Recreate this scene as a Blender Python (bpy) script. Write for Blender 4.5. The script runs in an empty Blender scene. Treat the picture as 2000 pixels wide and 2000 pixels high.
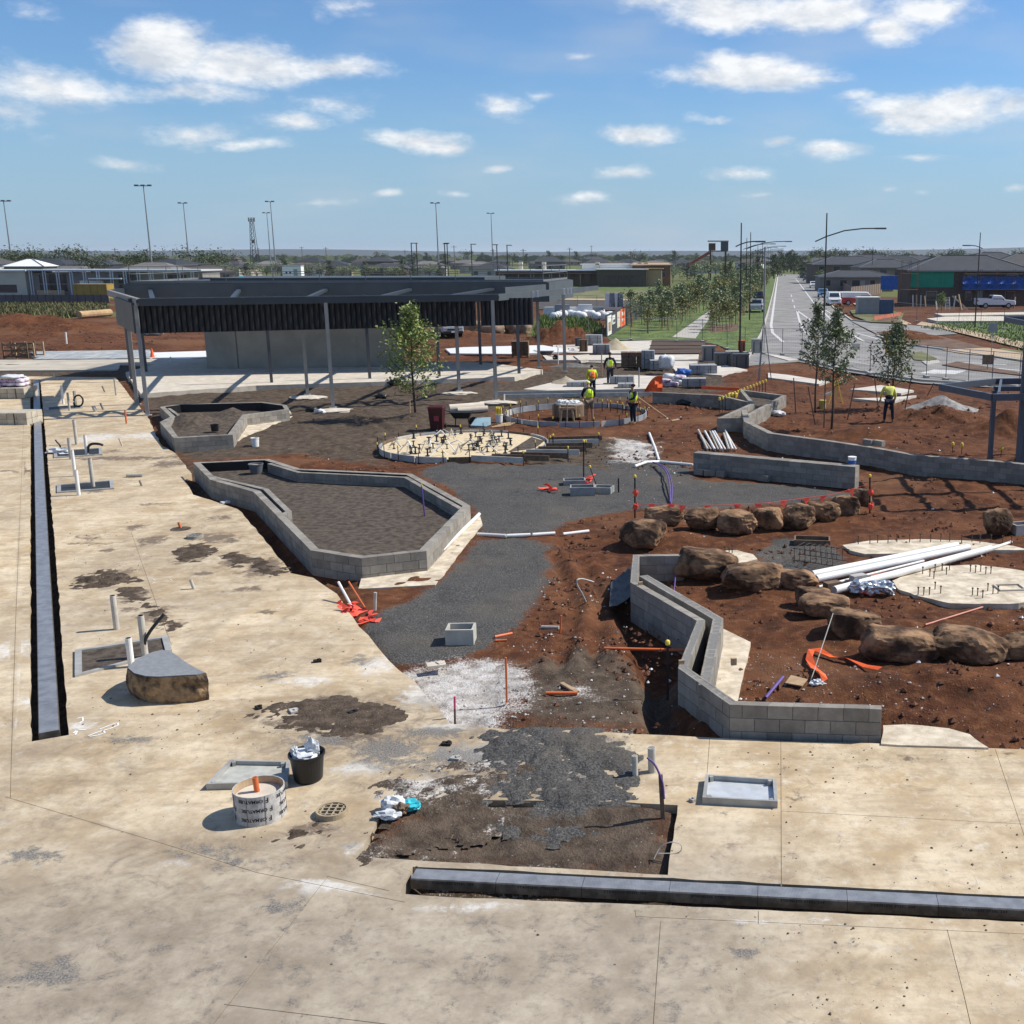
import bpy, bmesh, math, random
import numpy as np
from mathutils import Vector, Matrix, geometry as mgeo, noise as mnz

# ------------------------------------------------------------------ camera
FPX, HZ, PCX, PCY, CAMH = 2150.0, 500.0, 1333.0, 1000.0, 7.0      # focal length / horizon / optical axis of the 2000 px picture
TILT = math.atan((PCY - HZ) / FPX)
sc = bpy.context.scene
col = sc.collection
cam_d = bpy.data.cameras.new('camera'); cam = bpy.data.objects.new('camera', cam_d); col.objects.link(cam)
cam_d.sensor_fit = 'HORIZONTAL'; cam_d.sensor_width = 36.0
cam_d.lens = FPX / 2000 * 36.0
cam_d.shift_x = (1000 - PCX) / 2000.0
cam_d.shift_y = 0.0
cam_d.clip_start = 0.1; cam_d.clip_end = 30000
cam.location = (0, 0, CAMH); cam.rotation_euler = (math.pi / 2 - TILT, 0, 0)
sc.camera = cam
sc.render.resolution_x = 1024; sc.render.resolution_y = 1024

# ------------------------------------------------------------------ light and sky
SUN_EL = math.radians(46)
SUN_DIR = Vector((0.965, 0.26, math.tan(SUN_EL))).normalized()     # towards the sun: right and a little behind the site
sun_d = bpy.data.lights.new('sun', 'SUN'); sun = bpy.data.objects.new('sun', sun_d); col.objects.link(sun)
sun_d.energy = 5.0; sun_d.angle = math.radians(0.53); sun_d.color = (1.0, 0.95, 0.865)
sun.rotation_euler = SUN_DIR.to_track_quat('Z', 'Y').to_euler()
sc.view_settings.view_transform = 'Standard'; sc.view_settings.look = 'None'
sc.view_settings.exposure = 0.18; sc.view_settings.gamma = 1.0
sc.view_settings.use_curve_mapping = False

def _ray(px, py):
    u = (px - PCX) / FPX; v = -(py - PCY) / FPX
    c, s = math.cos(TILT), math.sin(TILT)
    return (u, c + v * s, -s + v * c)
def G(px, py, z=0.0):
    d = _ray(px, py); t = (z - CAMH) / d[2]
    return Vector((d[0] * t, d[1] * t, z))
def at(px, py, Y):
    d = _ray(px, py); t = Y / d[1]
    return Vector((d[0] * t, Y, CAMH + d[2] * t))

class NT:
    """small helper to write node trees"""
    def __init__(self, tree): self.t = tree; self.n = tree.nodes; self.l = tree.links
    def node(self, kind, **kw):
        nd = self.n.new(kind)
        for k, v in kw.items(): setattr(nd, k, v)
        return nd
    def link(self, a, b): self.l.new(a, b)
    def _in(self, sock, v):
        if v is None: return
        if hasattr(v, 'is_output'): self.link(v, sock)
        else: sock.default_value = v
    def math(self, op, a, b=None, c=None, clamp=False):
        m = self.node('ShaderNodeMath', operation=op, use_clamp=clamp)
        for i, v in enumerate((a, b, c)): self._in(m.inputs[i], v)
        return m.outputs[0]
    def vmath(self, op, a, b=None):
        m = self.node('ShaderNodeVectorMath', operation=op)
        self._in(m.inputs[0], a); self._in(m.inputs[1], b)
        return m.outputs['Value'] if op in ('LENGTH', 'DOT_PRODUCT') else m.outputs[0]
    def noise(self, vec, scale, detail=4, rough=.55, dist=0.0):
        n = self.node('ShaderNodeTexNoise'); n.inputs['Scale'].default_value = scale
        n.inputs['Detail'].default_value = detail; n.inputs['Roughness'].default_value = rough
        n.inputs['Distortion'].default_value = dist
        if vec is not None: self.link(vec, n.inputs['Vector'])
        return n.outputs['Fac']
    def mix(self, f, a, b, blend='MIX'):
        m = self.node('ShaderNodeMix', data_type='RGBA', blend_type=blend)
        self._in(m.inputs[0], f)
        for s, v in ((m.inputs[6], a), (m.inputs[7], b)):
            if isinstance(v, tuple) and len(v) == 3: v = (*v, 1)
            self._in(s, v)
        return m.outputs[2]
    def smooth(self, v, lo, hi):
        m = self.node('ShaderNodeMapRange', interpolation_type='SMOOTHSTEP')
        self._in(m.inputs[0], v); m.inputs[1].default_value = lo; m.inputs[2].default_value = hi
        return m.outputs[0]

world = bpy.data.worlds.new('World'); sc.world = world; world.use_nodes = True
def build_world():
    w = NT(world.node_tree); w.n.clear()
    out = w.node('ShaderNodeOutputWorld'); bg = w.node('ShaderNodeBackground')
    w.link(bg.outputs[0], out.inputs[0]); bg.inputs[1].default_value = 0.084
    sky = w.node('ShaderNodeTexSky', sky_type='NISHITA'); sky.sun_disc = False
    sky.sun_elevation = SUN_EL; sky.sun_rotation = math.atan2(SUN_DIR.x, SUN_DIR.y)
    sky.altitude = 20; sky.air_density = 1.0; sky.dust_density = 0.35; sky.ozone_density = 1.6
    tc = w.node('ShaderNodeTexCoord')
    sep = w.node('ShaderNodeSeparateXYZ'); w.link(tc.outputs['Generated'], sep.inputs[0])
    az = w.math('ARCTAN2', sep.outputs[0], sep.outputs[1]); el = w.math('ARCSINE', sep.outputs[2])
    ae = w.node('ShaderNodeCombineXYZ'); w.link(az, ae.inputs[0]); w.link(el, ae.inputs[1])
    ae = ae.outputs[0]
    st = w.vmath('MULTIPLY', tc.outputs['Generated'], (1, 1, 2.2))
    warp = w.node('ShaderNodeTexNoise'); warp.inputs['Scale'].default_value = 7; warp.inputs['Detail'].default_value = 1
    w.link(st, warp.inputs['Vector'])
    wv = w.vmath('SUBTRACT', warp.outputs['Color'], (.5, .5, .5))
    wv = w.vmath('MULTIPLY', wv, (.055, .03, 0)); aew = w.vmath('ADD', ae, wv)
    # cumulus seen from here: direction (given by picture position), half width, half height, weight
    cl = [(330,95,140,75,1.25),(470,120,200,60,1.1),(640,125,130,36,.85),(350,172,170,28,.62),(90,160,135,58,.85),(30,225,110,55,.5),
          (650,15,70,25,.35),(40,15,60,22,.25),(640,210,100,32,.55),(560,243,80,26,.8),(370,255,110,30,.7),(470,278,80,14,.5),
          (240,312,75,22,.7),(800,275,120,27,1.0),(860,283,70,16,.8),(980,205,70,26,.75),(770,374,34,10,.7),(970,322,36,13,.75),(905,376,30,9,.55),
          (620,385,60,10,.35),(1140,115,50,10,.4),(1050,190,50,14,.4),
          (1450,155,200,40,1.1),(1440,130,95,40,1.0),(1570,158,90,15,.7),(1255,268,92,24,1.05),(1380,240,60,16,.6),
          (1820,225,190,48,1.1),(1900,200,110,36,.8),(1690,198,60,16,.5),(1980,215,80,40,.7),(1520,290,38,12,.6),(1640,305,130,18,.8),(1800,318,70,10,.6),
          (1210,340,75,18,.62),(1440,335,80,17,.6),(1140,385,50,11,.5),(1740,374,30,10,.5),(1810,382,36,9,.45),(1985,372,30,10,.6),(1480,372,30,7,.4),
          (1250,-15,120,52,1.1),(1420,10,160,60,1.2),(1600,10,180,52,1.2),(1740,45,95,42,1.0),(1830,5,130,42,1.0),(1500,-60,320,70,1.2)]
    tot = None
    for cx, cy, rx, ry, wt in cl:
        d0 = Vector(_ray(cx, cy)).normalized(); dx = Vector(_ray(cx + rx, cy)).normalized(); dy = Vector(_ray(cx, cy - ry)).normalized()
        a0, e0 = math.atan2(d0.x, d0.y), math.asin(d0.z)
        ww = abs(math.atan2(dx.x, dx.y) - a0); hh = abs(math.asin(dy.z) - e0)
        v = w.vmath('SUBTRACT', aew, (a0, e0, 0)); v = w.vmath('MULTIPLY', v, (1 / ww, 1 / hh, 0))
        e = w.vmath('LENGTH', v); m = w.math('MULTIPLY_ADD', e, -wt, wt)
        tot = m if tot is None else w.math('MAXIMUM', tot, m)
    # the same kind of scattered cloud carries on over the rest of the sky
    pl = w.node('ShaderNodeVectorMath', operation='DIVIDE')
    zz = w.math('ADD', w.math('MAXIMUM', sep.outputs[2], 0.0), 0.12)
    zc = w.node('ShaderNodeCombineXYZ')
    for i in range(3): w.link(zz, zc.inputs[i])
    w.link(tc.outputs['Generated'], pl.inputs[0]); w.link(zc.outputs[0], pl.inputs[1])
    field = w.noise(pl.outputs[0], 1.6, 1, .5)
    field = w.math('MULTIPLY_ADD', w.smooth(field, .52, .76), 1.6, -.5)
    fa = w.math('SUBTRACT', w.math('ABSOLUTE', w.math('ADD', az, .13)), .46)
    fe = w.math('SUBTRACT', el, .255)
    outside = w.smooth(w.math('MAXIMUM', fa, fe), 0.0, .06)
    field = w.math('MULTIPLY_ADD', outside, w.math('ADD', field, 1.0), -1.0)
    tot = w.math('MAXIMUM', tot, field)
    fb = w.noise(st, 17, 6, .64); fb2 = w.noise(st, 75, 3, .6)
    fbm = w.math('ADD', w.math('MULTIPLY', fb, .75), w.math('MULTIPLY', fb2, .25))
    dens = w.math('ADD', tot, w.math('MULTIPLY_ADD', fbm, 1.9, -1.0))
    dens = w.math('POWER', w.smooth(dens, -.10, .78), 1.0)
    stl = w.vmath('ADD', st, (0.012, 0.004, 0.026))
    lit = w.math('SUBTRACT', fb, w.noise(stl, 17, 4, .64))
    lit = w.math('MULTIPLY_ADD', lit, 3.2, .62, clamp=True)
    thick = w.smooth(tot, .55, 1.1)
    lit = w.math('SUBTRACT', lit, w.math('MULTIPLY', thick, .18), clamp=True)
    ccol = w.mix(lit, (7.0, 7.5, 8.2), (11.0, 11.0, 10.9))
    # thin high veil
    veil = w.math('MULTIPLY', w.smooth(w.noise(w.vmath('MULTIPLY', tc.outputs['Generated'], (1, 1, 4)), 5, 3, .6), .42, .8), .30)
    blue = w.mix(1.0, sky.outputs[0], (.70, 1.0, 1.34), 'MULTIPLY')
    blue = w.mix(w.math('MULTIPLY_ADD', w.smooth(el, .0, .16), -.85, .85), blue, (3.5, 5.35, 7.1))
    c1 = w.mix(veil, blue, (6.5, 6.9, 7.4))
    c = w.mix(w.math('MULTIPLY', dens, .93), c1, ccol)
    w.link(c, bg.inputs[0])
build_world()
world.cycles.sampling_method = 'NONE'
sc.cycles.max_bounces = 5; sc.cycles.diffuse_bounces = 3; sc.cycles.glossy_bounces = 2; sc.cycles.transmission_bounces = 3; sc.cycles.transparent_max_bounces = 8
sc.cycles.use_denoising = True; sc.cycles.caustics_reflective = False; sc.cycles.caustics_refractive = False

# ------------------------------------------------------------------ helpers
RND = random.Random(11)
WL = {}
class MB:
    """collects shapes and builds ONE mesh object from them"""
    def __init__(s): s.v = []; s.f = []; s.m = []; s.cm = 0
    def add(s, vs, fs):
        o = len(s.v); s.v.extend([tuple(p) for p in vs])
        for f in fs: s.f.append(tuple(i + o for i in f)); s.m.append(s.cm)
        return s
    def box(s, c, d, rz=0.0, M=None):
        x, y, z = d[0] / 2, d[1] / 2, d[2] / 2
        p = [Vector((sx * x, sy * y, sz * z)) for sz in (-1, 1) for sx, sy in ((-1, -1), (1, -1), (1, 1), (-1, 1))]
        m = M if M is not None else Matrix.Rotation(rz, 3, 'Z')
        c = Vector(c)
        return s.add([m @ q + c for q in p], [(0, 3, 2, 1), (4, 5, 6, 7), (0, 1, 5, 4), (1, 2, 6, 5), (2, 3, 7, 6), (3, 0, 4, 7)])
    def bar(s, a, b, w, h=None, up=(0, 0, 1)):
        a, b = Vector(a), Vector(b); h = h or w
        d = (b - a); L = d.length
        if L < 1e-6: return s
        x = d / L; u = Vector(up)
        if abs(x.dot(u)) > .98: u = Vector((0, 1, 0))
        y = u.cross(x).normalized(); z = x.cross(y)
        m = Matrix((x, y, z)).transposed()
        return s.box((a + b) / 2, (L, w, h), M=m)
    def prism(s, poly, z0, z1, top=None):
        n = len(poly); area = sum(poly[i][0] * poly[(i + 1) % n][1] - poly[(i + 1) % n][0] * poly[i][1] for i in range(n))
        if area < 0: poly = list(reversed(poly)); top = list(reversed(top)) if top else None
        top = top or poly
        f0 = (lambda p: z0) if not callable(z0) else z0
        f1 = (lambda p: z1) if not callable(z1) else z1
        vs = [(p[0], p[1], f0(p)) for p in poly] + [(p[0], p[1], f1(p)) for p in top]
        return s.add(vs, [tuple(reversed(range(n))), tuple(range(n, 2 * n))] + [(i, (i + 1) % n, n + (i + 1) % n, n + i) for i in range(n)])
    def tube(s, path, r, n=8, caps=True, r1=None):
        path = [Vector(p) for p in path]; k = len(path); vs = []; prev = None
        for i, p in enumerate(path):
            d = (path[min(i + 1, k - 1)] - path[max(i - 1, 0)])
            if d.length < 1e-9: d = Vector((0, 0, 1))
            d.normalize()
            if prev is None:
                u = Vector((0, 0, 1)) if abs(d.z) < .9 else Vector((1, 0, 0))
                a = u.cross(d).normalized()
            else:
                a = prev - d * prev.dot(d)
                a = a.normalized() if a.length > 1e-6 else d.orthogonal().normalized()
            prev = a; b = d.cross(a)
            rr = r[i] if isinstance(r, (list, tuple)) else (r if r1 is None else r + (r1 - r) * i / max(k - 1, 1))
            for j in range(n):
                t = 2 * math.pi * j / n; vs.append(p + a * (rr * math.cos(t)) + b * (rr * math.sin(t)))
        fs = [(i * n + j, i * n + (j + 1) % n, (i + 1) * n + (j + 1) % n, (i + 1) * n + j) for i in range(k - 1) for j in range(n)]
        if caps: fs += [tuple(reversed(range(n))), tuple(range((k - 1) * n, k * n))]
        return s.add(vs, fs)
    def lathe(s, c, prof, n=24, cap0=True, cap1=True):
        c = Vector(c); vs = []; k = len(prof)
        for r, z in prof:
            for j in range(n):
                t = 2 * math.pi * j / n; vs.append(c + Vector((r * math.cos(t), r * math.sin(t), z)))
        fs = [(i * n + j, i * n + (j + 1) % n, (i + 1) * n + (j + 1) % n, (i + 1) * n + j) for i in range(k - 1) for j in range(n)]
        if cap0: fs.append(tuple(reversed(range(n))))
        if cap1: fs.append(tuple(range((k - 1) * n, k * n)))
        return s.add(vs, fs)
    def pipe(s, a, b, r, wall=.12, n=16):
        """an open ended pipe from a to b"""
        a, b = Vector(a), Vector(b); ri = r * (1 - wall)
        d = (b - a).normalized()
        return s.tube([a + d * min(.4, (b - a).length * .4), a, a, b, b, b - d * min(.4, (b - a).length * .4)], [ri * .98, ri, r, r, ri, ri * .98], n, caps=True)
    def quad(s, a, b, c, d): return s.add([a, b, c, d], [(0, 1, 2, 3)])
    def blob(s, c, r, seed=0, sub=2, amp=.25, freq=1.6, boxy=0.0):
        """a lumpy closed stone"""
        bm = bmesh.new(); bmesh.ops.create_icosphere(bm, subdivisions=sub, radius=1.0)
        off = Vector((seed * 7.31, seed * 3.7, seed * 1.9)); vs = []
        for v in bm.verts:
            p = v.co.normalized()
            if boxy > 0:
                q = (abs(p.x) ** boxy + abs(p.y) ** boxy + abs(p.z) ** boxy) ** (-1 / boxy); p = p * q
            k = 1 + amp * mnz.fractal(p * freq + off, .6, 2.0, 4) + amp * .35 * mnz.noise(p * freq * 3.1 + off)
            p = p * k; vs.append((c[0] + p.x * r[0], c[1] + p.y * r[1], c[2] + p.z * r[2]))
        fs = [tuple(x.index for x in f.verts) for f in bm.faces]
        bm.free(); return s.add(vs, fs)
    def rock(s, r, seed, sub=4):
        """an angular boulder: a rounded block cut by random planes"""
        bm = bmesh.new(); bmesh.ops.create_icosphere(bm, subdivisions=sub, radius=1.0); q = random.Random(seed); off = Vector((seed * 5.1, seed * 2.3, seed * 1.7)); vs = []
        pl = [(Vector((q.gauss(0, 1), q.gauss(0, 1), q.gauss(0, .8))).normalized(), q.uniform(.78, 1.05)) for _ in range(14)] + [(Vector((q.gauss(0, .12), q.gauss(0, .12), 1)).normalized(), q.uniform(.72, .85))]
        for v in bm.verts:
            p = v.co.normalized(); p = p * (abs(p.x) ** 3.8 + abs(p.y) ** 3.8 + abs(p.z) ** 3.8) ** (-1 / 3.8)
            for n, d in pl:
                e = p.dot(n) - d
                if e > 0: p = p - n * (e * .72)
            p = p * (1 + .07 * mnz.fractal(p * 1.6 + off, .6, 2.0, 3) + .055 * mnz.fractal(p * 6 + off, .7, 2.0, 3)); vs.append((p.x * r[0], p.y * r[1], p.z * r[2]))
        fs = [tuple(x.index for x in f.verts) for f in bm.faces]; bm.free(); return s.add(vs, fs)
    def build(s, name, mat, parent=None, local=False, smooth=False, mats=None):
        me = bpy.data.meshes.new(name)
        v = s.v
        if parent is not None and not local:
            w = WL.get(parent.name, Vector((0, 0, 0))); v = [(p[0] - w[0], p[1] - w[1], p[2] - w[2]) for p in v]
        me.from_pydata(v, [], s.f)
        for m in (mats or [mat]): me.materials.append(m)
        if mats: me.polygons.foreach_set('material_index', s.m)
        if smooth: me.polygons.foreach_set('use_smooth', [True] * len(me.polygons))
        me.update()
        o = bpy.data.objects.new(name, me); col.objects.link(o)
        if parent is not None:
            o.parent = parent; WL[o.name] = Vector((0, 0, 0)) if local else WL.get(parent.name, Vector((0, 0, 0)))
        else: WL[o.name] = Vector((0, 0, 0))
        return o
def tag(o, label=None, cat=None, group=None, kind=None):
    if label: o['label'] = label
    if cat: o['category'] = cat
    if group: o['group'] = group
    if kind: o['kind'] = kind
    return o
def thing(name, label, cat, loc=(0, 0, 0), rz=0.0, group=None):
    o = bpy.data.objects.new(name, None); o.empty_display_size = .2; col.objects.link(o)
    o.location = loc; o.rotation_euler = (0, 0, rz); WL[o.name] = Vector(loc)
    return tag(o, label, cat, group)
def one(name, label, cat, mb, mat, group=None, smooth=False, mats=None):
    """a thing that is one mesh; its origin is moved to its base"""
    vs = np.array(mb.v); base = Vector((*(vs[:, :2].mean(0)), vs[:, 2].min()))
    mb.v = [(p[0] - base.x, p[1] - base.y, p[2] - base.z) for p in mb.v]
    o = mb.build(name, mat, None, smooth=smooth, mats=mats); o.location = base; WL[o.name] = base
    return tag(o, label, cat, group)
def place(name, label, cat, data, loc, rz=0.0, group=None, scale=1.0):
    o = bpy.data.objects.new(name, data); col.objects.link(o); o.location = loc; o.rotation_euler = (0, 0, rz)
    o.scale = (scale,) * 3 if not isinstance(scale, tuple) else scale
    WL[o.name] = Vector(loc)
    return tag(o, label, cat, group)
def kids(o): return [c for c in col.objects if c.parent == o]
TREES = {}
def copy_tree(root, loc, rz=0.0, label=None, scale=None, swap=None):
    """copy of a thing with its parts and sub-parts (mesh data shared)"""
    def cp(o, par):
        c = o.copy(); col.objects.link(c); c.parent = par
        if par is not None: c.matrix_parent_inverse = o.matrix_parent_inverse
        if swap and o.type == 'MESH':
            for i, sl in enumerate(c.material_slots):
                nm = sl.material.name if sl.material else None
                if nm in swap: sl.link = 'OBJECT'; sl.material = swap[nm]
        for ch in TREES[root.name].get(o.name, []): cp(ch, c)
        return c
    if root.name not in TREES:
        d = {}
        def walk(o):
            d[o.name] = list(o.children)
            for ch in o.children: walk(ch)
        walk(root); TREES[root.name] = d
    c = cp(root, None); c.location = loc; c.rotation_euler = (0, 0, rz)
    if scale is not None: c.scale = (scale,) * 3 if not isinstance(scale, tuple) else scale
    if label: c['label'] = label
    return c

def mat(name, c, rough=.8, var=.12, scale=2.0, metal=0.0, bump=0.0, bscale=30.0, rnd=0.0, spec=.3, alpha=1.0, c2=None, detail=5, coat=0.0, lo=.3, hi=.7, trans=0.0):
    m = bpy.data.materials.new(name); m.use_nodes = True; t = NT(m.node_tree)
    b = t.n['Principled BSDF']
    b.inputs['Roughness'].default_value = rough; b.inputs['Metallic'].default_value = metal
    b.inputs['Specular IOR Level'].default_value = spec; b.inputs['Alpha'].default_value = alpha
    b.inputs['Coat Weight'].default_value = coat; b.inputs['Transmission Weight'].default_value = trans
    ge = t.node('ShaderNodeNewGeometry'); pos = ge.outputs['Position']
    f = t.smooth(t.noise(pos, scale, detail, .6), lo, hi)
    ca = tuple(max(0, x * (1 - var)) for x in c); cb = tuple(min(1, x * (1 + var)) for x in (c2 or c))
    cc = t.mix(f, ca, cb)
    if rnd > 0:
        oi = t.node('ShaderNodeObjectInfo')
        k = t.math('MULTIPLY_ADD', oi.outputs['Random'], 2 * rnd, 1 - rnd)
        kk = t.node('ShaderNodeCombineXYZ')
        for i in range(3): t.link(k, kk.inputs[i])
        cc = t.mix(1.0, cc, kk.outputs[0], 'MULTIPLY')
    t.link(cc, b.inputs['Base Color'])
    if bump > 0:
        bp = t.node('ShaderNodeBump'); bp.inputs['Strength'].default_value = bump; bp.inputs['Distance'].default_value = .02
        t.link(t.noise(pos, bscale, 6, .65), bp.inputs['Height']); t.link(bp.outputs[0], b.inputs['Normal'])
    return m
def glassmat(name, c=(.02, .03, .04)):
    return mat(name, c, .08, .2, .5, spec=.8)
# ------------------------------------------------------------------ ground: heights and zones
NR = np.random.RandomState(5)
_tab = NR.rand(256, 256)
def vnoise(X, Y, f, seed=0):
    x = X * f + seed * 17.3; y = Y * f + seed * 9.1
    xi = np.floor(x).astype(int); yi = np.floor(y).astype(int); u = x - xi; v = y - yi
    u = u * u * (3 - 2 * u); v = v * v * (3 - 2 * v)
    a = _tab[xi % 256, yi % 256]; b = _tab[(xi + 1) % 256, yi % 256]; c = _tab[xi % 256, (yi + 1) % 256]; d = _tab[(xi + 1) % 256, (yi + 1) % 256]
    return (a * (1 - u) + b * u) * (1 - v) + (c * (1 - u) + d * u) * v - .5
def fbm(X, Y, f, o=4, seed=0):
    s = 0; a = 1
    for i in range(o): s = s + a * vnoise(X, Y, f * 2.03 ** i, seed + i); a *= .5
    return s
def gpoly(pts, z=0.0): return [tuple(G(x, y, z)[:2]) for x, y in pts]
def sdf(poly, X, Y):
    d = np.full(X.shape, 1e9); inside = np.zeros(X.shape, bool); n = len(poly)
    for i in range(n):
        x0, y0 = poly[i]; x1, y1 = poly[(i + 1) % n]
        ex, ey = x1 - x0, y1 - y0; wx, wy = X - x0, Y - y0
        t = np.clip((wx * ex + wy * ey) / (ex * ex + ey * ey + 1e-12), 0, 1)
        d = np.minimum(d, np.hypot(wx - ex * t, wy - ey * t))
        if y0 != y1:
            c = ((y0 > Y) != (y1 > Y)) & (X < (x1 - x0) * (Y - y0) / (y1 - y0) + x0); inside ^= c
    return np.where(inside, d, -d)
def soft(poly, X, Y, s): return np.clip(.5 + sdf(poly, X, Y) / (2 * s), 0, 1)
def line_d(pts, X, Y):
    d = np.full(X.shape, 1e9)
    for (x0, y0), (x1, y1) in zip(pts[:-1], pts[1:]):
        ex, ey = x1 - x0, y1 - y0; wx, wy = X - x0, Y - y0
        t = np.clip((wx * ex + wy * ey) / (ex * ex + ey * ey + 1e-12), 0, 1)
        d = np.minimum(d, np.hypot(wx - ex * t, wy - ey * t))
    return d
def blobm(px, py, rx, ry, X, Y):
    """ellipse on the ground given by picture position and half sizes"""
    c = G(px, py); a = G(px + rx, py); b = G(px, py - ry)
    return np.clip(1.15 - np.hypot((X - c.x) / abs(a.x - c.x), (Y - c.y) / abs(b.y - c.y)), 0, 1)

Z_ROCK = [gpoly(p) for p in (
    [(700,1222),(745,1192),(850,1140),(905,1085),(925,1052),(1000,1046),(1072,1056),(1072,1120),(1045,1170),(1000,1222),(950,1258),(870,1282),(760,1290),(715,1262)],
    [(812,915),(880,900),(1010,905),(1100,900),(1260,930),(1420,935),(1560,945),(1690,960),(1560,975),(1440,985),(1330,990),(1240,985),(1170,1000),(1110,1012),(1062,1042),(935,1036),(930,990),(870,945)],
    [(1475,1078),(1520,1046),(1600,1048),(1650,1085),(1640,1112),(1560,1128),(1490,1112)],
    [(1180,890),(1350,905),(1350,935),(1200,930)])]
Z_DUST = [gpoly(p) for p in ([(770,1300),(860,1278),(960,1282),(1045,1296),(1030,1370),(960,1425),(850,1412)],
                             [(1120,1418),(1190,1408),(1250,1425),(1240,1440),(1110,1436)],
                             [(1190,850),(1290,860),(1270,905),(1200,900)], [(1090,1340),(1150,1330),(1165,1352),(1100,1360)])]
Z_SOIL = [gpoly(p) for p in ([(240,735),(400,745),(980,745),(1130,700),(1400,690),(1420,760),(1240,775),(960,800),(960,850),(760,860),(740,905),(560,880),(330,900),(360,930),(640,1150),(560,1150)],
                             [(690,1690),(740,1590),(900,1540),(1000,1500),(1340,1560),(1310,1715)],
                             [(1000,870),(1240,850),(1300,900),(1180,930),(1010,910)], [(-100,700),(400,690),(400,725),(-100,735)],
                             [(1000,1290),(1180,1260),(1330,1330),(1240,1420),(1010,1400)])]
Z_GRASS = [gpoly(p) for p in ([(-200,592),(206,592),(212,612),(120,620),(-200,622)], [(1050,616),(1150,622),(1170,652),(1085,668),(1030,655)])]
TR_LEFT = gpoly([(56,739),(82,739),(97,910),(113,1100),(138,1438),(55,1452),(55,1100),(56,910)])
TR_FRONT = gpoly([(806,1690),(1400,1717),(2200,1757),(2200,1814),(1400,1776),(775,1750)])
PIT = gpoly([(697,1674),(745,1592),(880,1562),(1210,1566),(1325,1572),(1303,1708)])
# mounds: picture position of the foot, radius in x and y (m), height
MOUNDS = [(1700,850,1.5,1.1,.42),(1835,815,2.2,1.5,.62),(1975,838,2.2,1.4,.75),(1085,668,2.6,2.2,1.5),(1150,668,2.2,1.6,.8),(20,650,12,5,1.6),(-60,640,14,6,1.8),(110,660,6,3,.5),
          (150,680,8,2.5,.35),(340,672,9,3,.4),(1235,1040,.9,.7,.22),(1330,1050,1.1,.6,.18),(1650,1000,1.4,1.0,.22),(1560,1330,1.6,1.2,.12),(1750,1330,2.2,.9,.16),(1900,1340,2.0,.9,.18),
          (1600,1230,1.5,1.0,.16),(1500,1150,1.2,.8,.12),(812,818,1.4,1.0,.30),(1130,1290,1.2,1.0,.06),(1040,1390,.8,.5,.10),(1250,805,1.2,.8,.1),(1430,805,1.5,.8,.2),
          (950,1495,.5,.35,.10),(1080,1505,.6,.4,.12),(1760,650,2.2,1.5,.5),(1795,662,2.5,1.4,.6),(1530,828,1.0,.7,.12),(1630,842,.9,.6,.10),(1260,792,2.4,1.2,.12),(880,655,6,2,.5)]
BL = [('upper row: long low boulder under the first flag',1298,1028,73,39),('upper row: second boulder from the left end',1371,1038,64,46),('upper row: widest squared boulder, third from the left',1441,1044,73,46),('upper row: fourth boulder from the left',1498,1036,62,45),
      ('upper row: rounded cube shaped boulder, fifth from the left',1559,1033,63,48),('upper row: sixth boulder from the left',1603,1021,70,45),('upper row: seventh boulder, just left of the flag picket',1650,1012,57,45),('upper row: last narrow boulder at the straight wall',1684,999,40,42),
      ('lone squared boulder left of the upper boulder row',1256,1070,84,56),('lone rounded boulder near the right edge of the picture',1951,1047,55,51),
      ('lower row: flat long boulder behind the zigzag wall corner',1381,1136,120,51),('lower row: large flat boulder, second from the zigzag wall',1472,1161,110,61),('lower row: low boulder touching the ends of the white pipes',1558,1156,78,33),('lower row: small boulder below the pipe ends',1589,1187,66,39),
      ('lower row: half buried boulder under the silver bag',1613,1212,92,40),('lower row: pointed boulder with a thin rod leaning on it',1670,1257,96,65),('lower row: big sloping boulder in shade, third from the right',1763,1303,140,76),('lower row: long block shaped boulder, second from the right',1903,1303,137,62),
      ('lower row: boulder cut off by the right picture edge',2010,1297,95,57),('small loose rock lying in front of the lower boulder row',1839,1334,46,28)]
MOUNDS += [(x, y - h * .25, w / 120, w / 140, .05) for _, x, y, w, h in BL]
RUTS = [(gpoly(p), .055) for p in ([(1330,880),(1180,860),(1000,885),(900,900)], [(1330,892),(1180,872),(1010,898),(930,920)], [(1990,985),(1850,960),(1720,965),(1500,990),(1380,1000)], [(1990,1002),(1850,974),(1720,980),(1560,1010)], [(560,890),(700,870),(760,840),(700,800)], [(1700,1240),(1800,1215),(2000,1225)], [(1690,1260),(1800,1235),(2000,1245)], [(1480,1390),(1700,1395),(2000,1420)], [(1500,860),(1600,840),(1800,850),(2000,880)], [(1540,830),(1700,800),(1900,830),(2000,850)], [(1080,1080),(1120,1180),(1090,1300)], [(1130,1080),(1180,1180),(1150,1300)], [(0,670),(200,660),(400,668)], [(0,685),(200,672),(400,678)])]
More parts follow.
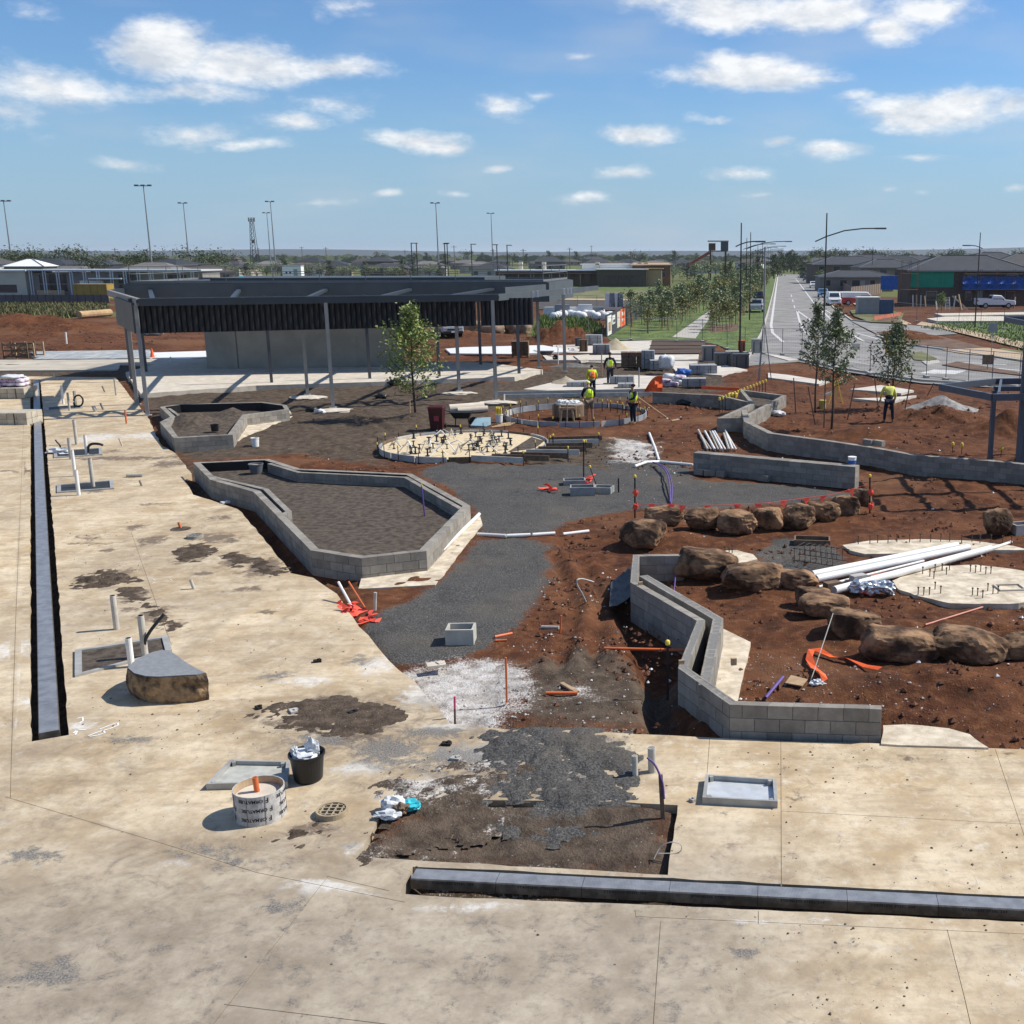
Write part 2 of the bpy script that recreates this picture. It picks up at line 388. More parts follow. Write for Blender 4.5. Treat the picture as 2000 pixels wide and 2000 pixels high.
def gh(X, Y):
    X = np.asarray(X, float); Y = np.asarray(Y, float)
    near = np.clip((105 - Y) / 20, 0, 1) * np.clip((X + 75) / 15, 0, 1)
    h = -.10 + near * (.10 * fbm(X, Y, .22, 3, 1) + .075 * fbm(X, Y, 1.1, 3, 4) + .10 * np.maximum(fbm(X, Y, 2.6, 3, 8), 0))
    for rt_, dp in RUTS:
        d = line_d(rt_, X, Y); h = h + dp * (-np.exp(-(d / .12) ** 2) + .6 * np.exp(-((d - .3) / .13) ** 2)) * (.6 + 1.2 * (vnoise(X, Y, .9, 51) + .5))
    flat = np.zeros(X.shape)
    for p in Z_ROCK[:2]: flat = np.maximum(flat, soft(p, X, Y, .4))
    h = h * (1 - flat * .65) + flat * .65 * (-.06)
    for px, py, rx, ry, hh in MOUNDS:
        c = G(px, py); q = ((X - c.x) / rx) ** 2 + ((Y - c.y) / ry) ** 2
        m = np.exp(-q * 1.6)
        h = h + hh * m * (1 + .5 * fbm(X, Y, 1.3, 3, 21) + .35 * fbm(X, Y, 3.5, 2, 31))
    return h
def gz(x, y): return float(gh(np.array([x]), np.array([y]))[0])
def GG(px, py, dz=0.0):
    """point on the uneven ground under a picture position"""
    p = G(px, py, -.08)
    for _ in range(2): p = G(px, py, gz(p.x, p.y))
    p.z += dz; return p

def ground_mat():
    m = bpy.data.materials.new('site_dirt'); m.use_nodes = True; t = NT(m.node_tree); b = t.n['Principled BSDF']
    b.inputs['Roughness'].default_value = .95; b.inputs['Specular IOR Level'].default_value = .15
    pos = t.node('ShaderNodeNewGeometry').outputs['Position']
    at_ = t.node('ShaderNodeAttribute', attribute_name='mk'); sp = t.node('ShaderNodeSeparateColor'); t.link(at_.outputs['Color'], sp.inputs[0])
    n1 = t.noise(pos, .45, 3, .6); n2 = t.noise(pos, 3.5, 5, .68); n3 = t.noise(pos, 28, 3, .7); n4 = t.noise(pos, 1.3, 5, .72)
    red = t.mix(t.smooth(n1, .3, .7), (.068, .0245, .0115), (.128, .050, .022))
    red = t.mix(t.smooth(n2, .42, .75), red, (.19, .080, .036))
    red = t.mix(t.math('MULTIPLY', t.smooth(n4, .48, .70), .72), red, (.026, .012, .008))
    red = t.mix(t.math('MULTIPLY', t.smooth(t.noise(pos, .16, 2, .6), .5, .7), .6), red, (.19, .095, .050))
    soil = t.mix(t.smooth(n2, .3, .7), (.050, .036, .026), (.125, .094, .068))
    rock = t.mix(t.smooth(n3, .3, .72), (.035, .034, .033), (.135, .130, .122))
    rock = t.mix(t.math('MULTIPLY', t.smooth(n4, .5, .7), .5), rock, (.036, .034, .032))
    rock = t.mix(t.math('MULTIPLY', t.smooth(n1, .45, .7), .45), rock, (.135, .115, .09))
    dust = t.mix(t.smooth(n2, .3, .7), (.28, .25, .22), (.62, .59, .55))
    grass = t.mix(t.smooth(n2, .3, .7), (.075, .095, .03), (.16, .165, .06))
    def edge(ch, k, lo=.42, hi=.58):
        v = t.math('ADD', ch, t.math('MULTIPLY_ADD', t.math('ADD', t.math('MULTIPLY', n4, .6), t.math('MULTIPLY', n3, .4)), k, -k / 2))
        return t.smooth(v, lo, hi)
    c = t.mix(edge(sp.outputs[2], 2.4, .3, .75), red, soil)
    c = t.mix(edge(sp.outputs[0], 2.6, .40, .66), c, rock)
    c = t.mix(edge(sp.outputs[1], 3.2, .42, .85), c, dust)
    c = t.mix(edge(at_.outputs['Alpha'], 1.0), c, grass)
    # pale crumbs and pebbles
    vo = t.node('ShaderNodeTexVoronoi'); vo.inputs['Scale'].default_value = 16; t.link(pos, vo.inputs['Vector'])
    vs = t.node('ShaderNodeSeparateColor'); t.link(vo.outputs['Color'], vs.inputs[0])
    peb = t.math('MULTIPLY', t.math('LESS_THAN', vo.outputs['Distance'], .17), t.math('GREATER_THAN', vs.outputs[0], .86))
    c = t.mix(t.math('MULTIPLY', peb, .75), c, (.36, .31, .27))
    t.link(c, b.inputs['Base Color'])
    bp = t.node('ShaderNodeBump'); bp.inputs['Strength'].default_value = .9; bp.inputs['Distance'].default_value = .06
    hgt = t.math('ADD', t.math('MULTIPLY', n2, .7), t.math('MULTIPLY', n3, .35)); hgt = t.math('ADD', hgt, t.math('MULTIPLY', peb, .2))
    t.link(hgt, bp.inputs['Height']); t.link(bp.outputs[0], b.inputs['Normal'])
    return m
def set_attr(me, arr):
    a = me.color_attributes.new('mk', 'FLOAT_COLOR', 'POINT'); a.data.foreach_set('color', arr.astype(np.float32).ravel())
def grid_mesh(name, xs, ys, Z, m):
    nx, ny = len(xs), len(ys); X, Y = np.meshgrid(xs, ys)
    co = np.stack([X, Y, Z], -1).reshape(-1, 3)
    i = np.arange(nx - 1); j = np.arange(ny - 1); I, J = np.meshgrid(i, j); a = J * nx + I
    f = np.stack([a, a + 1, a + nx + 1, a + nx], -1).reshape(-1, 4)
    me = bpy.data.meshes.new(name); me.vertices.add(len(co)); me.vertices.foreach_set('co', co.ravel())
    me.loops.add(f.size); me.loops.foreach_set('vertex_index', f.ravel().astype(np.int32))
    me.polygons.add(len(f)); me.polygons.foreach_set('loop_start', np.arange(0, f.size, 4, dtype=np.int32))
    me.polygons.foreach_set('use_smooth', np.ones(len(f), bool))
    me.update(calc_edges=True); me.materials.append(m); return me
def build_ground():
    far = np.array([75, 95, 120, 160, 220, 320, 500, 900, 1800, 4000, 9000.])
    xs = np.concatenate([-far[::-1], np.arange(-62, -27, .6), np.arange(-27, 17, .14), np.arange(17, 62, .6), far])
    ys = np.concatenate([np.array([-60, -20, 0, 4]), np.arange(7, 26, .11), np.arange(26, 48, .17), np.arange(48, 80, .3), np.arange(80, 125, .8), np.arange(125, 300, 8), np.array([320, 380, 460, 600, 900, 1500, 3000, 6000, 12000.])])
    X, Y = np.meshgrid(xs, ys)
    Z = gh(X, Y)
    dr = np.maximum(soft(TR_LEFT, X, Y, .08), soft(TR_FRONT, X, Y, .08))
    Z = Z * (1 - dr) + dr * (-.30)
    # under the slab nothing may poke through
    s_in = np.maximum(soft(SLAB_OUT, X, Y, .35), 0)
    pit = soft(PIT, X, Y, .15)
    cover = np.clip((s_in - .3) * 3, 0, 1) * (1 - dr)
    Z = np.where(cover > 0, Z * (1 - cover) + cover * (-.2), Z)
    zp = -.09 + .06 * fbm(X, Y, 1.2, 3, 3) + .05 * fbm(X, Y, 3.1, 3, 5)
    lip = np.clip((G(720, 1600).x + 1.6 - X) / 1.4, 0, 1) * .06 + np.clip((Y - 12.55) / .55, 0, 1) * np.clip((.1 - X) / .7, 0, 1) * .085
    Z = Z * (1 - pit) + pit * (zp + lip)
    for tr, dep in ((TRENCH_A, .22), (TRENCH_C, .40)):
        k = soft(tr, X, Y, .12); Z = Z * (1 - k) + k * (Z * .4 - dep)
    for pl in (PLA_IN,):
        k = soft(pl, X, Y, .1); Z = Z * (1 - k) + k * (-.1)
    mk = np.zeros(X.shape + (4,))
    for p in Z_ROCK: mk[..., 0] = np.maximum(mk[..., 0], soft(p, X, Y, .35))
    for q in ((1040,1480,140,45),(1180,1480,90,50),(1100,1560,110,60),(1290,1460,60,20)): mk[..., 0] = np.maximum(mk[..., 0], blobm(*q, X, Y))
    for p in Z_DUST: mk[..., 1] = np.maximum(mk[..., 1], soft(p, X, Y, .5))
    mk[..., 1] = np.maximum(mk[..., 1], .55 * np.clip(1 - np.abs(sdf(PIT, X, Y)) / .5, 0, 1) * (X < -1.5))
    for p in Z_SOIL: mk[..., 2] = np.maximum(mk[..., 2], soft(p, X, Y, .8))
    mk[..., 2] = np.maximum(mk[..., 2], dr * 2.0)
    for p in Z_GRASS: mk[..., 3] = np.maximum(mk[..., 3], soft(p, X, Y, 2.0))
    mk[..., 3] = np.maximum(mk[..., 3], np.clip((Y - 190) / 20, 0, 1))
    me = grid_mesh('ground', xs, ys, Z, ground_mat()); set_attr(me, mk.reshape(-1, 4))
    o = bpy.data.objects.new('ground', me); col.objects.link(o); tag(o, kind='structure')
    return o

# ------------------------------------------------------------------ concrete slab
SLAB_PX = [(-900,2300),(3200,2300),(3000,1512),(2000,1463),(1930,1461),(1700,1452),(1500,1446),(1386,1441),(1240,1434),(1150,1427),(1000,1424),(880,1414),(831,1355),(760,1288),(717,1241),(655,1160),(613,1128),(570,1120),(499,1032),(464,994),(378,966),(357,929),(374,925),(344,886),(314,868),(287,811),(255,775),(226,737),(60,735),(-60,738),(-900,760)]
SLAB_OUT = gpoly(SLAB_PX)
TRENCH_A = gpoly([(366,903),(378,966),(464,994),(499,1032),(570,1120),(613,1128),(690,1140),(640,1095),(520,985),(430,950)])
TRENCH_C = gpoly([(1195,1160),(1230,1130),(1240,1180),(1370,1250),(1300,1330),(1310,1370),(1390,1441),(1270,1432),(1265,1340)])
PLA_PX = [(377,903),(410.6,936.7),(494.7,960),(607,1074.6),(705,1090),(832.7,1076),(918.5,987),(804,925),(585.5,915),(525,896)]
PLA_TOP = .45
PLA_IN = gpoly(PLA_PX, PLA_TOP)
JOINTS = [[(409,2010),(598,1766),(640,1712)], [(438,1962),(800,2006)], [(10,1556),(304,1643),(500,1704),(790,1762)], [(1243,1790),(1600,1806),(2050,1826)],
          [(1850,1816),(1884,1950),(1900,2020)], [(1525,1446),(1526,1730)], [(1240,1778),(1242,1792)], [(1481,1780),(1481,1804)], [(1526,1584),(2050,1612)], [(1944,1464),(2003,1640)],
          [(1386,1443),(1381,1510)], [(256,1039),(305,1179),(335,1260)], [(46,829),(31,1200),(22,1480),(20,1558)], [(112,1046),(226,1040)], [(98,938),(160,930)], [(95,895),(330,882)],
          [(80,782),(262,775)], [(86,830),(280,812)], [(1275,2010),(1290,1800)], [(79,762),(246,757)], [(760,1740),(640,1712)]]
def slab_mat():
    m = bpy.data.materials.new('site_concrete'); m.use_nodes = True; t = NT(m.node_tree); b = t.n['Principled BSDF']
    b.inputs['Roughness'].default_value = .88; b.inputs['Specular IOR Level'].default_value = .22
    pos = t.node('ShaderNodeNewGeometry').outputs['Position']
    at_ = t.node('ShaderNodeAttribute', attribute_name='mk'); sp = t.node('ShaderNodeSeparateColor'); t.link(at_.outputs['Color'], sp.inputs[0])
    oi = t.node('ShaderNodeObjectInfo')
    n0 = t.noise(pos, .33, 2, .6); n1 = t.noise(pos, 1.1, 6, .7); n2 = t.noise(pos, 6, 5, .72); n3 = t.noise(pos, 45, 2, .65); n4 = t.noise(pos, 2.3, 6, .78, .8)
    stx = t.noise(t.vmath('MULTIPLY', pos, (.35, 2.2, 1)), 1.4, 4, .68)
    c = t.mix(t.smooth(n1, .34, .66), (.46, .338, .195), (.71, .59, .41))
    c = t.mix(t.math('MULTIPLY', t.smooth(n0, .42, .7), .55), c, (.50, .40, .275))
    c = t.mix(t.math('MULTIPLY', t.smooth(stx, .46, .72), .55), c, (.34, .25, .16))
    c = t.mix(t.math('MULTIPLY', t.smooth(n2, .46, .66), .48), c, (.37, .29, .20))
    c = t.mix(t.math('MULTIPLY', t.smooth(t.noise(pos, 3.1, 5, .75), .54, .70), .6), c, (.70, .64, .535))
    grey = t.mix(t.smooth(n1, .3, .7), (.285, .24, .185), (.475, .415, .325))
    grey = t.mix(t.math('MULTIPLY', t.smooth(n2, .42, .66), .5), grey, (.25, .21, .165))
    c = t.mix(at_.outputs['Alpha'], c, grey)
    fa = t.node('ShaderNodeAttribute', attribute_name='film')
    c = t.mix(t.math('MULTIPLY', fa.outputs['Fac'], t.math('MULTIPLY_ADD', t.smooth(n4, .36, .64), .62, .25)), c, (.185, .142, .10))
    c = t.mix(t.math('MULTIPLY', t.smooth(n4, .56, .70), .62), c, (.25, .185, .125))     # worn dirty patches
    c = t.mix(t.math('MULTIPLY', t.smooth(n3, .60, .75), .28), c, (.30, .24, .18))
    def edge(ch, k, lo=.45, hi=.62):
        v = t.math('ADD', ch, t.math('MULTIPLY_ADD', t.math('ADD', t.math('MULTIPLY', n4, .55), t.math('MULTIPLY', n2, .45)), k, -k / 2)); return t.smooth(v, lo, hi)
    brown = t.mix(t.smooth(n3, .3, .7), (.10, .072, .052), (.19, .142, .105))
    gravel = t.mix(t.smooth(n3, .35, .68), (.085, .083, .078), (.26, .245, .225))
    white = t.mix(t.smooth(n2, .3, .7), (.55, .52, .47), (.76, .74, .69))
    c = t.mix(t.math('MULTIPLY', edge(sp.outputs[2], 3.4, .30, .95), .75), c, white)
    c = t.mix(t.math('MULTIPLY', edge(sp.outputs[1], 3.4, .34, .86), .85), c, gravel)
    c = t.mix(t.math('MULTIPLY', edge(sp.outputs[0], 3.2, .34, .78), .85), c, brown)
    vo = t.node('ShaderNodeTexVoronoi'); vo.inputs['Scale'].default_value = 3.2; t.link(pos, vo.inputs['Vector'])
    vs = t.node('ShaderNodeSeparateColor'); t.link(vo.outputs['Color'], vs.inputs[0])
    sp1 = t.math('MULTIPLY', t.math('LESS_THAN', t.math('ADD', vo.outputs['Distance'], t.math('MULTIPLY', n3, .05)), .075), t.math('GREATER_THAN', vs.outputs[0], .45))
    c = t.mix(t.math('MULTIPLY', sp1, .85), c, (.09, .065, .048))
    k = t.math('MULTIPLY_ADD', oi.outputs['Random'], .10, .95); kk = t.node('ShaderNodeCombineXYZ')
    for i in range(3): t.link(k, kk.inputs[i])
    c = t.mix(1.0, c, kk.outputs[0], 'MULTIPLY')
    t.link(c, b.inputs['Base Color'])
    bp = t.node('ShaderNodeBump'); bp.inputs['Strength'].default_value = .35; bp.inputs['Distance'].default_value = .012
    hh = t.math('ADD', t.math('MULTIPLY', n2, .5), t.math('MULTIPLY', n3, .3)); hh = t.math('ADD', hh, t.math('MULTIPLY', edge(sp.outputs[1], 1.5), n3))
    t.link(hh, bp.inputs['Height']); t.link(bp.outputs[0], b.inputs['Normal'])
    return m
SLAB_M = slab_mat()
STAINS = {0: [(200,1132,72,15),(235,1122,35,16),(262,1165,30,22),(300,1200,45,20),(335,1222,40,14),(250,1190,30,8),(465,1095,45,18),(520,1108,60,26),(375,1085,40,20),(330,906,55,10),(355,890,30,6),(240,895,150,6),
              (160,885,70,5),(40,920,60,5),(170,1048,35,10),(260,1030,30,10),(600,1410,110,22),(680,1390,90,28),(720,1420,80,18),(640,1370,80,14),(420,1050,60,14),(480,1150,40,8),(520,1195,30,8),(600,1620,55,18),
              (300,1055,45,14),(450,1055,30,10),(1545,1555,22,16),(1770,1480,45,9),(1960,1475,40,8),(350,870,40,6),(700,1440,60,12),(230,880,30,5),(180,1062,40,7),(1440,1590,40,6),
              (150,1060,30,6),(210,1075,25,6),(400,1120,30,6),(180,960,40,5),(300,985,40,6),(430,1010,35,6)],
          1: [(900,1480,170,45),(760,1470,120,45),(1040,1470,150,45),(1190,1470,90,42),(1120,1530,150,48),(640,1440,110,28),(850,1430,120,16),(400,1660,110,14),(480,1690,130,16),(250,1445,80,14),(700,1290,40,18),(530,1320,60,14),
              (60,1670,90,22),(100,1900,120,40),(470,1560,60,12),(660,1650,60,10),(1660,1850,40,12),(1460,1860,60,14),(550,1770,90,22),(860,1365,60,20)],
          2: [(850,1350,90,40),(960,1470,200,30),(740,1300,60,25),(820,1540,90,35),(700,1660,70,18),(640,1730,120,20),(920,1770,180,14),(1080,1500,120,22),(20,1270,60,28),(60,1370,50,20),(160,1420,60,12),(880,1420,100,12),(600,1330,80,14),(190,855,70,14),(300,850,80,12),
              (1180,1690,160,8),(700,1500,80,20),(330,1690,80,10),(1560,1800,200,8)]}
TRACKS = [([(1250,2010),(1000,1870),(800,1720),(690,1560),(720,1440)], .14, .5), ([(1090,2010),(880,1900),(680,1760),(580,1600),(600,1450)], .14, .5), ([(0,1880),(250,1790),(500,1760),(760,1800)], .12, .4), ([(0,1960),(260,1850),(520,1815),(780,1850)], .12, .4), ([(300,1340),(430,1220),(520,1150)], .15, .5), ([(380,1360),(520,1240),(600,1170)], .15, .45), ([(1350,2010),(1600,1900),(2000,1850)], .16, .4), ([(150,1000),(300,960),(360,940)], .2, .5), ([(140,1080),(330,1010),(430,1000)], .2, .4)]
FILM = [(850,1430,430,110,.95),(640,1400,260,70,.8),(1000,1500,300,90,1),(250,1850,520,190,.55),(100,1520,260,140,.5),(560,1270,150,60,.45),(380,1060,220,110,.5),(430,1120,240,70,.45),(250,900,200,70,.45),(700,1650,350,60,.7),(420,1660,260,50,.7),(230,1180,160,60,.4),(30,1000,60,300,.4),(1700,1480,260,25,.4),(1900,1500,150,30,.35),(1150,1850,500,120,.3),(1500,1700,300,40,.2),(80,850,200,60,.4)]
def build_slab():
    outer = SLAB_OUT; holes = [TR_HOLE_L, TR_HOLE_F, PIT]
    segs = []; strips = []
    def dens(poly, close=True, step=.5):
        out = []
        n = len(poly)
        for i in range(n if close else n - 1):
            a = Vector(poly[i]); b = Vector(poly[(i + 1) % n]); k = max(1, int((b - a).length / step))
            for j in range(k): out.append(tuple(a.lerp(b, j / k)))
        if not close: out.append(tuple(poly[-1]))
        return out
    pts = []; edges = []
    def loop(poly, close=True):
        o = len(pts); pts.extend(Vector(p) for p in poly); n = len(poly)
        edges.extend((o + i, o + (i + 1) % n) for i in range(n if close else n - 1))
    def rough(poly, amp, seed):
        """broken concrete edge"""
        return [(p[0] + amp * mnz.noise(Vector((p[0] * 2.3, p[1] * 2.3, seed))), p[1] + amp * mnz.noise(Vector((p[0] * 2.3, p[1] * 2.3, seed + 9)))) for p in poly]
    outer = rough(dens(outer), .05, 1); loop(outer)
    HL = [rough(dens(h, True, .25), .03, 5 + i) for i, h in enumerate(holes)]
    for h in HL: loop(h)
    W = .004
    for jt in JOINTS:
        p = [Vector(q) for q in gpoly(jt)]
        for a, b in zip(p[:-1], p[1:]):
            d = (b - a).normalized(); n = Vector((-d.y, d.x)) * W
            a2 = a - d * .004; b2 = b + d * .004; strips.append((a2, b2))
            loop([tuple(a2 + n), tuple(b2 + n), tuple(b2 - n), tuple(a2 - n)])
    gx = np.concatenate([np.arange(-34, -14, .5), np.arange(-14, 6, .16), np.arange(6, 14, .6)])
    gy = np.concatenate([np.arange(6.5, 26, .16), np.arange(26, 45, .3), np.arange(45, 72, .6)])
    X, Y = np.meshgrid(gx, gy); X = X + .03 * NR.randn(*X.shape); Y = Y + .03 * NR.randn(*Y.shape)
    ok = sdf(SLAB_OUT, X, Y) > .06
    for h in holes: ok &= sdf(h, X, Y) < -.05
    for a, b in strips: ok &= line_d([tuple(a), tuple(b)], X, Y) > .04
    pts.extend(Vector((x, y)) for x, y in zip(X[ok], Y[ok]))
    vs, es, fs, *_ = mgeo.delaunay_2d_cdt(pts, edges, [], 0, 1e-5)
    V = np.array([(v.x, v.y) for v in vs]); F = np.array([f[:3] for f in fs])
    C = V[F].mean(1); keep = sdf(outer, C[:, 0], C[:, 1]) > 0
    for h in HL: keep &= sdf(h, C[:, 0], C[:, 1]) < 0
    for a, b in strips: keep &= line_d([tuple(a), tuple(b)], C[:, 0], C[:, 1]) > W * .98
    F = F[keep]
    par = list(range(len(V)))
    def find(i):
        while par[i] != i: par[i] = par[par[i]]; i = par[i]
        return i
    for a, b, c in F:
        a, b, c = find(a), find(b), find(c); par[b] = a; par[find(c)] = a
    roots = {}
    for k, f in enumerate(F): roots.setdefault(find(f[0]), []).append(k)
    base = thing('concrete_slab', None, None); base['kind'] = 'structure'
    jm = mat('joint_dirt', (.20, .15, .10), .95, .3, 4)
    for a, b in strips:
        d = (b - a).normalized(); n_ = Vector((-d.y, d.x)) * (W * 1.5); MB().prism([a - n_, b - n_, b + n_, a + n_], -.05, -.004).build('joint_filler', jm, base)
    for r, ks in roots.items():
        f = F[ks]; used = np.unique(f); mp = {u: i for i, u in enumerate(used)}; v = V[used]; n = len(v)
        tri = [[mp[i] for i in q] for q in f]
        ec = {}
        for q in tri:
            for i in range(3):
                e = (q[i], q[(i + 1) % 3]); ec[e] = ec.get(e, 0) + 1
        bd = [e for e in ec if (e[1], e[0]) not in ec]
        bv = sorted({i for e in bd for i in e}); bm_ = {i: n + k for k, i in enumerate(bv)}
        zt = -.0 + .004 * fbm(v[:, 0], v[:, 1], .5, 2, 44)
        co = [(p[0], p[1], z) for p, z in zip(v, zt)] + [(v[i][0], v[i][1], -.24) for i in bv]
        faces = tri + [[a, bm_[a], bm_[b], b] for a, b in bd]
        me = bpy.data.meshes.new('panel'); me.from_pydata(co, [], faces); me.materials.append(SLAB_M)
        A = np.array(co); mk = np.zeros((len(co), 4)); x, y = A[:, 0], A[:, 1]
        for ch, lst in STAINS.items():
            for q in lst: mk[:, ch] = np.maximum(mk[:, ch], blobm(*q, x, y) * (.95 if ch else 1))
        near = np.clip((13.6 - y) / 3.2, 0, 1) * np.clip((3.0 - (x + (12 - y) * .2)) / 2.5, .25, 1)
        mk[:, 3] = np.clip(near + .25 * (x < -9) * (y < 22), 0, 1) * .9
        mk[:, 1] = np.maximum(mk[:, 1], .30 * near)
        set_attr(me, mk)
        fm = np.zeros(len(co))
        for q in FILM: fm = np.maximum(fm, q[4] * np.clip(1.6 * blobm(*q[:4], x, y), 0, 1))
        for tp, wd, st_ in TRACKS: fm = np.maximum(fm, st_ * np.clip(1.3 - line_d(gpoly(tp), x, y) / wd, 0, 1))
        fat = me.attributes.new('film', 'FLOAT', 'POINT'); fat.data.foreach_set('value', fm.astype(np.float32))
        o = bpy.data.objects.new('panel', me); col.objects.link(o); o.parent = base; WL[o.name] = Vector((0, 0, 0))
TR_HOLE_L = gpoly([(59,741),(79,741),(94,910),(110,1100),(134,1436),(59,1449),(58,1100),(59,910)])
TR_HOLE_F = gpoly([(806,1692),(1400,1720),(2200,1760),(2200,1810),(1400,1773),(780,1747)])
build_slab()
build_ground()
# ------------------------------------------------------------------ materials for the site
M_BLOCK = mat('grey_block', (.25, .228, .195), .9, .14, 5, bump=.4, bscale=40, rnd=.2, detail=7)
M_MORTAR = mat('mortar', (.19, .185, .175), .95, .1, 20)
M_GROUT = mat('core_grout', (.40, .39, .36), .95, .25, 12)
M_BLACK = mat('black_waterproofing', (.012, .012, .014), .55, .2, 6)
M_SOILMIX = mat('planter_soil', (.055, .042, .032), .97, .25, 6, bump=.7, bscale=26, c2=(.095, .074, .056), detail=7)
M_CONC = mat('grey_concrete', (.42, .40, .37), .9, .12, 3, bump=.2)
M_CONCL = mat('pale_concrete', (.56, .50, .41), .9, .14, 2.5, bump=.2)
M_FOOT = mat('footing_concrete', (.52, .43, .31), .92, .2, 3, bump=.4, c2=(.60, .52, .40))
M_STEEL = mat('stainless_steel', (.34, .36, .39), .34, .15, 3, metal=.75, spec=.5)
M_STEELD = mat('dirty_steel', (.22, .205, .18), .5, .3, 5, metal=.5)
M_LETTER = mat('dark_print', (.02, .02, .022), .7, .05)
M_GALV = mat('galvanised_steel', (.36, .355, .33), .5, .18, 4, metal=.15)
M_PVC = mat('white_plastic', (.78, .77, .73), .45, .06, 3, spec=.4)
M_PVCD = mat('weathered_grey_plastic', (.47, .44, .38), .55, .15, 5)
M_ORPIPE = mat('orange_plastic', (.62, .15, .05), .5, .12, 4)
M_CORANGE = mat('safety_orange', (.86, .13, .03), .6, .12, 6)
M_FLAG = mat('red_orange_flag', (.85, .10, .06), .6, .15, 8)
M_BLKPL = mat('black_plastic', (.014, .014, .015), .42, .2, 4, spec=.4)
M_PURPLE = mat('purple_conduit', (.13, .08, .26), .5, .1)
M_TIMBER = mat('sawn_timber', (.42, .29, .17), .85, .2, 6, bump=.2)
M_TIMBERD = mat('weathered_timber', (.17, .115, .075), .9, .25, 8, bump=.3)
M_RUST = mat('rusty_steel', (.12, .065, .04), .85, .3, 9)
M_PICKET = mat('black_picket', (.018, .016, .016), .7, .2)
M_YCAP = mat('yellow_cap', (.80, .58, .08), .5, .08)
M_BAG = mat('white_plastic_film', (.62, .63, .63), .6, .15, 9, spec=.5)
M_TEAL = mat('teal_plastic', (.05, .48, .55), .45, .1)
M_CARD = mat('brown_card', (.45, .33, .21), .9, .12, 5)
M_PRINT = mat('pale_form_tube', (.46, .44, .41), .8, .22, 14)
M_BOULDER = mat('brown_basalt', (.10, .054, .031), .95, .5, 2.2, bump=.9, bscale=11, c2=(.20, .118, .064), rnd=.18, lo=.36, hi=.64, detail=7)
M_BSIDE = mat('split_basalt_side', (.10, .075, .052), .92, .5, 5, bump=1.0, bscale=18, c2=(.26, .17, .09))
M_BTOP = mat('sawn_bluestone', (.215, .225, .235), .8, .12, 14, bump=.15)
M_GREYPL = mat('grey_plastic_box', (.30, .30, .285), .6, .15, 5)
M_BEIGEPIT = mat('cement_pit', (.45, .43, .37), .8, .12, 4)
M_WPAINT = mat('white_marking_paint', (.80, .80, .78), .8, .1, 30)
M_SILVERF = mat('silver_foil', (.62, .64, .66), .25, .3, 14, metal=.6)
M_BLUE = mat('blue_plastic', (.03, .12, .42), .5, .1)
M_REBAR = mat('reinforcing_bar', (.075, .055, .045), .7, .3, 20)
M_CLOD = mat('clods', (.085, .036, .021), .97, .3, 3, c2=(.15, .068, .038))
M_PEBBLE = mat('pale_rubble', (.40, .36, .32), .95, .35, 4)

# ------------------------------------------------------------------ text on things
def text_faces(s, size, spacing=1.0):
    cu = bpy.data.curves.new('lettering', 'FONT'); cu.body = s; cu.size = size; cu.align_x = 'CENTER'; cu.align_y = 'CENTER'; cu.space_character = spacing
    cu.resolution_u = 3; cu.offset = size * .02
    ob = bpy.data.objects.new('lettering', cu); col.objects.link(ob)
    dg = bpy.context.evaluated_depsgraph_get(); me = ob.evaluated_get(dg).to_mesh()
    vs = [tuple(v.co) for v in me.vertices]; fs = [tuple(p.vertices) for p in me.polygons]
    ob.evaluated_get(dg).to_mesh_clear(); bpy.data.objects.remove(ob); bpy.data.curves.remove(cu)
    return vs, fs

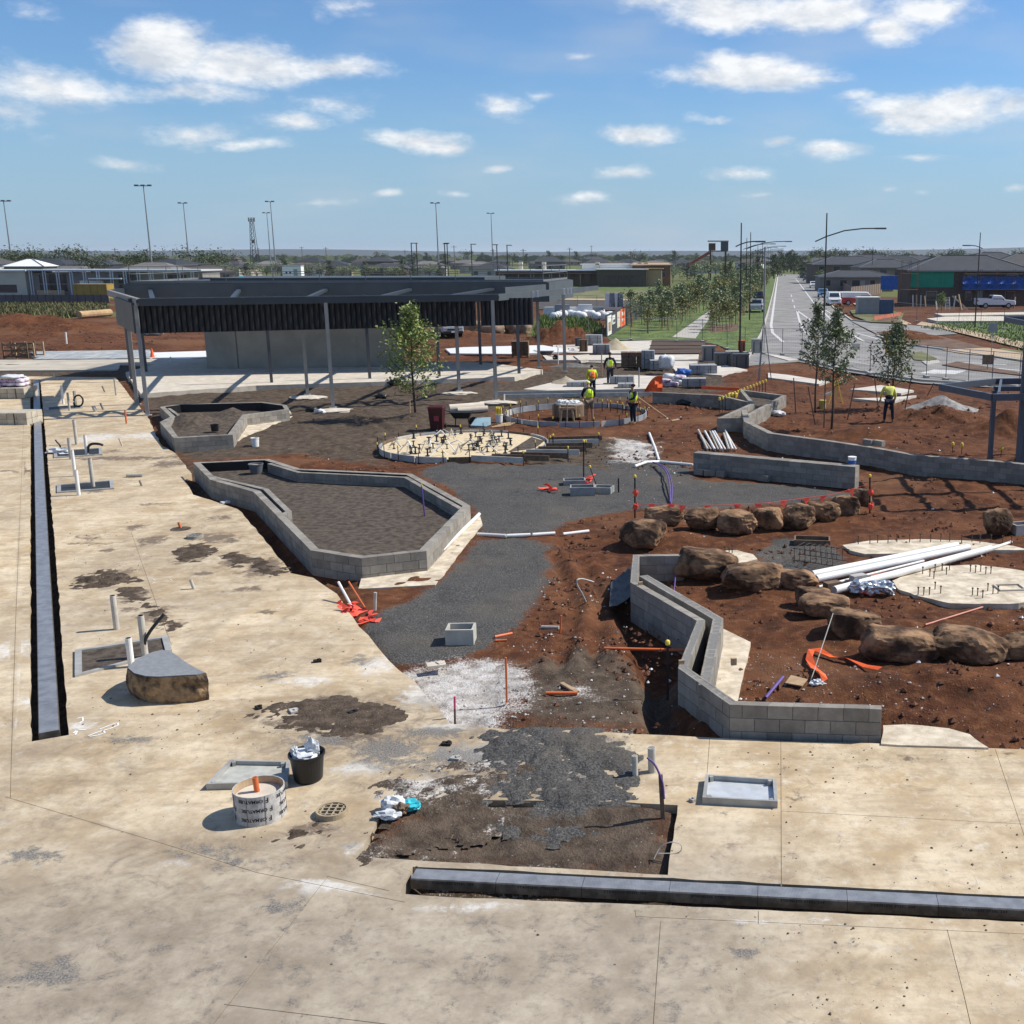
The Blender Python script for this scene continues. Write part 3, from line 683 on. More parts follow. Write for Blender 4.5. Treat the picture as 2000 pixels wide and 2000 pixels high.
# ------------------------------------------------------------------ block walls
def offs(path, d, closed):
    """mitred offset of a polyline to its left by d"""
    n = len(path); out = []
    for i in range(n):
        p = Vector(path[i][:2])
        a = Vector(path[i - 1][:2]) if (i > 0 or closed) else None
        b = Vector(path[(i + 1) % n][:2]) if (i < n - 1 or closed) else None
        ds = []
        if a is not None: ds.append((p - a).normalized())
        if b is not None: ds.append((b - p).normalized())
        ns = [Vector((-q.y, q.x)) for q in ds]
        if len(ns) == 1: out.append(p + ns[0] * d)
        else:
            m = (ns[0] + ns[1]); m.normalize(); k = max(.35, m.dot(ns[0])); out.append(p + m * (d / k))
    return out
def block_wall(par, path, z0, z1, th, closed=False, m=None, course=.2, blk=.4, cores=None, gap=.005):
    """courses of single blocks between the given face line and the line th to its left"""
    O = [Vector(p[:2]) for p in path]; I = offs(path, th, closed); n = len(O)
    Oc = offs(path, .012 if th > 0 else -.012, closed); Ic = offs(path, th - (.012 if th > 0 else -.012), closed)
    nc = max(1, round((z1 - z0) / course)); ch = (z1 - z0) / nc
    core = MB(); segs = n if closed else n - 1
    for i in range(segs):
        j = (i + 1) % n
        e0 = .012 if (not closed and i == 0) else 0; e1 = .012 if (not closed and i == segs - 1) else 0
        L = (O[j] - O[i]).length
        def lp(A, t): return A[i].lerp(A[j], t)
        core.prism([lp(Oc, e0 / L), lp(Oc, 1 - e1 / L), lp(Ic, 1 - e1 / L), lp(Ic, e0 / L)], z0, z1 - .006)
        nb = max(1, round(L / blk))
        for k in range(nc):
            br = [0.0] + [(q + (.5 if k % 2 else 0)) / nb for q in range(0 if k % 2 else 1, nb)] + [1.0]
            for t0, t1 in zip(br[:-1], br[1:]):
                if t1 - t0 < .02: continue
                g = gap / L; a = t0 + g; b = t1 - g
                jx = RND.uniform(-.002, .002); nn = Vector((-(O[j] - O[i]).y, (O[j] - O[i]).x)).normalized() * jx
                q = [lp(O, a) + nn, lp(O, b) + nn, lp(I, b) + nn, lp(I, a) + nn]
                zz0 = z0 + k * ch + (gap if k else 0); zz1 = z0 + (k + 1) * ch - gap + (RND.uniform(0, .004) if k == nc - 1 else 0)
                mb = MB()
                if k == nc - 1 and cores and i in cores:
                    # hollow top block: walls round two filled cores
                    def ip(u, v):
                        return (q[0].lerp(q[1], u)).lerp(q[3].lerp(q[2], u), v)
                    mb.prism([ip(0, 0), ip(1, 0), ip(1, .2), ip(0, .2)], zz0, zz1); mb.prism([ip(0, .8), ip(1, .8), ip(1, 1), ip(0, 1)], zz0, zz1)
                    for u0, u1 in ((0, .09), (.45, .55), (.91, 1)): mb.prism([ip(u0, .2), ip(u1, .2), ip(u1, .8), ip(u0, .8)], zz0, zz1 - .003)
                    gr = MB()
                    for u0, u1 in ((.09, .45), (.55, .91)): gr.prism([ip(u0, .2), ip(u1, .2), ip(u1, .8), ip(u0, .8)], zz0, zz1 - RND.choice((.012, .035, .05)))
                    o = mb.build('block', m or M_BLOCK, par); gr.build('core_fill', M_GROUT, o)
                else:
                    mb.prism(q, zz0, zz1); mb.build('block', m or M_BLOCK, par)
    core.build('mortar', M_MORTAR, par)
    return O, I
def strip(par, path, z0, z1, d0, d1, name, m, closed=False, segs=None):
    A = offs(path, d0, closed); B = offs(path, d1, closed); n = len(A); mb = MB()
    for i in range(n if closed else n - 1):
        if segs is not None and i not in segs: continue
        j = (i + 1) % n; mb.prism([A[i], A[j], B[j], B[i]], z0, z1)
    return mb.build(name, m, par)
def soil_bed(par, poly, z, name='soil', amp=.03, heaps=(), m=None, step=.22):
    xs = [p[0] for p in poly]; ys = [p[1] for p in poly]
    gx = np.arange(min(xs), max(xs), step); gy = np.arange(min(ys), max(ys), step); X, Y = np.meshgrid(gx, gy)
    X = X + NR.uniform(-.4, .4, X.shape) * step; Y = Y + NR.uniform(-.4, .4, X.shape) * step; ok = sdf(poly, X, Y) > step * .3
    pts = [Vector(p) for p in poly]; n = len(pts); ed = [(i, (i + 1) % n) for i in range(n)]
    pts += [Vector((x, y)) for x, y in zip(X[ok], Y[ok])]
    vs, es, fs, *_ = mgeo.delaunay_2d_cdt(pts, ed, [], 1, 1e-5)
    V = np.array([(v.x, v.y) for v in vs]); Z = z + amp * fbm(V[:, 0], V[:, 1], .9, 3, 2) + amp * .3 * fbm(V[:, 0], V[:, 1], 2.3, 3, 6)
    for hx, hy, r, hh in heaps:
        Z += hh * np.exp(-(((V[:, 0] - hx) / r) ** 2 + ((V[:, 1] - hy) / r) ** 2) * 1.5) * (1 + .6 * fbm(V[:, 0], V[:, 1], 2, 3, 9))
    mb = MB(); mb.add([(a[0], a[1], zz) for a, zz in zip(V, Z)], [tuple(f) for f in fs])
    return mb.build(name, m or M_SOILMIX, par, smooth=True)

# large planter in the middle
pa = PLA_IN                                    # outer top line, anticlockwise seen from above?
def ccw(p):
    return p if sum(p[i][0] * p[(i + 1) % len(p)][1] - p[(i + 1) % len(p)][0] * p[i][1] for i in range(len(p))) > 0 else list(reversed(p))
pa = ccw([tuple(p) for p in pa])
c0 = Vector((sum(p[0] for p in pa) / len(pa), sum(p[1] for p in pa) / len(pa), 0))
PL = thing('block_planter', 'large angular grey block planter filled with dark soil beside the long pale slab', 'planter', c0, group='block planters')
block_wall(PL, pa, -.15, PLA_TOP, .19, True)
strip(PL, pa, -.1, PLA_TOP - .012, .192, .204, 'waterproof_lining', M_BLACK, True)
soil_bed(PL, [tuple(p) for p in offs(pa, .2, True)], .14, heaps=[(*G(650, 1085, .3)[:2], .7, .14), (*G(680, 1075, .3)[:2], .4, .1)])
def pick(pts, z): return [tuple(G(x, y, z)[:2]) for x, y in pts]
for seg in ([(530,904),(588,921),(700,926),(797,931)], [(797,931),(905,992)]):
    block_wall(PL, pick(seg, PLA_TOP), .0, PLA_TOP - .004, -.14, cores=())
w2 = pick([(417,929),(524,954),(570,998),(552,1006)], PLA_TOP)
block_wall(PL, w2, .0, PLA_TOP - .004, -.15)
ft = MB(); ft.prism(pick([(700,1150),(706,1128),(834,1112),(921,1022),(935,1000),(942,1022),(850,1142)], -.02), -.2, -.02)
ft.build('footing', M_FOOT, PL)
a_, b_ = G(858, 1080, .03), G(936, 1004, .03); one('pipe', 'white pipe lying on the footing along the right side of the big planter', 'pipe', MB().pipe(a_, b_, .045), M_PVC)
# small planter at the corner of the pavilion
PB_TOP = .42
pb = ccw(pick([(312,794.5),(332.6,813.9),(311.9,824.2),(339,855.3),(454.4,849),(482,810),(565,799.5),(560,791),(515,785),(350,789)], PB_TOP))
c1 = Vector((sum(p[0] for p in pb) / len(pb), sum(p[1] for p in pb) / len(pb), 0))
PB = thing('block_planter', 'small notched grey block planter with two soil heaps in front of the dark pavilion', 'planter', c1, group='block planters')
block_wall(PB, pb, -.15, PB_TOP, .19, True)
strip(PB, pb, -.1, PB_TOP - .012, .192, .204, 'waterproof_lining', M_BLACK, True)
block_wall(PB, pick([(333,797),(353,811),(328,825),(345,849)], PB_TOP), .0, PB_TOP - .004, -.13)
soil_bed(PB, [tuple(p) for p in offs(pb, .2, True)], .05, heaps=[(*G(375, 825, .2)[:2], 1.1, .55), (*G(450, 808, .2)[:2], .8, .4)])
f2 = MB(); f2.prism(pick([(340,875),(455,868),(480,850),(572,813),(565,800),(482,812),(454,850)], -.04), -.2, -.04); f2.build('footing', M_FOOT, PB)

# zigzag double wall at the right
C_TOP = .5
WC = thing('block_wall', 'zigzag double grey block wall with open cavity beside the foreground slab', 'wall', G(1372, 1240), group='retaining block walls')
cpath = pick([(1378,1081),(1236,1083),(1231,1137),(1361,1212),(1324,1304),(1425,1376),(1723,1385)], C_TOP)
block_wall(WC, cpath, -.35, C_TOP, .15, cores=(1, 3, 4))
ip = pick([(1264,1122),(1413,1207),(1388,1338)], C_TOP)
block_wall(WC, ip, -.15, C_TOP - .004, -.19, cores=(0, 1))
ff = MB(); ff.prism(pick([(1385,1338),(1413,1228),(1466,1254),(1440,1372),(1428,1366)], .0), -.3, .0); ff.build('footing', M_FOOT, WC)
for p in ((1433,1292), (1251,1142), (1331,1296)):
    q = G(p[0], p[1], C_TOP); MB().box((q.x, q.y, C_TOP + .0), (.09, .05, .12), .3).build('spacer_block', M_TIMBER, WC)
# straight wall with bucket
WD = thing('block_wall', 'straight thick grey block wall with a blue and white tin on its right end', 'wall', G(1520, 945), group='retaining block walls')
dp = [Vector(p) for p in pick([(1354,884),(1671,912)], .62)]
block_wall(WD, dp, -.1, .62, .4, m=M_BLOCK)
dd = (dp[1] - dp[0]).normalized()
for k, (t, w_) in enumerate(((.06, .34), (.13, .38), (.2, .3), (.47, .4))):
    q = dp[0].lerp(dp[1], t) - Vector((-dd.y, dd.x)) * .22
    one('loose_block', ('loose grey block lying at the foot of the straight wall, ' + ('first', 'second', 'third', 'fourth')[k] + ' from its left end'), 'block', MB().box((q.x, q.y, .04), (w_, .19, .19), math.atan2(dd.y, dd.x) + RND.uniform(-.2, .2)), M_BLOCK, 'loose blocks by the straight wall')
# long wall behind it
WE = thing('block_wall', 'long low grey block retaining wall running behind the straight wall to the steel pergola', 'wall', G(1700, 905), group='retaining block walls')
ep = pick([(1448,800),(1453,823),(1500,846),(1620,862),(1700,874),(1790,890),(1930,900),(2080,915)], .58)
block_wall(WE, ep, -.15, .58, .24)
rz = math.atan2(ep[5][1] - ep[3][1], ep[5][0] - ep[3][0])
for k, (px, py) in enumerate(((1697,868),(1718,870))):
    q = G(px, py, .62); MB().box((q.x, q.y + .12, .58 + .1), (.39, .19, .19), rz).build('block', M_BLOCK, WE)
for k, (px, py) in enumerate(((1700,900),(1722,905),(1745,910))):
    q = G(px, py, .05); one('loose_block', 'loose grey block leaning on the long retaining wall, ' + ('left', 'middle', 'right')[k] + ' of three', 'block', MB().box((q.x, q.y, .09), (.39, .19, .19), rz + RND.uniform(-.15, .15)), M_BLOCK, 'loose blocks by the long wall')
# stepped planter walls further back
WF = thing('block_wall', 'low dark grey retaining wall behind the round formwork, near the orange mesh', 'wall', G(1370, 800), group='retaining block walls')
block_wall(WF, pick([(1274,766),(1401,772),(1466,787)], .48), -.15, .48, .19)
WG = thing('block_wall', 'kinked grey block planter wall with a wide flat top at the end of the low wall', 'wall', G(1470, 815), group='retaining block walls')
block_wall(WG, ccw(pick([(1443,760),(1536,772),(1455,816),(1400,817),(1466,788)], .5)), -.15, .5, .19, True)
soil_bed(WG, [tuple(p) for p in offs(ccw(pick([(1443,760),(1536,772),(1455,816),(1400,817),(1466,788)], .5)), .2, True)], .25)

# round-ended concrete pads
def pad(name, label, pts, z, t=.15, m=None, seed=0, amp=.05):
    mb = MB(); p = [Vector(q) for q in gpoly(pts, z)]; out = []
    n = len(p)
    for i in range(n):
        for k in range(6):
            q = p[i].lerp(p[(i + 1) % n], k / 6); e = Vector((q.x * 1.7, q.y * 1.7, seed))
            out.append((q.x + amp * mnz.noise(e), q.y + amp * mnz.noise(e + Vector((5, 3, 1)))))
    mb.prism(out, z - t, z); return one(name, label, 'concrete pad', mb, m or M_FOOT, 'small concrete pads')
def ring_px(cx, cy, rx, ry, n=20, a0=0, a1=360):
    return [(cx + rx * math.cos(math.radians(a0 + (a1 - a0) * i / n)), cy - ry * math.sin(math.radians(a0 + (a1 - a0) * i / n))) for i in range(n)]
pad('concrete_pad', 'rounded concrete pad at the right end of the zigzag wall', [(1724,1417),(1773,1416),(1850,1423),(1897,1435),(1930,1460),(1724,1452)], .03)
pad('concrete_pad', 'pale round concrete pad with starter bars in front of the white pipes', [(1742,1136),(1775,1115),(1840,1105),(1910,1103),(1985,1112),(2090,1130),(2100,1160),(1990,1178),(1860,1180),(1790,1163),(1755,1150)], .0, seed=3, amp=.12)
pad('concrete_pad', 'pale curved concrete pad behind the white pipes with loose bars on it', [(1646,1064),(1700,1056),(1800,1053),(1900,1056),(1980,1066),(2010,1074),(1930,1074),(1840,1073),(1760,1080),(1690,1082),(1660,1075)], .0, seed=5)
pad('concrete_pad', 'small pale concrete pad behind the lower boulder row', [(1375,1078),(1440,1074),(1470,1082),(1480,1092),(1450,1100),(1400,1098)], .0, seed=8)
# starter bars: each group of bars stands in one pad
def starter(px, py, h=.16):
    q = G(px, py, 0.0); return MB().tube([(q.x, q.y, -.05), (q.x, q.y, h)], .012, 5).lathe((q.x, q.y, h - .02), [(.018, 0), (.022, .01), (.02, .03), (.006, .036)], 6)
bars = [(1803+RND.uniform(-4,4)+i*11, 1123+RND.uniform(-9,9)) for i in range(5)] + [(1895+i*10, 1118+RND.uniform(-6,8)) for i in range(5)] + [(1793+i*11, 1152+RND.uniform(-8,10)) for i in range(5)] + [(1899+i*10, 1160+RND.uniform(-7,8)) for i in range(6)] + [(1826+i*14, 1116-i*1.2) for i in range(3)]
for k, (x, y) in enumerate(bars): one('starter_bar', 'short steel starter bar sticking up from the pale round concrete pad', 'steel bar', starter(x, y), M_REBAR, 'starter bars in the round pad')
for k in range(16): one('starter_bar', 'short steel starter bar along the back edge of the curved concrete pad', 'steel bar', starter(1675 + k * 20 + RND.uniform(-4, 4), 1062 - 5 * math.sin(k / 15 * math.pi) + RND.uniform(0, 3), .2), M_REBAR, 'starter bars in the curved pad')
for k, (x, y) in enumerate(((1416,1083),(1424,1086),(1430,1080))): one('starter_bar', 'short steel starter bar in the small pad behind the boulders', 'steel bar', starter(x, y, .2), M_REBAR, 'starter bars in the small pad')

# ------------------------------------------------------------------ linear drains
def drain(name, label, p0, p1, ztop, w, hgt, letters, n):
    p0 = Vector(p0); p1 = Vector(p1); d = (p1 - p0); L = d.length; d.normalize(); rz = math.atan2(d.y, d.x)
    T = thing(name, label, 'drain', (p0.x, p0.y, 0), 0.0)
    tv = text_faces('STAINLESS STEEL 304', .042, 1.25) if letters else None
    s = L / n
    for i in range(n):
        c = p0 + d * (s * (i + .5))
        m3 = Matrix.Rotation(rz, 3, 'Z'); mb = MB()
        def P(x, y, z): q = m3 @ Vector((x, y, 0)); return (c.x + q.x, c.y + q.y, z)
        e = s / 2 - .0025; b = .012
        # folded section: flat top, small bevel, side skirts
        prof = [(-w / 2, ztop - hgt), (-w / 2, ztop - b), (-w / 2 + b, ztop), (w / 2 - b, ztop), (w / 2, ztop - b), (w / 2, ztop - hgt)]
        vs = [P(-e, y, z) for y, z in prof] + [P(e, y, z) for y, z in prof]
        mb.add(vs, [(k, k + 6, k + 7, k + 1) for k in range(5)] + [tuple(range(6)), tuple(reversed(range(6, 12))), (0, 5, 11, 6)])
        o = mb.build('channel_section', M_DRAIN, T)
        if letters:
            lb = MB(); lb.add([P(x + RND.uniform(-.001, .001), -w / 2 - .0015, ztop - .038 + y) for x, y, _ in tv[0]], tv[1]); lb.build('lettering', M_LETTER, o)
    return T
def drain_mat():
    m = bpy.data.materials.new('perforated_stainless'); m.use_nodes = True; t = NT(m.node_tree); b = t.n['Principled BSDF']
    b.inputs['Metallic'].default_value = .35; b.inputs['Roughness'].default_value = .42
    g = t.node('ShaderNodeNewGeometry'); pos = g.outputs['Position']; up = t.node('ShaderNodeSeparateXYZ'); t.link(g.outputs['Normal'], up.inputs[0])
    v = t.node('ShaderNodeTexVoronoi'); v.inputs['Scale'].default_value = 62; v.inputs['Randomness'].default_value = 0.0
    t.link(pos, v.inputs['Vector'])
    hole = t.math('MULTIPLY', t.math('LESS_THAN', v.outputs['Distance'], .30), t.math('GREATER_THAN', up.outputs[2], .9))
    n = t.noise(pos, 5, 4, .6)
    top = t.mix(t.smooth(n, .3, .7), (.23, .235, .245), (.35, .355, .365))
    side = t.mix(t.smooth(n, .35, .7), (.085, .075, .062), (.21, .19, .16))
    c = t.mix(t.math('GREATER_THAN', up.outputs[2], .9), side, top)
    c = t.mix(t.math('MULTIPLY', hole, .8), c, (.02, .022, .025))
    t.link(c, b.inputs['Base Color']); return m
M_DRAIN = drain_mat()
a, b2 = G(804, 1704, .03), G(2000, 1764, .03); dirn = (b2 - a).normalized()
drain('linear_drain', 'raised stainless steel drain with lettered sides crossing the front slab', a + dirn * .02, a + dirn * 9.0, .02, .23, .13, True, 9)
a, b2 = G(95, 1424, .06), G(70, 742, .06)
drain('linear_drain', 'long stainless steel drain in an open trench along the left slab', a, b2, .02, .28, .13, False, 46)
# ------------------------------------------------------------------ things on the near slab
def ppm(Y, z=0.0): return FPX / (Y * math.cos(TILT) + (CAMH - z) * math.sin(TILT))
CA = lambda pts, z: [G(x, y, z) for x, y in pts]

# cardboard form tube with upside-down print
q = G(511, 1590); fx, fy, fr, fh = q.x, q.y - .02, .315, .40
T = thing('form_tube', 'round cardboard form tube with upside-down lettering standing on the slab', 'form tube', (fx, fy, 0))
o = MB().lathe((fx, fy, 0), [(fr - .012, .06), (fr - .012, fh), (fr, fh), (fr, 0)], 40, cap0=True, cap1=False).build('tube_wall', None, T, mats=[M_PRINT], smooth=False)
MB().lathe((fx, fy, 0), [(fr - .013, .30), (fr - .0135, fh - .004)], 40, False, False).build('inner_face', M_CARD, T)
MB().lathe((fx, fy, .0), [(fr - .02, .30), (.001, .305)], 40, False, False).build('fill', M_CONCL, T)
big = text_faces('F', .092); rest = text_faces('ORMATUBE', .064, .95)
for row in range(3):
    z0 = .34 - row * .125
    for k in range(4):
        a0 = math.radians(-90) + (k - 1) * 1.57 + (.02, .16, .1)[row]
        mb = MB()
        for (vs, fs), dx in ((big, -.205), (rest, .005)):
            pts = []
            for x, y, _ in vs:
                u, v = -(x + dx), -y                      # turned half round
                a = a0 + u / fr; pts.append((fx + (fr + .002) * math.cos(a), fy + (fr + .002) * math.sin(a), max(.004, min(fh - .004, z0 + v))))
            mb.add(pts, fs)
        mb.build('lettering', M_LETTER, T)
    mb = MB()
for k in range(9):
    a = k * .71 + .3; mb = MB()
    mb.tube([(fx + (fr + .001) * math.cos(a), fy + (fr + .001) * math.sin(a), .01), (fx + (fr + .001) * math.cos(a + .03), fy + (fr + .001) * math.sin(a + .03), fh - .005)], .0025, 4).build('printed_seam', M_LETTER, T)
one('orange_pipe', 'short orange pipe stub standing inside the form tube', 'pipe', MB().pipe((fx - .04, fy + .05, .25), (fx - .055, fy + .05, .50), .035), M_ORPIPE)

# black tub with plastic bags
q = G(603, 1522); T = thing('plastic_tub', 'black plastic tub standing beside the square steel tray', 'tub', (q.x, q.y, 0))
MB().lathe(q, [(.17, 0), (.19, .03), (.225, .36), (.245, .37), (.245, .40), (.228, .40), (.215, .36), (.18, .05)], 32, True, True).build('tub_body', M_BLKPL, T)
mb = MB(); mb.blob((q.x - .03, q.y, .36), (.17, .16, .07), 3, 3, .35, 2.2); mb.blob((q.x + .06, q.y + .05, .44), (.09, .05, .14), 5, 3, .5, 2.5); mb.blob((q.x - .16, q.y - .02, .42), (.05, .05, .08), 8, 3, .5, 2.5)
one('plastic_bags', 'crumpled clear plastic bags heaped in the black tub', 'plastic bag', mb, M_BAG)

def tray(label, pts, z, rim, m, plate, fill=None):
    p = CA(pts, z); c = sum(p, Vector()) / 4; T = thing('steel_tray', label, 'pit cover', (c.x, c.y, 0), group='square recessed pit covers')
    n = 4
    inn = [v + (c - v).normalized() * .055 for v in p]
    for i in range(4):
        j = (i + 1) % 4; MB().prism([p[i], p[j], inn[j], inn[i]], 0.0, z + (.001 if i % 2 else 0)).build('rim', m, T)
    MB().prism(inn, .0, z - rim).build('plate', plate, T)
    for i in range(4):
        k = p[i] + (c - p[i]).normalized() * .10; MB().box((k.x, k.y, z - rim * .5), (.05, .05, rim), .4).build('corner_lug', m, T)
    return T
tray('square galvanised recessed pit cover beside the form tube', [(449,1484),(566,1486),(562,1527),(402,1531)], .09, .06, M_GALV, mat('tray_cement', (.40, .40, .36), .85, .15, 6))
tray('square steel recessed pit cover with a pale plate on the right of the slab', [(1378,1512),(1516,1521),(1519,1565),(1372,1557)], .10, .07, M_GALV, mat('tray_plate', (.60, .62, .63), .4, .12, 4, metal=.3))
for lab, pts in (('long rectangular steel frame round a soil slot next to the cut boulder', [(146,1269),(328,1241),(336,1270),(146,1319)]),
                 ('long steel frame with water in it further up the left slab', [(111,946),(221,937),(223,953),(111,961)]),
                 ('dark narrow steel frame below the farthest pipe cluster on the left slab', [(105,880),(199,874),(200,887),(105,893)]),
                 ('narrow steel channel frame at the far end of the left slab', [(90,795),(160,790),(162,796),(90,801)])):
    p = CA(pts, .04); c = sum(p, Vector()) / 4; T = thing('slot_pit', lab, 'slot pit', (c.x, c.y, 0), group='pit frames in the left slab')
    inn = [v.lerp(c, .14) for v in p]
    for i in range(4):
        j = (i + 1) % 4; MB().prism([p[i], p[j], inn[j], inn[i]], .0, .04 + (.002 if i % 2 else 0)).build('frame_bar', M_GALV, T)
    MB().prism(inn, .0, .012).build('bed', M_SOILMIX if 'soil' in lab else mat('pit_water', (.03, .03, .03), .6, .3), T)

def grate(label, px, py, r, h, m):
    q = G(px, py); T = thing('grate_lid', label, 'grate', q, group='round grates')
    MB().lathe(q, [(r, 0), (r, h), (r - .025, h), (r - .025, .015), (r, 0)], 36, False, False).build('ring', m, T)
    MB().lathe(q, [(r - .02, .02), (.001, .022)], 24, False, False).build('dark_well', M_BLACK, T)
    for k in (-1.5, -.5, .5, 1.5):
        y = k * r * .42; L = math.sqrt(max(.01, (r - .04) ** 2 - y * y))
        MB().box((q.x, q.y + y, h - .018), (2 * L, .017, .03), 0).build('grate_bar', m, T); MB().box((q.x + y, q.y, h - .019), (.017, 2 * L, .03), 0).build('grate_bar', m, T)
grate('round waffle grate standing proud of the slab between form tube and dirt pit', 649, 1590, .20, .075, mat('sand_plastic', (.36, .29, .19), .7, .15, 9))
grate('small round waffle grate far up the left slab near the big planter', 381, 1050, .20, .075, mat('grey_grate', (.30, .28, .24), .7, .15, 9))

# boulder seat with sawn top
tp = CA([(250,1305),(262,1292),(278,1282),(298,1274),(316,1270),(331,1271),(346,1281),(360,1292),(380,1304),(401,1314),(383,1318),(345,1320),(311,1322),(285,1321),(262,1315)], .46)
c = sum(tp, Vector()) / len(tp); T = thing('cut_boulder', 'boulder seat with a smooth sawn grey top and rough brown sides', 'boulder', (c.x, c.y, 0))
dn = []
for v, nx_ in zip(tp, tp[1:] + tp[:1]): dn += [v, v.lerp(nx_, .33), v.lerp(nx_, .66)]
rings = []; nr = 9
for k in range(nr):
    t = k / (nr - 1); z = .455 * t
    r = []
    for v in dn:
        d = (v - c); d.z = 0; e = Vector((v.x * 2.2, v.y * 2.2, z * 3.0)); s = 1.0 + .05 * math.sin(t * 2.6) + .09 * mnz.fractal(e, .6, 2, 4) * (1 - t ** 4)
        r.append((c.x + d.x * s, c.y + d.y * s, z))
    rings += r
n = len(dn); mb = MB(); mb.add(rings, [(k * n + i, k * n + (i + 1) % n, (k + 1) * n + (i + 1) % n, (k + 1) * n + i) for k in range(nr - 1) for i in range(n)])
mb.build('rough_side', M_BSIDE, T)
MB().prism([(v.x, v.y) for v in tp], .44, .466).build('sawn_top', M_BTOP, T)

# upright pipes in the left slab
PIPES = [(228,1229,1163,.055,M_PVCD,'tallest cream pipe standing alone behind the cut boulder'),(284,1284,1202,.058,M_PVCD,'grey banded pipe with a black conduit behind the cut boulder'),(257,1302,1246,.055,M_PVC,'white pipe directly left of the cut boulder'),
  (379,1150,1132,.035,M_PVCD,'stubby grey pipe end alone on the open slab'),(150,868,820,.06,M_PVCD,'leaning cream pipe of the middle pipe cluster'),(139,897,856,.06,M_PVCD,'left pipe of the middle pipe cluster by the white bag'),
  (147,930,879,.05,M_PVC,'back pipe of the near pipe cluster at the wet frame'),(154,967,918,.055,M_PVC,'front pipe of the near pipe cluster at the wet frame'),(170,888,850,.055,M_PVC,'right pipe of the middle pipe cluster'),(182,951,895,.06,M_PVCD,'grey pipe inside the wet steel frame'),
  (124,789,753,.055,M_PVC,'left white pipe of the farthest cluster'),(136,802,767,.05,M_PVCD,'front pipe of the farthest cluster'),(148,794,764,.06,M_PVCD,'pipe inside the black hose coil'),(187,804,793,.08,M_PVCD,'short fat pipe stub right of the farthest cluster'),
  (202,800,787,.05,M_STEELD,'short dark pipe stub next to the fat stub'),(239,871,856,.03,M_PVCD,'thin grey stub near the small planter'),(277,949,938,.03,M_STEELD,'thin dark stub near the corner of the big planter'),(227,772,739,.05,M_PVCD,'tall pipe at the right edge of the far slab'),
  (247,827,801,.035,M_ORPIPE,'orange pipe stub near the pavilion corner post'),(353,1031,1020,.035,M_ORPIPE,'orange pipe stub in a round hole of the slab'),(205,766,754,.04,M_STEELD,'short black stub between the far slab ribs'),
  (1241,1515,1476,.04,M_PVCD,'slim grey pipe stub at the edge of the gravel'),(1274,1507,1460,.058,M_PVCD,'wide grey pipe stub with a pinkish cap by the gravel'),(107,742,728,.06,M_PVCD,'grey stub at the far end of the steel drain')]
for x, yb, yt, r, m, lab in PIPES:
    q = G(x, yb); top = at(x - (1333 - x) * .012 * (yb - yt) / 30, yt, q.y)
    one('pipe', lab, 'pipe', MB().pipe((q.x, q.y, -.02), (top.x if abs(top.x - q.x) < .12 else q.x, q.y, top.z), r, .14, 14), m, 'pipe stubs in the slab')
q = G(353, 1033); mb = MB(); mb.lathe((q.x, q.y, .0), [(.26, .004), (.001, .005)], 24, False, False); one('slab_hole', 'shallow round dark hole in the slab round an orange stub', 'hole', mb, M_SOILMIX)
# black conduits
def hose(label, pts, r, m, name='conduit', cat='conduit', group='loose conduits', n=8):
    ps = [p if isinstance(p, Vector) else Vector(p) for p in pts]; out = []
    for i in range(len(ps) - 1):
        p0 = ps[max(i - 1, 0)]; p1 = ps[i]; p2 = ps[i + 1]; p3 = ps[min(i + 2, len(ps) - 1)]
        for k in range(6):
            t = k / 6; out.append(.5 * ((2 * p1) + (p2 - p0) * t + (2 * p0 - 5 * p1 + 4 * p2 - p3) * t * t + (3 * p1 - p0 - 3 * p2 + p3) * t ** 3))
    out.append(ps[-1]); return one(name, label, cat, MB().tube(out, r, n), m, group, smooth=True)
b0 = G(281, 1284)
hose('black conduit bent against the grey banded pipe', [at(282,1290,b0.y), at(283,1255,b0.y - .02), at(290,1238,b0.y - .03), at(303,1220,b0.y), at(321,1199,b0.y + .1)], .03, M_BLKPL)
b0 = G(172, 888); hose('black hose drooping over the dark narrow frame', [at(172,884,b0.y), at(173,872,b0.y), at(180,867,b0.y), at(192,867,b0.y), at(200,869,b0.y - .1)], .045, M_BLKPL)
b0 = G(150, 797); hose('black hose coiled in a ring round the far pipe', [at(146 + 0,796,b0.y)] + [at(153 + 9 * math.cos(a), 783 - 11 * math.sin(a), b0.y) for a in [i * .6 + 3.4 for i in range(11)]], .04, M_BLKPL)
b0 = G(119, 880); hose('thin black conduit poking up by the white bag', [at(119,880,b0.y), at(117,870,b0.y), at(112,864,b0.y), at(108,859,b0.y)], .03, M_BLKPL)
q = G(262, 932); one('pipe', 'cut piece of cream pipe lying on the slab near the wet frame', 'pipe', MB().pipe((q.x - .24, q.y, .06), (q.x + .24, q.y + .06, .06), .06), M_PVCD)
mb = MB(); q = G(118, 885); mb.blob((q.x, q.y, .08), (.42, .25, .12), 4, 3, .5, 2); one('plastic_bag', 'white plastic bag lying by the middle pipe cluster', 'plastic bag', mb, M_BAG)
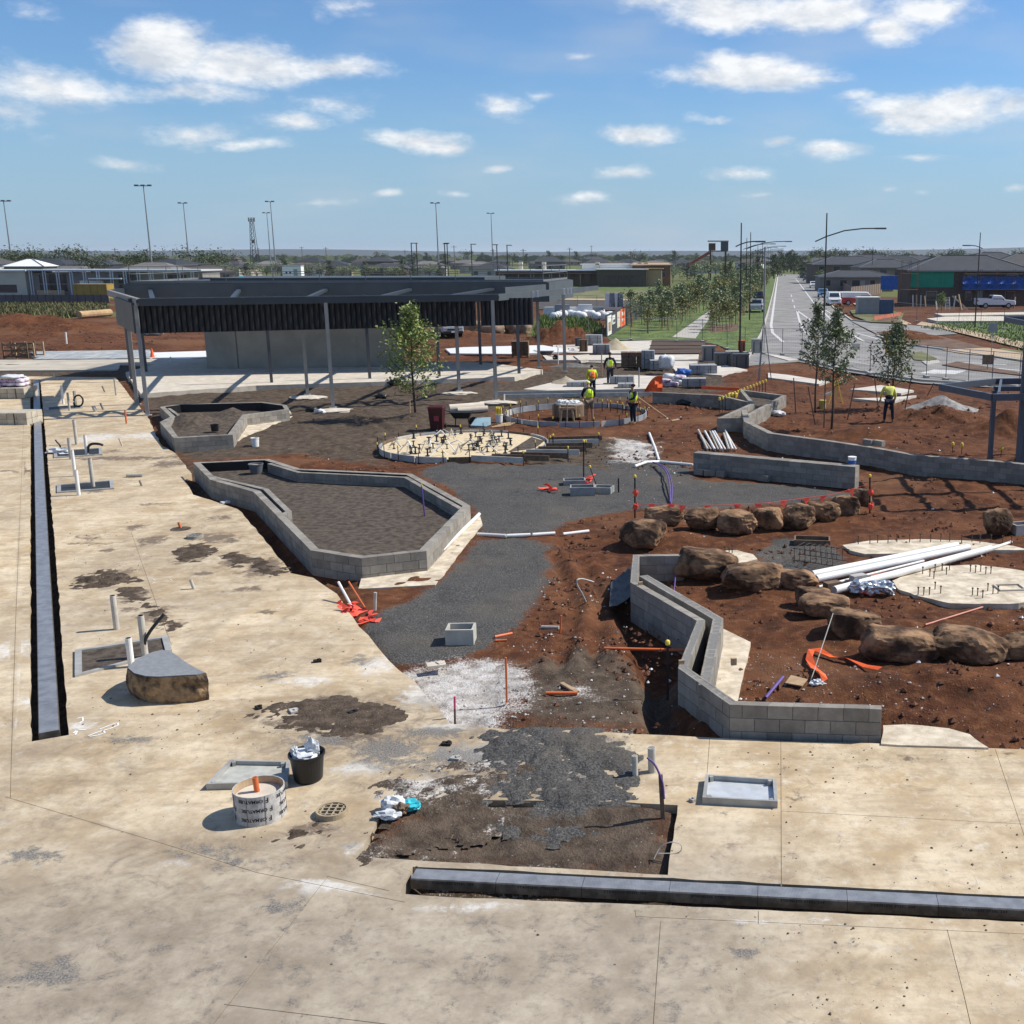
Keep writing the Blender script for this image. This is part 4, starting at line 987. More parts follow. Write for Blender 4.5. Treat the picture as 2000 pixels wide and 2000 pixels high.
# timber stake with purple conduit at the dirt pit
b0 = G(1295, 1606, -.1); e0 = at(1290, 1513, b0.y)
one('timber_stake', 'weathered timber stake standing in the corner of the dirt pit', 'stake', MB().bar(b0, e0, .055, .03, (0, 1, 0)), M_TIMBERD)
hose('purple conduit curving off the top of the timber stake', [at(1297,1560,b0.y - .03), at(1294,1530,b0.y - .03), at(1285,1505,b0.y - .02), at(1276,1490,b0.y), at(1264,1480,b0.y)], .014, M_PURPLE)
b0 = G(1285, 1680, -.1); hose('pale wire looped at the right edge of the dirt pit', [G(1276,1680,-.05), at(1290,1655,b0.y), at(1310,1645,b0.y), at(1330,1650,b0.y), at(1325,1665,b0.y), G(1283,1667,.0)], .006, M_PVCD)
# rubbish
q = G(775, 1590); mb = MB(); mb.cm = 0; mb.blob((q.x - .06, q.y + .08, .10), (.15, .13, .11), 2, 3, .38, 1.9); mb.blob((q.x - .08, q.y - .10, .05), (.17, .10, .06), 9, 3, .38, 1.9)
mb.cm = 1; mb.blob((q.x + .16, q.y + .10, .08), (.13, .09, .07), 6, 3, .4, 1.9); mb.cm = 2; mb.blob((q.x + .06, q.y - .02, .08), (.09, .08, .08), 7, 3, .5, 2.5)
one('rubbish_bag', 'torn white and turquoise plastic bags at the edge of the dirt pit', 'plastic bag', mb, None, mats=[M_BAG, M_TEAL, M_TIMBERD])
# marking paint
mb = MB()
def stroke(pts, w=.012):
    ps = [G(x, y, .006) for x, y in pts]
    for a_, b_ in zip(ps[:-1], ps[1:]):
        d = (b_ - a_).normalized(); nn = Vector((-d.y, d.x, 0)) * w; mb.quad(a_ - nn, b_ - nn, b_ + nn, a_ + nn)
stroke([(143,1432),(150,1426),(168,1425)]); stroke([(152,1425),(147,1435)]); stroke([(150,1403),(161,1400),(162,1408),(155,1412)])
stroke([(172,1437),(190,1430),(202,1426),(205,1431),(190,1436),(175,1438)]); stroke([(195,1424),(215,1416),(230,1411),(231,1416),(215,1423),(200,1427)])
stroke([(298,1130),(303,1134)], .006); stroke([(331,1130),(336,1134)], .006); stroke([(297,1140),(303,1137)], .006)
one('paint_mark', 'white sprayed survey scribble on the slab near the end of the left drain', 'paint mark', mb, M_WPAINT)
# stakes and small debris near the slab edge
def rod(label, a, b, r, m, name='rod', cat='rod', group=None, n=8): return one(name, label, cat, MB().tube([a, b], r, n), m, group)
b0 = GG(990, 1372); rod('leaning orange stake in the white dust', b0, at(988,1284,b0.y), .018, M_ORPIPE, 'stake', 'stake')
b0 = GG(889, 1420, .05); T = thing('stake', 'timber peg with a pink painted top at the slab edge', 'stake', b0); e0 = at(888, 1360, b0.y)
MB().bar(b0, b0.lerp(e0, .55), .028).build('peg', M_TIMBERD, T); MB().bar(b0.lerp(e0, .55), e0, .03).build('pink_top', mat('pink_paint', (.85, .12, .22), .6, .1), T)
def lie(label, p0, p1, r, m, name='pipe', cat='pipe', group='loose pipes on the dirt', dz=None, open_=True):
    a_ = GG(*p0); b_ = GG(*p1); d = r if dz is None else dz
    a_.z += d; b_.z += d
    mb = MB(); (mb.pipe(a_, b_, r, .14, 12) if open_ else mb.tube([a_, b_], r, 8)); return one(name, label, cat, mb, m, group)
lie('orange pipe lying by the foot of the zigzag wall', (1180,1269), (1345,1273), .028, M_ORPIPE)
lie('short curved looking orange pipe lying near the white dust', (1066,1357), (1128,1357), .03, M_ORPIPE)
lie('orange pipe offcut by the cement pit', (966,1247), (1000,1240), .03, M_ORPIPE); lie('small orange offcut below the longer one', (968,1253), (990,1252), .02, M_ORPIPE)
lie('cream pipe offcut beside a small orange stub', (1058,1228), (1092,1229), .035, M_PVCD)
b0 = GG(1094, 1236); rod('small upright orange stub on the red dirt', b0, at(1096,1202,b0.y), .018, M_ORPIPE, 'pipe', 'pipe')
p = [GG(1093,1340,.03), GG(1100,1338,.03), GG(1132,1356,.03), GG(1122,1357,.03)]; one('plank', 'short pale plank on the red dirt', 'plank', MB().add([*p, *[v + Vector((0, 0, .03)) for v in p]], [(3, 2, 1, 0), (4, 5, 6, 7), (0, 1, 5, 4), (1, 2, 6, 5), (2, 3, 7, 6), (3, 0, 4, 7)]), M_TIMBER)
b0 = GG(1145, 1176); hose('grey conduit bent over into a hook on the red dirt', [b0, at(1136,1158,b0.y), at(1127,1142,b0.y), at(1127,1133,b0.y), at(1138,1131,b0.y + .1), at(1160,1137,b0.y + .2)], .018, M_GALV)
# leaning pipes and ribbon by the big planter
a_, b_ = GG(687, 1186, .02), GG(661, 1140); b_ = at(661, 1137, a_.y + .55); rod('white pipe leaning at the corner of the big planter', a_, b_, .028, M_PVC, 'pipe', 'pipe')
a_ = GG(713, 1189, .02); b_ = at(681, 1136, a_.y + .5); rod('orange pipe leaning beside the white one', a_, b_, .018, M_ORPIPE, 'pipe', 'pipe')
a_ = GG(732, 1192); rod('upright cream pipe next to the orange ribbon', a_, at(733, 1157, a_.y), .035, M_PVCD, 'pipe', 'pipe')
def ribbon(label, cx, cy, sx, sy, seed, m=M_FLAG, name='barrier_ribbon', k=5, sz=.05):
    mb = MB(); r = random.Random(seed)
    for i in range(k):
        q = GG(cx + r.uniform(-sx, sx), cy + r.uniform(-sy, sy), .05); d = Vector((r.uniform(-1, 1), r.uniform(-1, 1), r.uniform(-.2, .6))).normalized(); w = d.cross(Vector((r.random() - .5, r.random() - .5, 1))).normalized()
        pts = []
        for s in range(8):
            off = Vector((math.sin(s * 1.3 + seed), math.cos(s * 1.1 + i), 0)) * .05
            cpt = q + d * (.07 * (s - 3.5)) + off; cpt.z = max(cpt.z, q.z - .03)
            pts += [cpt - w * (sz + .02 * math.sin(s * 2 + i)), cpt + w * (sz + .02 * math.cos(s * 1.7))]
        mb.add(pts, [(2 * s, 2 * s + 1, 2 * s + 3, 2 * s + 2) for s in range(7)])
    o = one(name, label, 'ribbon', mb, m, 'orange barrier ribbon'); md = o.modifiers.new('thickness', 'SOLIDIFY'); md.thickness = .004; return o
ribbon('heap of red barrier ribbon by the leaning pipes', 683, 1196, 14, 8, 3, k=7)
ribbon('small scrap of red ribbon right of the ribbon heap', 720, 1212, 6, 4, 4, k=3)
# open cement pit box
def openbox(label, px, py, sx, sy, h, m, rz=0.0, wall=.04, name='pit_box', cat='pit box', z=None):
    q = GG(px, py); z0 = q.z - .05
    T = thing(name, label, cat, (q.x, q.y, z0), rz, 'open pit boxes'); 
    for s in (-1, 1):
        MB().box((0, s * (sy / 2 - wall / 2), h / 2), (sx, wall, h)).build('side', m, T, True); MB().box((s * (sx / 2 - wall / 2), 0, h / 2 - .001), (wall, sy - 2 * wall, h)).build('side', m, T, True)
    MB().box((0, 0, .03), (sx - 2 * wall, sy - 2 * wall, .05)).build('bed', M_SOILMIX, T, True); return T
openbox('open cement pit box half filled with dirt on the dark gravel', 901, 1252, .52, .42, .34, M_BEIGEPIT, .05)
openbox('grey pit box at the front of the box cluster with red ribbon', 1138, 966, .75, .5, .32, M_GREYPL, .1); openbox('low grey pit box at the back of the box cluster', 1122, 945, .7, .45, .2, M_GREYPL, .15); openbox('grey pit box at the right of the box cluster', 1178, 962, .6, .45, .25, M_GREYPL, -.2)
ribbon('red ribbon tangled over the pit box cluster', 1155, 945, 14, 12, 7, k=8); ribbon('red ribbon trailing left of the pit box cluster', 1085, 958, 18, 4, 8, k=4)
openbox('dark timber framed pit behind the lower boulders', 1586, 1062, .9, .5, .2, M_TIMBERD, -.12)
openbox('small concrete box at the right edge behind the lone boulder', 1992, 1040, .5, .4, .3, M_CONC, .3); openbox('low concrete box on the round pad', 1972, 1155, .6, .45, .16, M_CONCL, .1)
# pickets
def picket(label, px, yb, yt, cap=True, r=.022, lean=0.0, m=None):
    b0 = GG(px, yb); e0 = at(px + lean - (PCX - px) * .0, yt, b0.y); T = thing('star_picket', label, 'picket', b0, group='star pickets')
    MB().bar(b0 - Vector((0, 0, .05)), e0, r * 1.8, r).build('post', m or M_PICKET, T)
    if cap: MB().lathe(e0 - Vector((0, 0, .03)), [(r * 1.6, 0), (r * 1.9, .03), (r * 1.7, .07), (r * .8, .085)], 8).build('cap', M_YCAP, T)
    return b0, e0
picket('tall black picket left of the pit box cluster', 1140, 932, 862, True); picket('leaning black picket behind the pit box cluster', 1168, 953, 912, True, lean=-16); picket('short picket right of the pit box cluster', 1208, 962, 934, False)
pk1 = picket('yellow capped picket at the left end of the flag line', 1240, 1012, 931); pk2 = picket('orange topped picket at the right end of the flag line', 1699, 1012, 930)
picket('yellow capped picket in front of the zigzag wall', 1304, 1362, 1256); picket('short dark peg with yellow tip inside the formwork rays', 1080, 880, 850); 
b0 = G(797, 1008, .14); e0 = at(823, 945, b0.y); b0 = at(830, 1012, b0.y); T = thing('star_picket', 'yellow tipped purple conduit leaning in the big planter', 'conduit', b0)
MB().tube([b0, b0.lerp(e0, .95)], .02, 8).build('conduit', M_PURPLE, T); MB().tube([b0.lerp(e0, .93), e0], .022, 8).build('tip', M_YCAP, T)
q = G(501, 925, .14); T = thing('bucket', 'grey bucket standing in the soil of the big planter', 'bucket', q, group='buckets')
MB().lathe(q, [(.17, 0), (.22, .30), (.235, .30), (.235, .33), (.215, .33), (.165, .04)], 24, True, True).build('bucket_body', mat('grey_bucket', (.13, .14, .15), .5, .1), T); MB().lathe(q, [(.205, .27), (.001, .28)], 20, False, False).build('contents', M_CONCL, T)
def bucket(label, px, py, r, h, m, z=None):
    q = GG(px, py) if z is None else G(px, py, z); T = thing('bucket', label, 'bucket', q, group='buckets')
    MB().lathe(q, [(r * .85, 0), (r, h * .92), (r * 1.06, h * .92), (r * 1.06, h), (r * .95, h), (r * .8, .04)], 20, True, True).build('bucket_body', m, T)
    MB().tube([q + Vector((r * math.cos(a), -r * .25, h * .9 - .12 * math.sin(a))) for a in [k * math.pi / 8 for k in range(9)]], .006, 5).build('handle', M_GALV, T); return T
bucket('white bucket standing beside the small planter', 499, 872, .15, .34, M_PVC); bucket('black bucket beside the soil heaps in the small planter', 420, 842, .16, .28, M_BLKPL, .1)
# tin on the straight wall
q = G(1669, 908, .62); T = thing('paint_tin', 'blue and white tin standing on the end of the straight block wall', 'tin', (q.x - .05, q.y + .2, .622))
MB().lathe(WL[T.name], [(.13, 0), (.13, .12)], 20).build('blue_band', M_BLUE, T); MB().lathe(WL[T.name], [(.131, .12), (.131, .20), (.138, .20), (.138, .225), (.11, .23)], 20).build('white_band', M_PVC, T)

# ------------------------------------------------------------------ boulders
for k, (lab, x, yb, w, h) in enumerate(BL):
    q = G(x, yb, -.05); s = ppm(q.y); wx = w / s / 2; dy = wx * RND.uniform(.62, .8); hz = max(.46 * wx * 2, h / s / .92 - .2 * dy * 2) / 2
    mb = MB(); mb.rock((wx * 1.1, dy * 1.1, hz * 1.18), k + 3)
    me = mb; a = RND.uniform(-.25, .25); m3 = Matrix.Rotation(a, 3, 'Z') @ Matrix.Rotation(RND.uniform(-.12, .12), 3, 'Y')
    cy = q.y + dy * .75
    me.v = [tuple(m3 @ Vector(p) + Vector((q.x, cy, -.03 + hz * .98))) for p in me.v]
    one('boulder', 'brown basalt boulder, ' + lab if k < 19 else lab, 'boulder', me, M_BOULDER, 'basalt boulders')
# flag line over the upper row
fl = [at(1245,985,pk1[0].y), at(1300,984,28.9), at(1345,988,28.6), at(1420,986,28.4), at(1500,982,28.5), at(1560,974,28.9), at(1625,966,29.2), at(1699,945,pk2[0].y)]
FL = thing('flag_line', 'string of red triangular flags hung over the upper boulder row', 'bunting', fl[0])
MB().tube(fl, .006, 5).build('string', M_FLAG, FL)
for i in range(len(fl) - 1):
    for t in ((.25, .75) if i % 2 else (.5,)):
        p = fl[i].lerp(fl[i + 1], t); mb = MB(); tw = RND.uniform(-.08, .08)
        mb.prism([(p.x - .1, p.y), (p.x + .1, p.y + .02), (p.x + .1, p.y + .025), (p.x - .1, p.y + .005)], p.z - .005, p.z)
        mb.add([(p.x - .1, p.y, p.z), (p.x + .1, p.y + .02, p.z), (p.x + tw, p.y - .05, p.z - .2), (p.x - .1, p.y + .006, p.z), (p.x + .1, p.y + .026, p.z), (p.x + tw, p.y - .044, p.z - .2)], [(0, 2, 1), (3, 4, 5), (0, 3, 5, 2), (1, 2, 5, 4)])
        mb.build('flag', M_FLAG, FL)
for pk in (pk1, pk2):
    for t in (.35, .7): ribbon('red ribbon scrap tied to the %s flag line picket, %s knot' % ('left' if pk is pk1 else 'right', 'lower' if t < .5 else 'upper'), *( (1242, 1000) if pk is pk1 else (1702, 985)), 3, 2, int(t * 10), k=2) if False else None
    for t in (.3, .62):
        q = pk[0].lerp(pk[1], t); mb = MB(); mb.blob((q.x + .02, q.y - .03, q.z), (.07, .04, .10), int(t * 9), 2, .6, 2.0); one('ribbon_knot', 'red ribbon knotted %s on the %s picket of the flag line' % ('low' if t < .5 else 'high', 'left' if pk is pk1 else 'right'), 'ribbon', mb, M_FLAG)
# long white pipes
for lab, a_, b_, r, m in (('long white pipe, back one of the pipe stack', (1586,1131), (1869,1073), .085, M_PVC), ('long white pipe, middle one of the pipe stack', (1594,1138), (1891,1076), .085, M_PVC), ('long white pipe, front one of the pipe stack', (1629,1160), (1934,1078), .085, M_PVC),
                          ('thin white pipe between the long white pipes', (1599,1149), (1804,1098), .03, M_PVC), ('thin white pipe sticking out at the far end of the stack', (1925,1078), (1975,1061), .035, M_PVC), ('thin orange pipe among the long white pipes', (1700,1128), (1794,1108), .025, M_ORPIPE)):
    A_ = G(*a_, .0); B_ = G(*b_, .0); A_.z = B_.z = r + (.02 if 'back' in lab else .0); one('pipe', lab, 'pipe', MB().pipe(A_, B_, r, .1, 16), m, 'long pipes', smooth=False)
lie('pink rod lying on the red dirt in front of the round pad', (1807,1222), (1962,1174), .018, mat('pink_rod', (.62, .27, .20), .6, .1), 'rod', 'rod', None)
mb = MB(); q = G(1702, 1150, .05)
for k in range(3): mb.blob((q.x - .3 + .3 * k, q.y + RND.uniform(-.06, .06), .08), (.2, .17, .13), 20 + k, 3, .5, 2.6)
one('foil_bag', 'crumpled silver bag lying by the ends of the white pipes', 'plastic bag', mb, M_SILVERF); ribbon('red ribbon under the silver bag', 1690, 1158, 20, 4, 12, k=4)
for lab, x, y, m in (('dark hollow brick by the end of the front white pipe', 1625, 1150, M_TIMBERD), ('grey concrete block resting between the white pipes', 1676, 1136, M_CONC)):
    q = G(x, y); one('brick', lab, 'brick', MB().box((q.x, q.y, .08), (.36, .19, .16), .5), m)
# rebar cage
T = thing('rebar_cage', 'rusty reinforcing cage lying on grey gravel behind the boulders', 'steel cage', G(1588, 1110)); a_, b_ = G(1548, 1098), G(1640, 1112); d = (b_ - a_).normalized(); s_ = Vector((-d.y, d.x, 0))
for zz in (.06, .34):
    for w in (0, .55): MB().tube([a_ + s_ * w + Vector((0, 0, zz)), b_ + s_ * w + Vector((0, 0, zz))], .011, 5).build('bar', M_REBAR, T)
for k in range(8):
    c = a_.lerp(b_, (k + .3) / 8.6); MB().tube([c + Vector((0, 0, .05)), c + Vector((0, 0, .36)), c + s_ * .57 + Vector((0, 0, .36)), c + s_ * .57 + Vector((0, 0, .05)), c + Vector((0, 0, .05))], .008, 5).build('stirrup', M_REBAR, T)
for k in range(6): lie('loose reinforcing bar on the curved pad behind the white pipes, ' + ('first', 'second', 'third', 'fourth', 'fifth', 'sixth')[k] + ' from the left', (1655 + 17 * k, 1078 - k * 1.2), (1720 + 17 * k + RND.uniform(-10, 10), 1070 - 1.5 * k + RND.uniform(-3, 3)), .014, M_RUST, 'steel_bar', 'steel bar', 'loose bars on the curved pad', open_=False)
# orange mesh tape, boards
def band(label, pts, w, m, name='barrier_tape', cat='tape'):
    ps = [GG(x, y, .06 + .03 * (i % 2)) for i, (x, y) in enumerate(pts)]; mb = MB(); vs = []
    for i, p in enumerate(ps):
        d = (ps[min(i + 1, len(ps) - 1)] - ps[max(i - 1, 0)]).normalized(); nn = Vector((-d.y, d.x, .5 * math.sin(i * 1.7))) * w; vs += [p - nn, p + nn]
    mb.add(vs, [(2 * i, 2 * i + 1, 2 * i + 3, 2 * i + 2) for i in range(len(ps) - 1)]); o = one(name, label, cat, mb, m, 'orange barrier tape'); md = o.modifiers.new('t', 'SOLIDIFY'); md.thickness = .01; return o
band('twisted orange barrier tape running right from the thin rod', [(1583,1276),(1600,1279),(1625,1290),(1655,1296),(1690,1308),(1718,1316)], .05, M_CORANGE); band('orange barrier tape hanging towards the board', [(1585,1275),(1580,1295),(1590,1312),(1605,1325),(1611,1336)], .06, M_CORANGE)
b0 = GG(1580, 1340); rod('thin pale rod leaning on the pointed boulder', b0, at(1627, 1198, b0.y + 1.2), .009, M_PVCD); lie('purple pipe sticking out of the dirt behind the zigzag wall', (1495,1372), (1529,1331), .028, M_PURPLE, dz=.08)
p = [GG(x, y, .05) for x, y in ((1533,1341),(1545,1326),(1577,1334),(1566,1347))]; one('board', 'square pale board lying on the dirt near the orange tape', 'board', MB().add([*p, *[v + Vector((0, 0, .02)) for v in p]], [(3, 2, 1, 0), (4, 5, 6, 7), (0, 1, 5, 4), (1, 2, 6, 5), (2, 3, 7, 6), (3, 0, 4, 7)]), M_TIMBER)
mb = MB(); q = GG(1596, 1340); mb.blob((q.x, q.y, q.z + .05), (.12, .08, .06), 3, 3, .6, 2.6); one('rag', 'small white rag next to the square board', 'rag', mb, M_BAG)
# white pipe line across the gravel
for k, (a_, b_) in enumerate((((933,1047),(988,1050)),((990,1050),(1036,1048)),((1040,1048),(1084,1045)),((1100,1047),(1150,1041)))): lie('white pipe length across the gravel, ' + ('first', 'second', 'third', 'fourth')[k] + ' from the big planter', a_, b_, .045, M_PVC, group='white pipe line across the gravel', dz=.05)
for k, (a_, b_) in enumerate((((1240,914),(1262,906)),((1262,906),(1287,905)),((1289,905),(1353,911)),((1268,849),(1280,880)),((1280,880),(1287,903)))): lie('white pipe piece left of the straight wall, piece ' + ('at the mouth', 'with the elbow', 'ending at the wall', 'farthest from the wall', 'meeting the elbow')[k], a_, b_, .05, M_PVC, group='white pipes by the straight wall', dz=.06)
hose('purple conduit arching down from the white pipe elbow', [GG(1275,908,.1), GG(1290,918,.15), GG(1302,935,.2), GG(1308,960,.2), GG(1309,985,.05)], .022, M_PURPLE); hose('second purple conduit beside the first', [GG(1282,910,.1), GG(1297,920,.15), GG(1308,940,.2), GG(1313,962,.15), GG(1311,988,.05)], .018, M_PURPLE)
hose('purple conduit loop behind the wall corner by the flat boulder', [GG(1275,1122,.1), GG(1300,1118,.35), GG(1315,1125,.35), GG(1319,1140,.2), GG(1316,1158,.02)], .016, M_PURPLE)
for k in range(9):
    x = 1360 + k * 7; lie(('white', 'pale')[k % 2] + ' conduit length in the loose fan behind the straight wall, ' + ('first', 'second', 'third', 'fourth', 'fifth', 'sixth', 'seventh', 'eighth', 'ninth')[k] + ' from the left', (x + 22, 882), (x + RND.uniform(-6, 12), 846 + RND.uniform(-3, 5)), RND.choice((.03, .045)), RND.choice((M_PVC, M_PVC, M_PVCD)), group='fan of white conduits', dz=.08)
# slumped black plastic sheet by the wall corner
mb = MB(); ps = CA([(1193,1142),(1232,1118),(1233,1180),(1190,1192)], -.02); gx = 9
for i in range(gx):
    for j in range(gx):
        p = ps[0].lerp(ps[1], i / 8).lerp(ps[3].lerp(ps[2], i / 8), j / 8); mb.v.append((p.x, p.y, .02 + .09 * abs(mnz.noise(p * 3.1)) + .12 * (i / 8) ** 2))
for i in range(gx - 1):
    for j in range(gx - 1): mb.f.append((i * gx + j, (i + 1) * gx + j, (i + 1) * gx + j + 1, i * gx + j + 1)); mb.m.append(0)
one('plastic_sheet', 'black plastic sheet slumped against the corner of the zigzag wall', 'plastic sheet', mb, mat('grey_black_sheet', (.035, .037, .042), .5, .2, 6))

# ------------------------------------------------------------------ uncountable clods, rubble and crumbs
def scatter(name, label, n, regions, smin, smax, m, seed, excl=(), onslab=False, pw=2.0, clus=.05):
    r = np.random.RandomState(seed); V = []; Fc = []; base = np.array([(1, 0, 0), (-1, 0, 0), (0, 1, 0), (0, -1, 0), (0, 0, 1), (0, 0, -1)], float); tri = [(0, 2, 4), (2, 1, 4), (1, 3, 4), (3, 0, 4), (2, 0, 5), (1, 2, 5), (3, 1, 5), (0, 3, 5)]
    per = n // len(regions)
    for reg in regions:
        xs = [p[0] for p in reg]; ys = [p[1] for p in reg]
        px = r.uniform(min(xs), max(xs), per * 7); py = r.uniform(min(ys), max(ys), per * 7); ok = (sdf(reg, px, py) > 0) & (fbm(px, py, .8, 3, seed) + r.uniform(-.25, .25, len(px)) > clus)
        for e in excl: ok &= sdf(e, px, py) < -.05
        px, py = px[ok][:per], py[ok][:per]; pz = np.zeros(len(px)) if onslab else gh(px, py)
        s = smin + (smax - smin) * r.rand(len(px)) ** pw
        for x, y, z, k in zip(px, py, pz, s):
            q = base * (k * (.6 + .8 * r.rand(6, 1))) ; a = r.rand() * 6.28; c_, s_ = math.cos(a), math.sin(a)
            q = np.stack([q[:, 0] * c_ - q[:, 1] * s_, q[:, 0] * s_ + q[:, 1] * c_, q[:, 2] * .75 + z + k * .25], 1); q[:, 0] += x; q[:, 1] += y
            o_ = len(V); V.extend(q.tolist()); Fc.extend([(a_ + o_, b_ + o_, c2 + o_) for a_, b_, c2 in tri])
    me = bpy.data.meshes.new(name); me.from_pydata(V, [], Fc); me.materials.append(m); o = bpy.data.objects.new(name, me); col.objects.link(o); tag(o, label, kind='stuff'); o['category'] = name.replace('_', ' '); return o
EX = [Z_ROCK[0], Z_ROCK[1], SLAB_OUT, [tuple(p) for p in PLA_IN], [tuple(p) for p in pb]]
scatter('soil_clods', 'loose red brown clods lying all over the site dirt', 6500, [gpoly([(1100,1050),(2000,1050),(2100,1460),(1240,1430),(1010,1400),(1000,1250)]), gpoly([(560,880),(1000,860),(1400,880),(2000,930),(2000,1050),(1100,1050)])], .008, .075, M_CLOD, 3, EX, pw=6.0)
scatter('soil_clods', 'coarse red clods on the far part of the site', 3500, [gpoly([(1240,770),(2000,760),(2000,890),(1290,860)]), gpoly([(0,640),(400,650),(400,690),(0,690)]), gpoly([(1000,650),(1150,650),(1180,690),(1000,690)])], .015, .12, M_CLOD, 4, EX, pw=5.0)
scatter('pale_rubble', 'pale rubble and mortar crumbs around the slab edge and dirt pit', 1500, [gpoly([(790,1290),(1040,1290),(1030,1425),(860,1412)]), gpoly([(720,1600),(900,1540),(1150,1560),(1000,1620),(760,1690),(700,1672)]), gpoly([(1000,1120),(1220,1120),(1240,1420),(1010,1400)]), gpoly([(1440,1250),(2000,1400),(2000,1450),(1450,1372)]), gpoly([(1180,850),(1500,850),(1340,1000),(1180,960)])], .006, .036, M_PEBBLE, 5, [], pw=3.0)
scatter('slab_crumbs', 'dark crumbs and stones strewn on the pale slab', 1500, [gpoly([(100,1350),(900,1380),(1250,1440),(1200,1560),(400,1650),(60,1500)]), gpoly([(850,1440),(1210,1440),(1210,1560),(760,1590),(740,1500)]), gpoly([(1380,1450),(2000,1470),(2000,2000),(800,2000)]), gpoly([(120,950),(480,1000),(560,1120),(800,1350),(150,1350)])], .004, .022, mat('dark_crumb', (.14, .11, .085), .95, .4, 6), 6, [PIT, TR_HOLE_F], onslab=True, pw=5.0)
for lab, x, y, s, m in (('flat dark offcut on the slab left of the brown stain', 690, 1393, .07, M_PICKET), ('pale broken tile on the slab behind the tub', 573, 1391, .08, M_CONC), ('grey lump of concrete on the gravel stain', 890, 1484, .07, M_CONC), ('flat dark offcut near the gravel stain', 872, 1455, .07, M_PICKET), ('dark bolt box on the slab', 505, 1384, .06, M_PICKET), ('small dark offcut in the middle of the slab', 620, 1293, .07, M_PICKET), ('white crumpled packet at the big planter foot', 440, 982, .12, M_BAG), ('pale shard sheet lying on white dust', 852, 1300, .16, M_CONCL), ('flat pale offcut by the dirt pit tray', 1352, 1565, .04, M_CONC)):
    q = G(x, y, .0); mb = MB(); mb.box((q.x, q.y, .02), (s * 2, s * 1.3, .04), RND.uniform(-1, 1)); mb.box((q.x + s * .4, q.y + s * .2, .045), (s * .8, s * .7, .025), RND.uniform(-1, 1)); one('debris', lab, 'debris', mb, m)

GM = bpy.data.materials['site_dirt']
def spill(label, pts, hmax, ch, step=.042, seed=0, cut=.004, name='dirt_spill', z=0.0, sft=.35):
    """ragged heap lying on the slab: only where the heap is higher than nothing"""
    poly = gpoly(pts, z); xs = [p[0] for p in poly]; ys = [p[1] for p in poly]; gx = np.arange(min(xs) - .1, max(xs) + .1, step); gy = np.arange(min(ys) - .1, max(ys) + .1, step); X, Y = np.meshgrid(gx, gy); X = X + step * NR.uniform(-.42, .42, X.shape); Y = Y + step * NR.uniform(-.42, .42, X.shape)
    m = soft(poly, X, Y, sft); H = hmax * (m * (1 + 1.5 * fbm(X, Y, 1.1, 3, seed + 3) + 1.5 * fbm(X, Y, 4.2, 3, seed + 7) + 1.0 * fbm(X, Y, 11., 2, seed + 9)) - .46) * .42; nx = len(gx); ok = H > cut
    H = np.where(ok, H, -.004); zb = z - .085 * np.clip(sdf(PIT, X, Y) / .5 + .15, 0, 1); v = np.stack([X, Y, zb + H], -1).reshape(-1, 3); f = []
    okf = ok[:-1, :-1] | ok[1:, :-1] | ok[:-1, 1:] | ok[1:, 1:]
    J, I = np.nonzero(okf); a = J * nx + I; F = np.stack([a, a + 1, a + nx + 1, a + nx], -1); used, inv = np.unique(F, return_inverse=True); F = inv.reshape(F.shape)
    me = bpy.data.meshes.new(name); me.from_pydata(v[used].tolist(), [], F.tolist()); me.materials.append(GM); me.polygons.foreach_set('use_smooth', [True] * len(me.polygons)); mk = np.zeros((len(used), 4)); mk[:, 2] = 2.2
    for c_, val in ch.items(): mk[:, c_] = val if c_ == 1 else max(val, 1.0) * 2.0
    set_attr(me, mk); o = bpy.data.objects.new(name, me); col.objects.link(o); tag(o, label, 'dirt', kind='stuff'); return o
spill('dark gravel spilling from the back of the dirt pit over the slab', [(930,1440),(1010,1425),(1130,1425),(1235,1440),(1250,1480),(1215,1520),(1220,1575),(1130,1640),(1010,1610),(960,1560),(985,1505)], .10, {0: 1.0}, seed=1, sft=.5)
spill('brown soil spread over the left and back edge of the dirt pit', [(690,1680),(735,1590),(800,1545),(920,1520),(1000,1540),(1000,1600),(860,1640),(760,1690)], .11, {2: .85, 1: .32}, seed=2, sft=.4)
spill('pale crumbly rubble ridge behind the dirt pit', [(720,1545),(800,1505),(900,1480),(1000,1490),(1080,1500),(980,1545),(860,1560),(780,1590)], .08, {1: .55, 2: .6}, seed=3, sft=.4)
for k, (lab, pts, h, ch) in enumerate((('low brown dirt heap on the left slab', [(128,1146),(150,1128),(215,1112),(245,1118),(270,1136),(220,1142),(160,1150)], .12, {2: 1}), ('brown dirt trail behind the tall cream pipe', [(238,1150),(262,1148),(290,1170),(330,1215),(352,1222),(330,1232),(296,1205),(250,1178)], .07, {2: 1}),
      ('flat brown dirt patch beside the big planter shadow', [(430,1086),(465,1078),(490,1090),(540,1095),(572,1118),(530,1128),(490,1116),(450,1104)], .06, {2: 1}), ('tracked brown mud on the slab in front of the gravel path', [(470,1400),(560,1372),(660,1362),(760,1375),(790,1405),(740,1432),(640,1438),(560,1425)], .05, {2: .9}), ('brown soil heap round the round grate', [(540,1640),(590,1608),(640,1600),(668,1606),(640,1632),(590,1650)], .09, {2: 1}),
      ('dirt packed under the small far grate', [(340,1080),(365,1062),(400,1062),(430,1070),(400,1090),(372,1105)], .05, {2: 1}),)): spill(lab, pts, h, ch, seed=20 + 7 * k, sft=.28, z=.0 if 'mortar' not in lab else -.05)

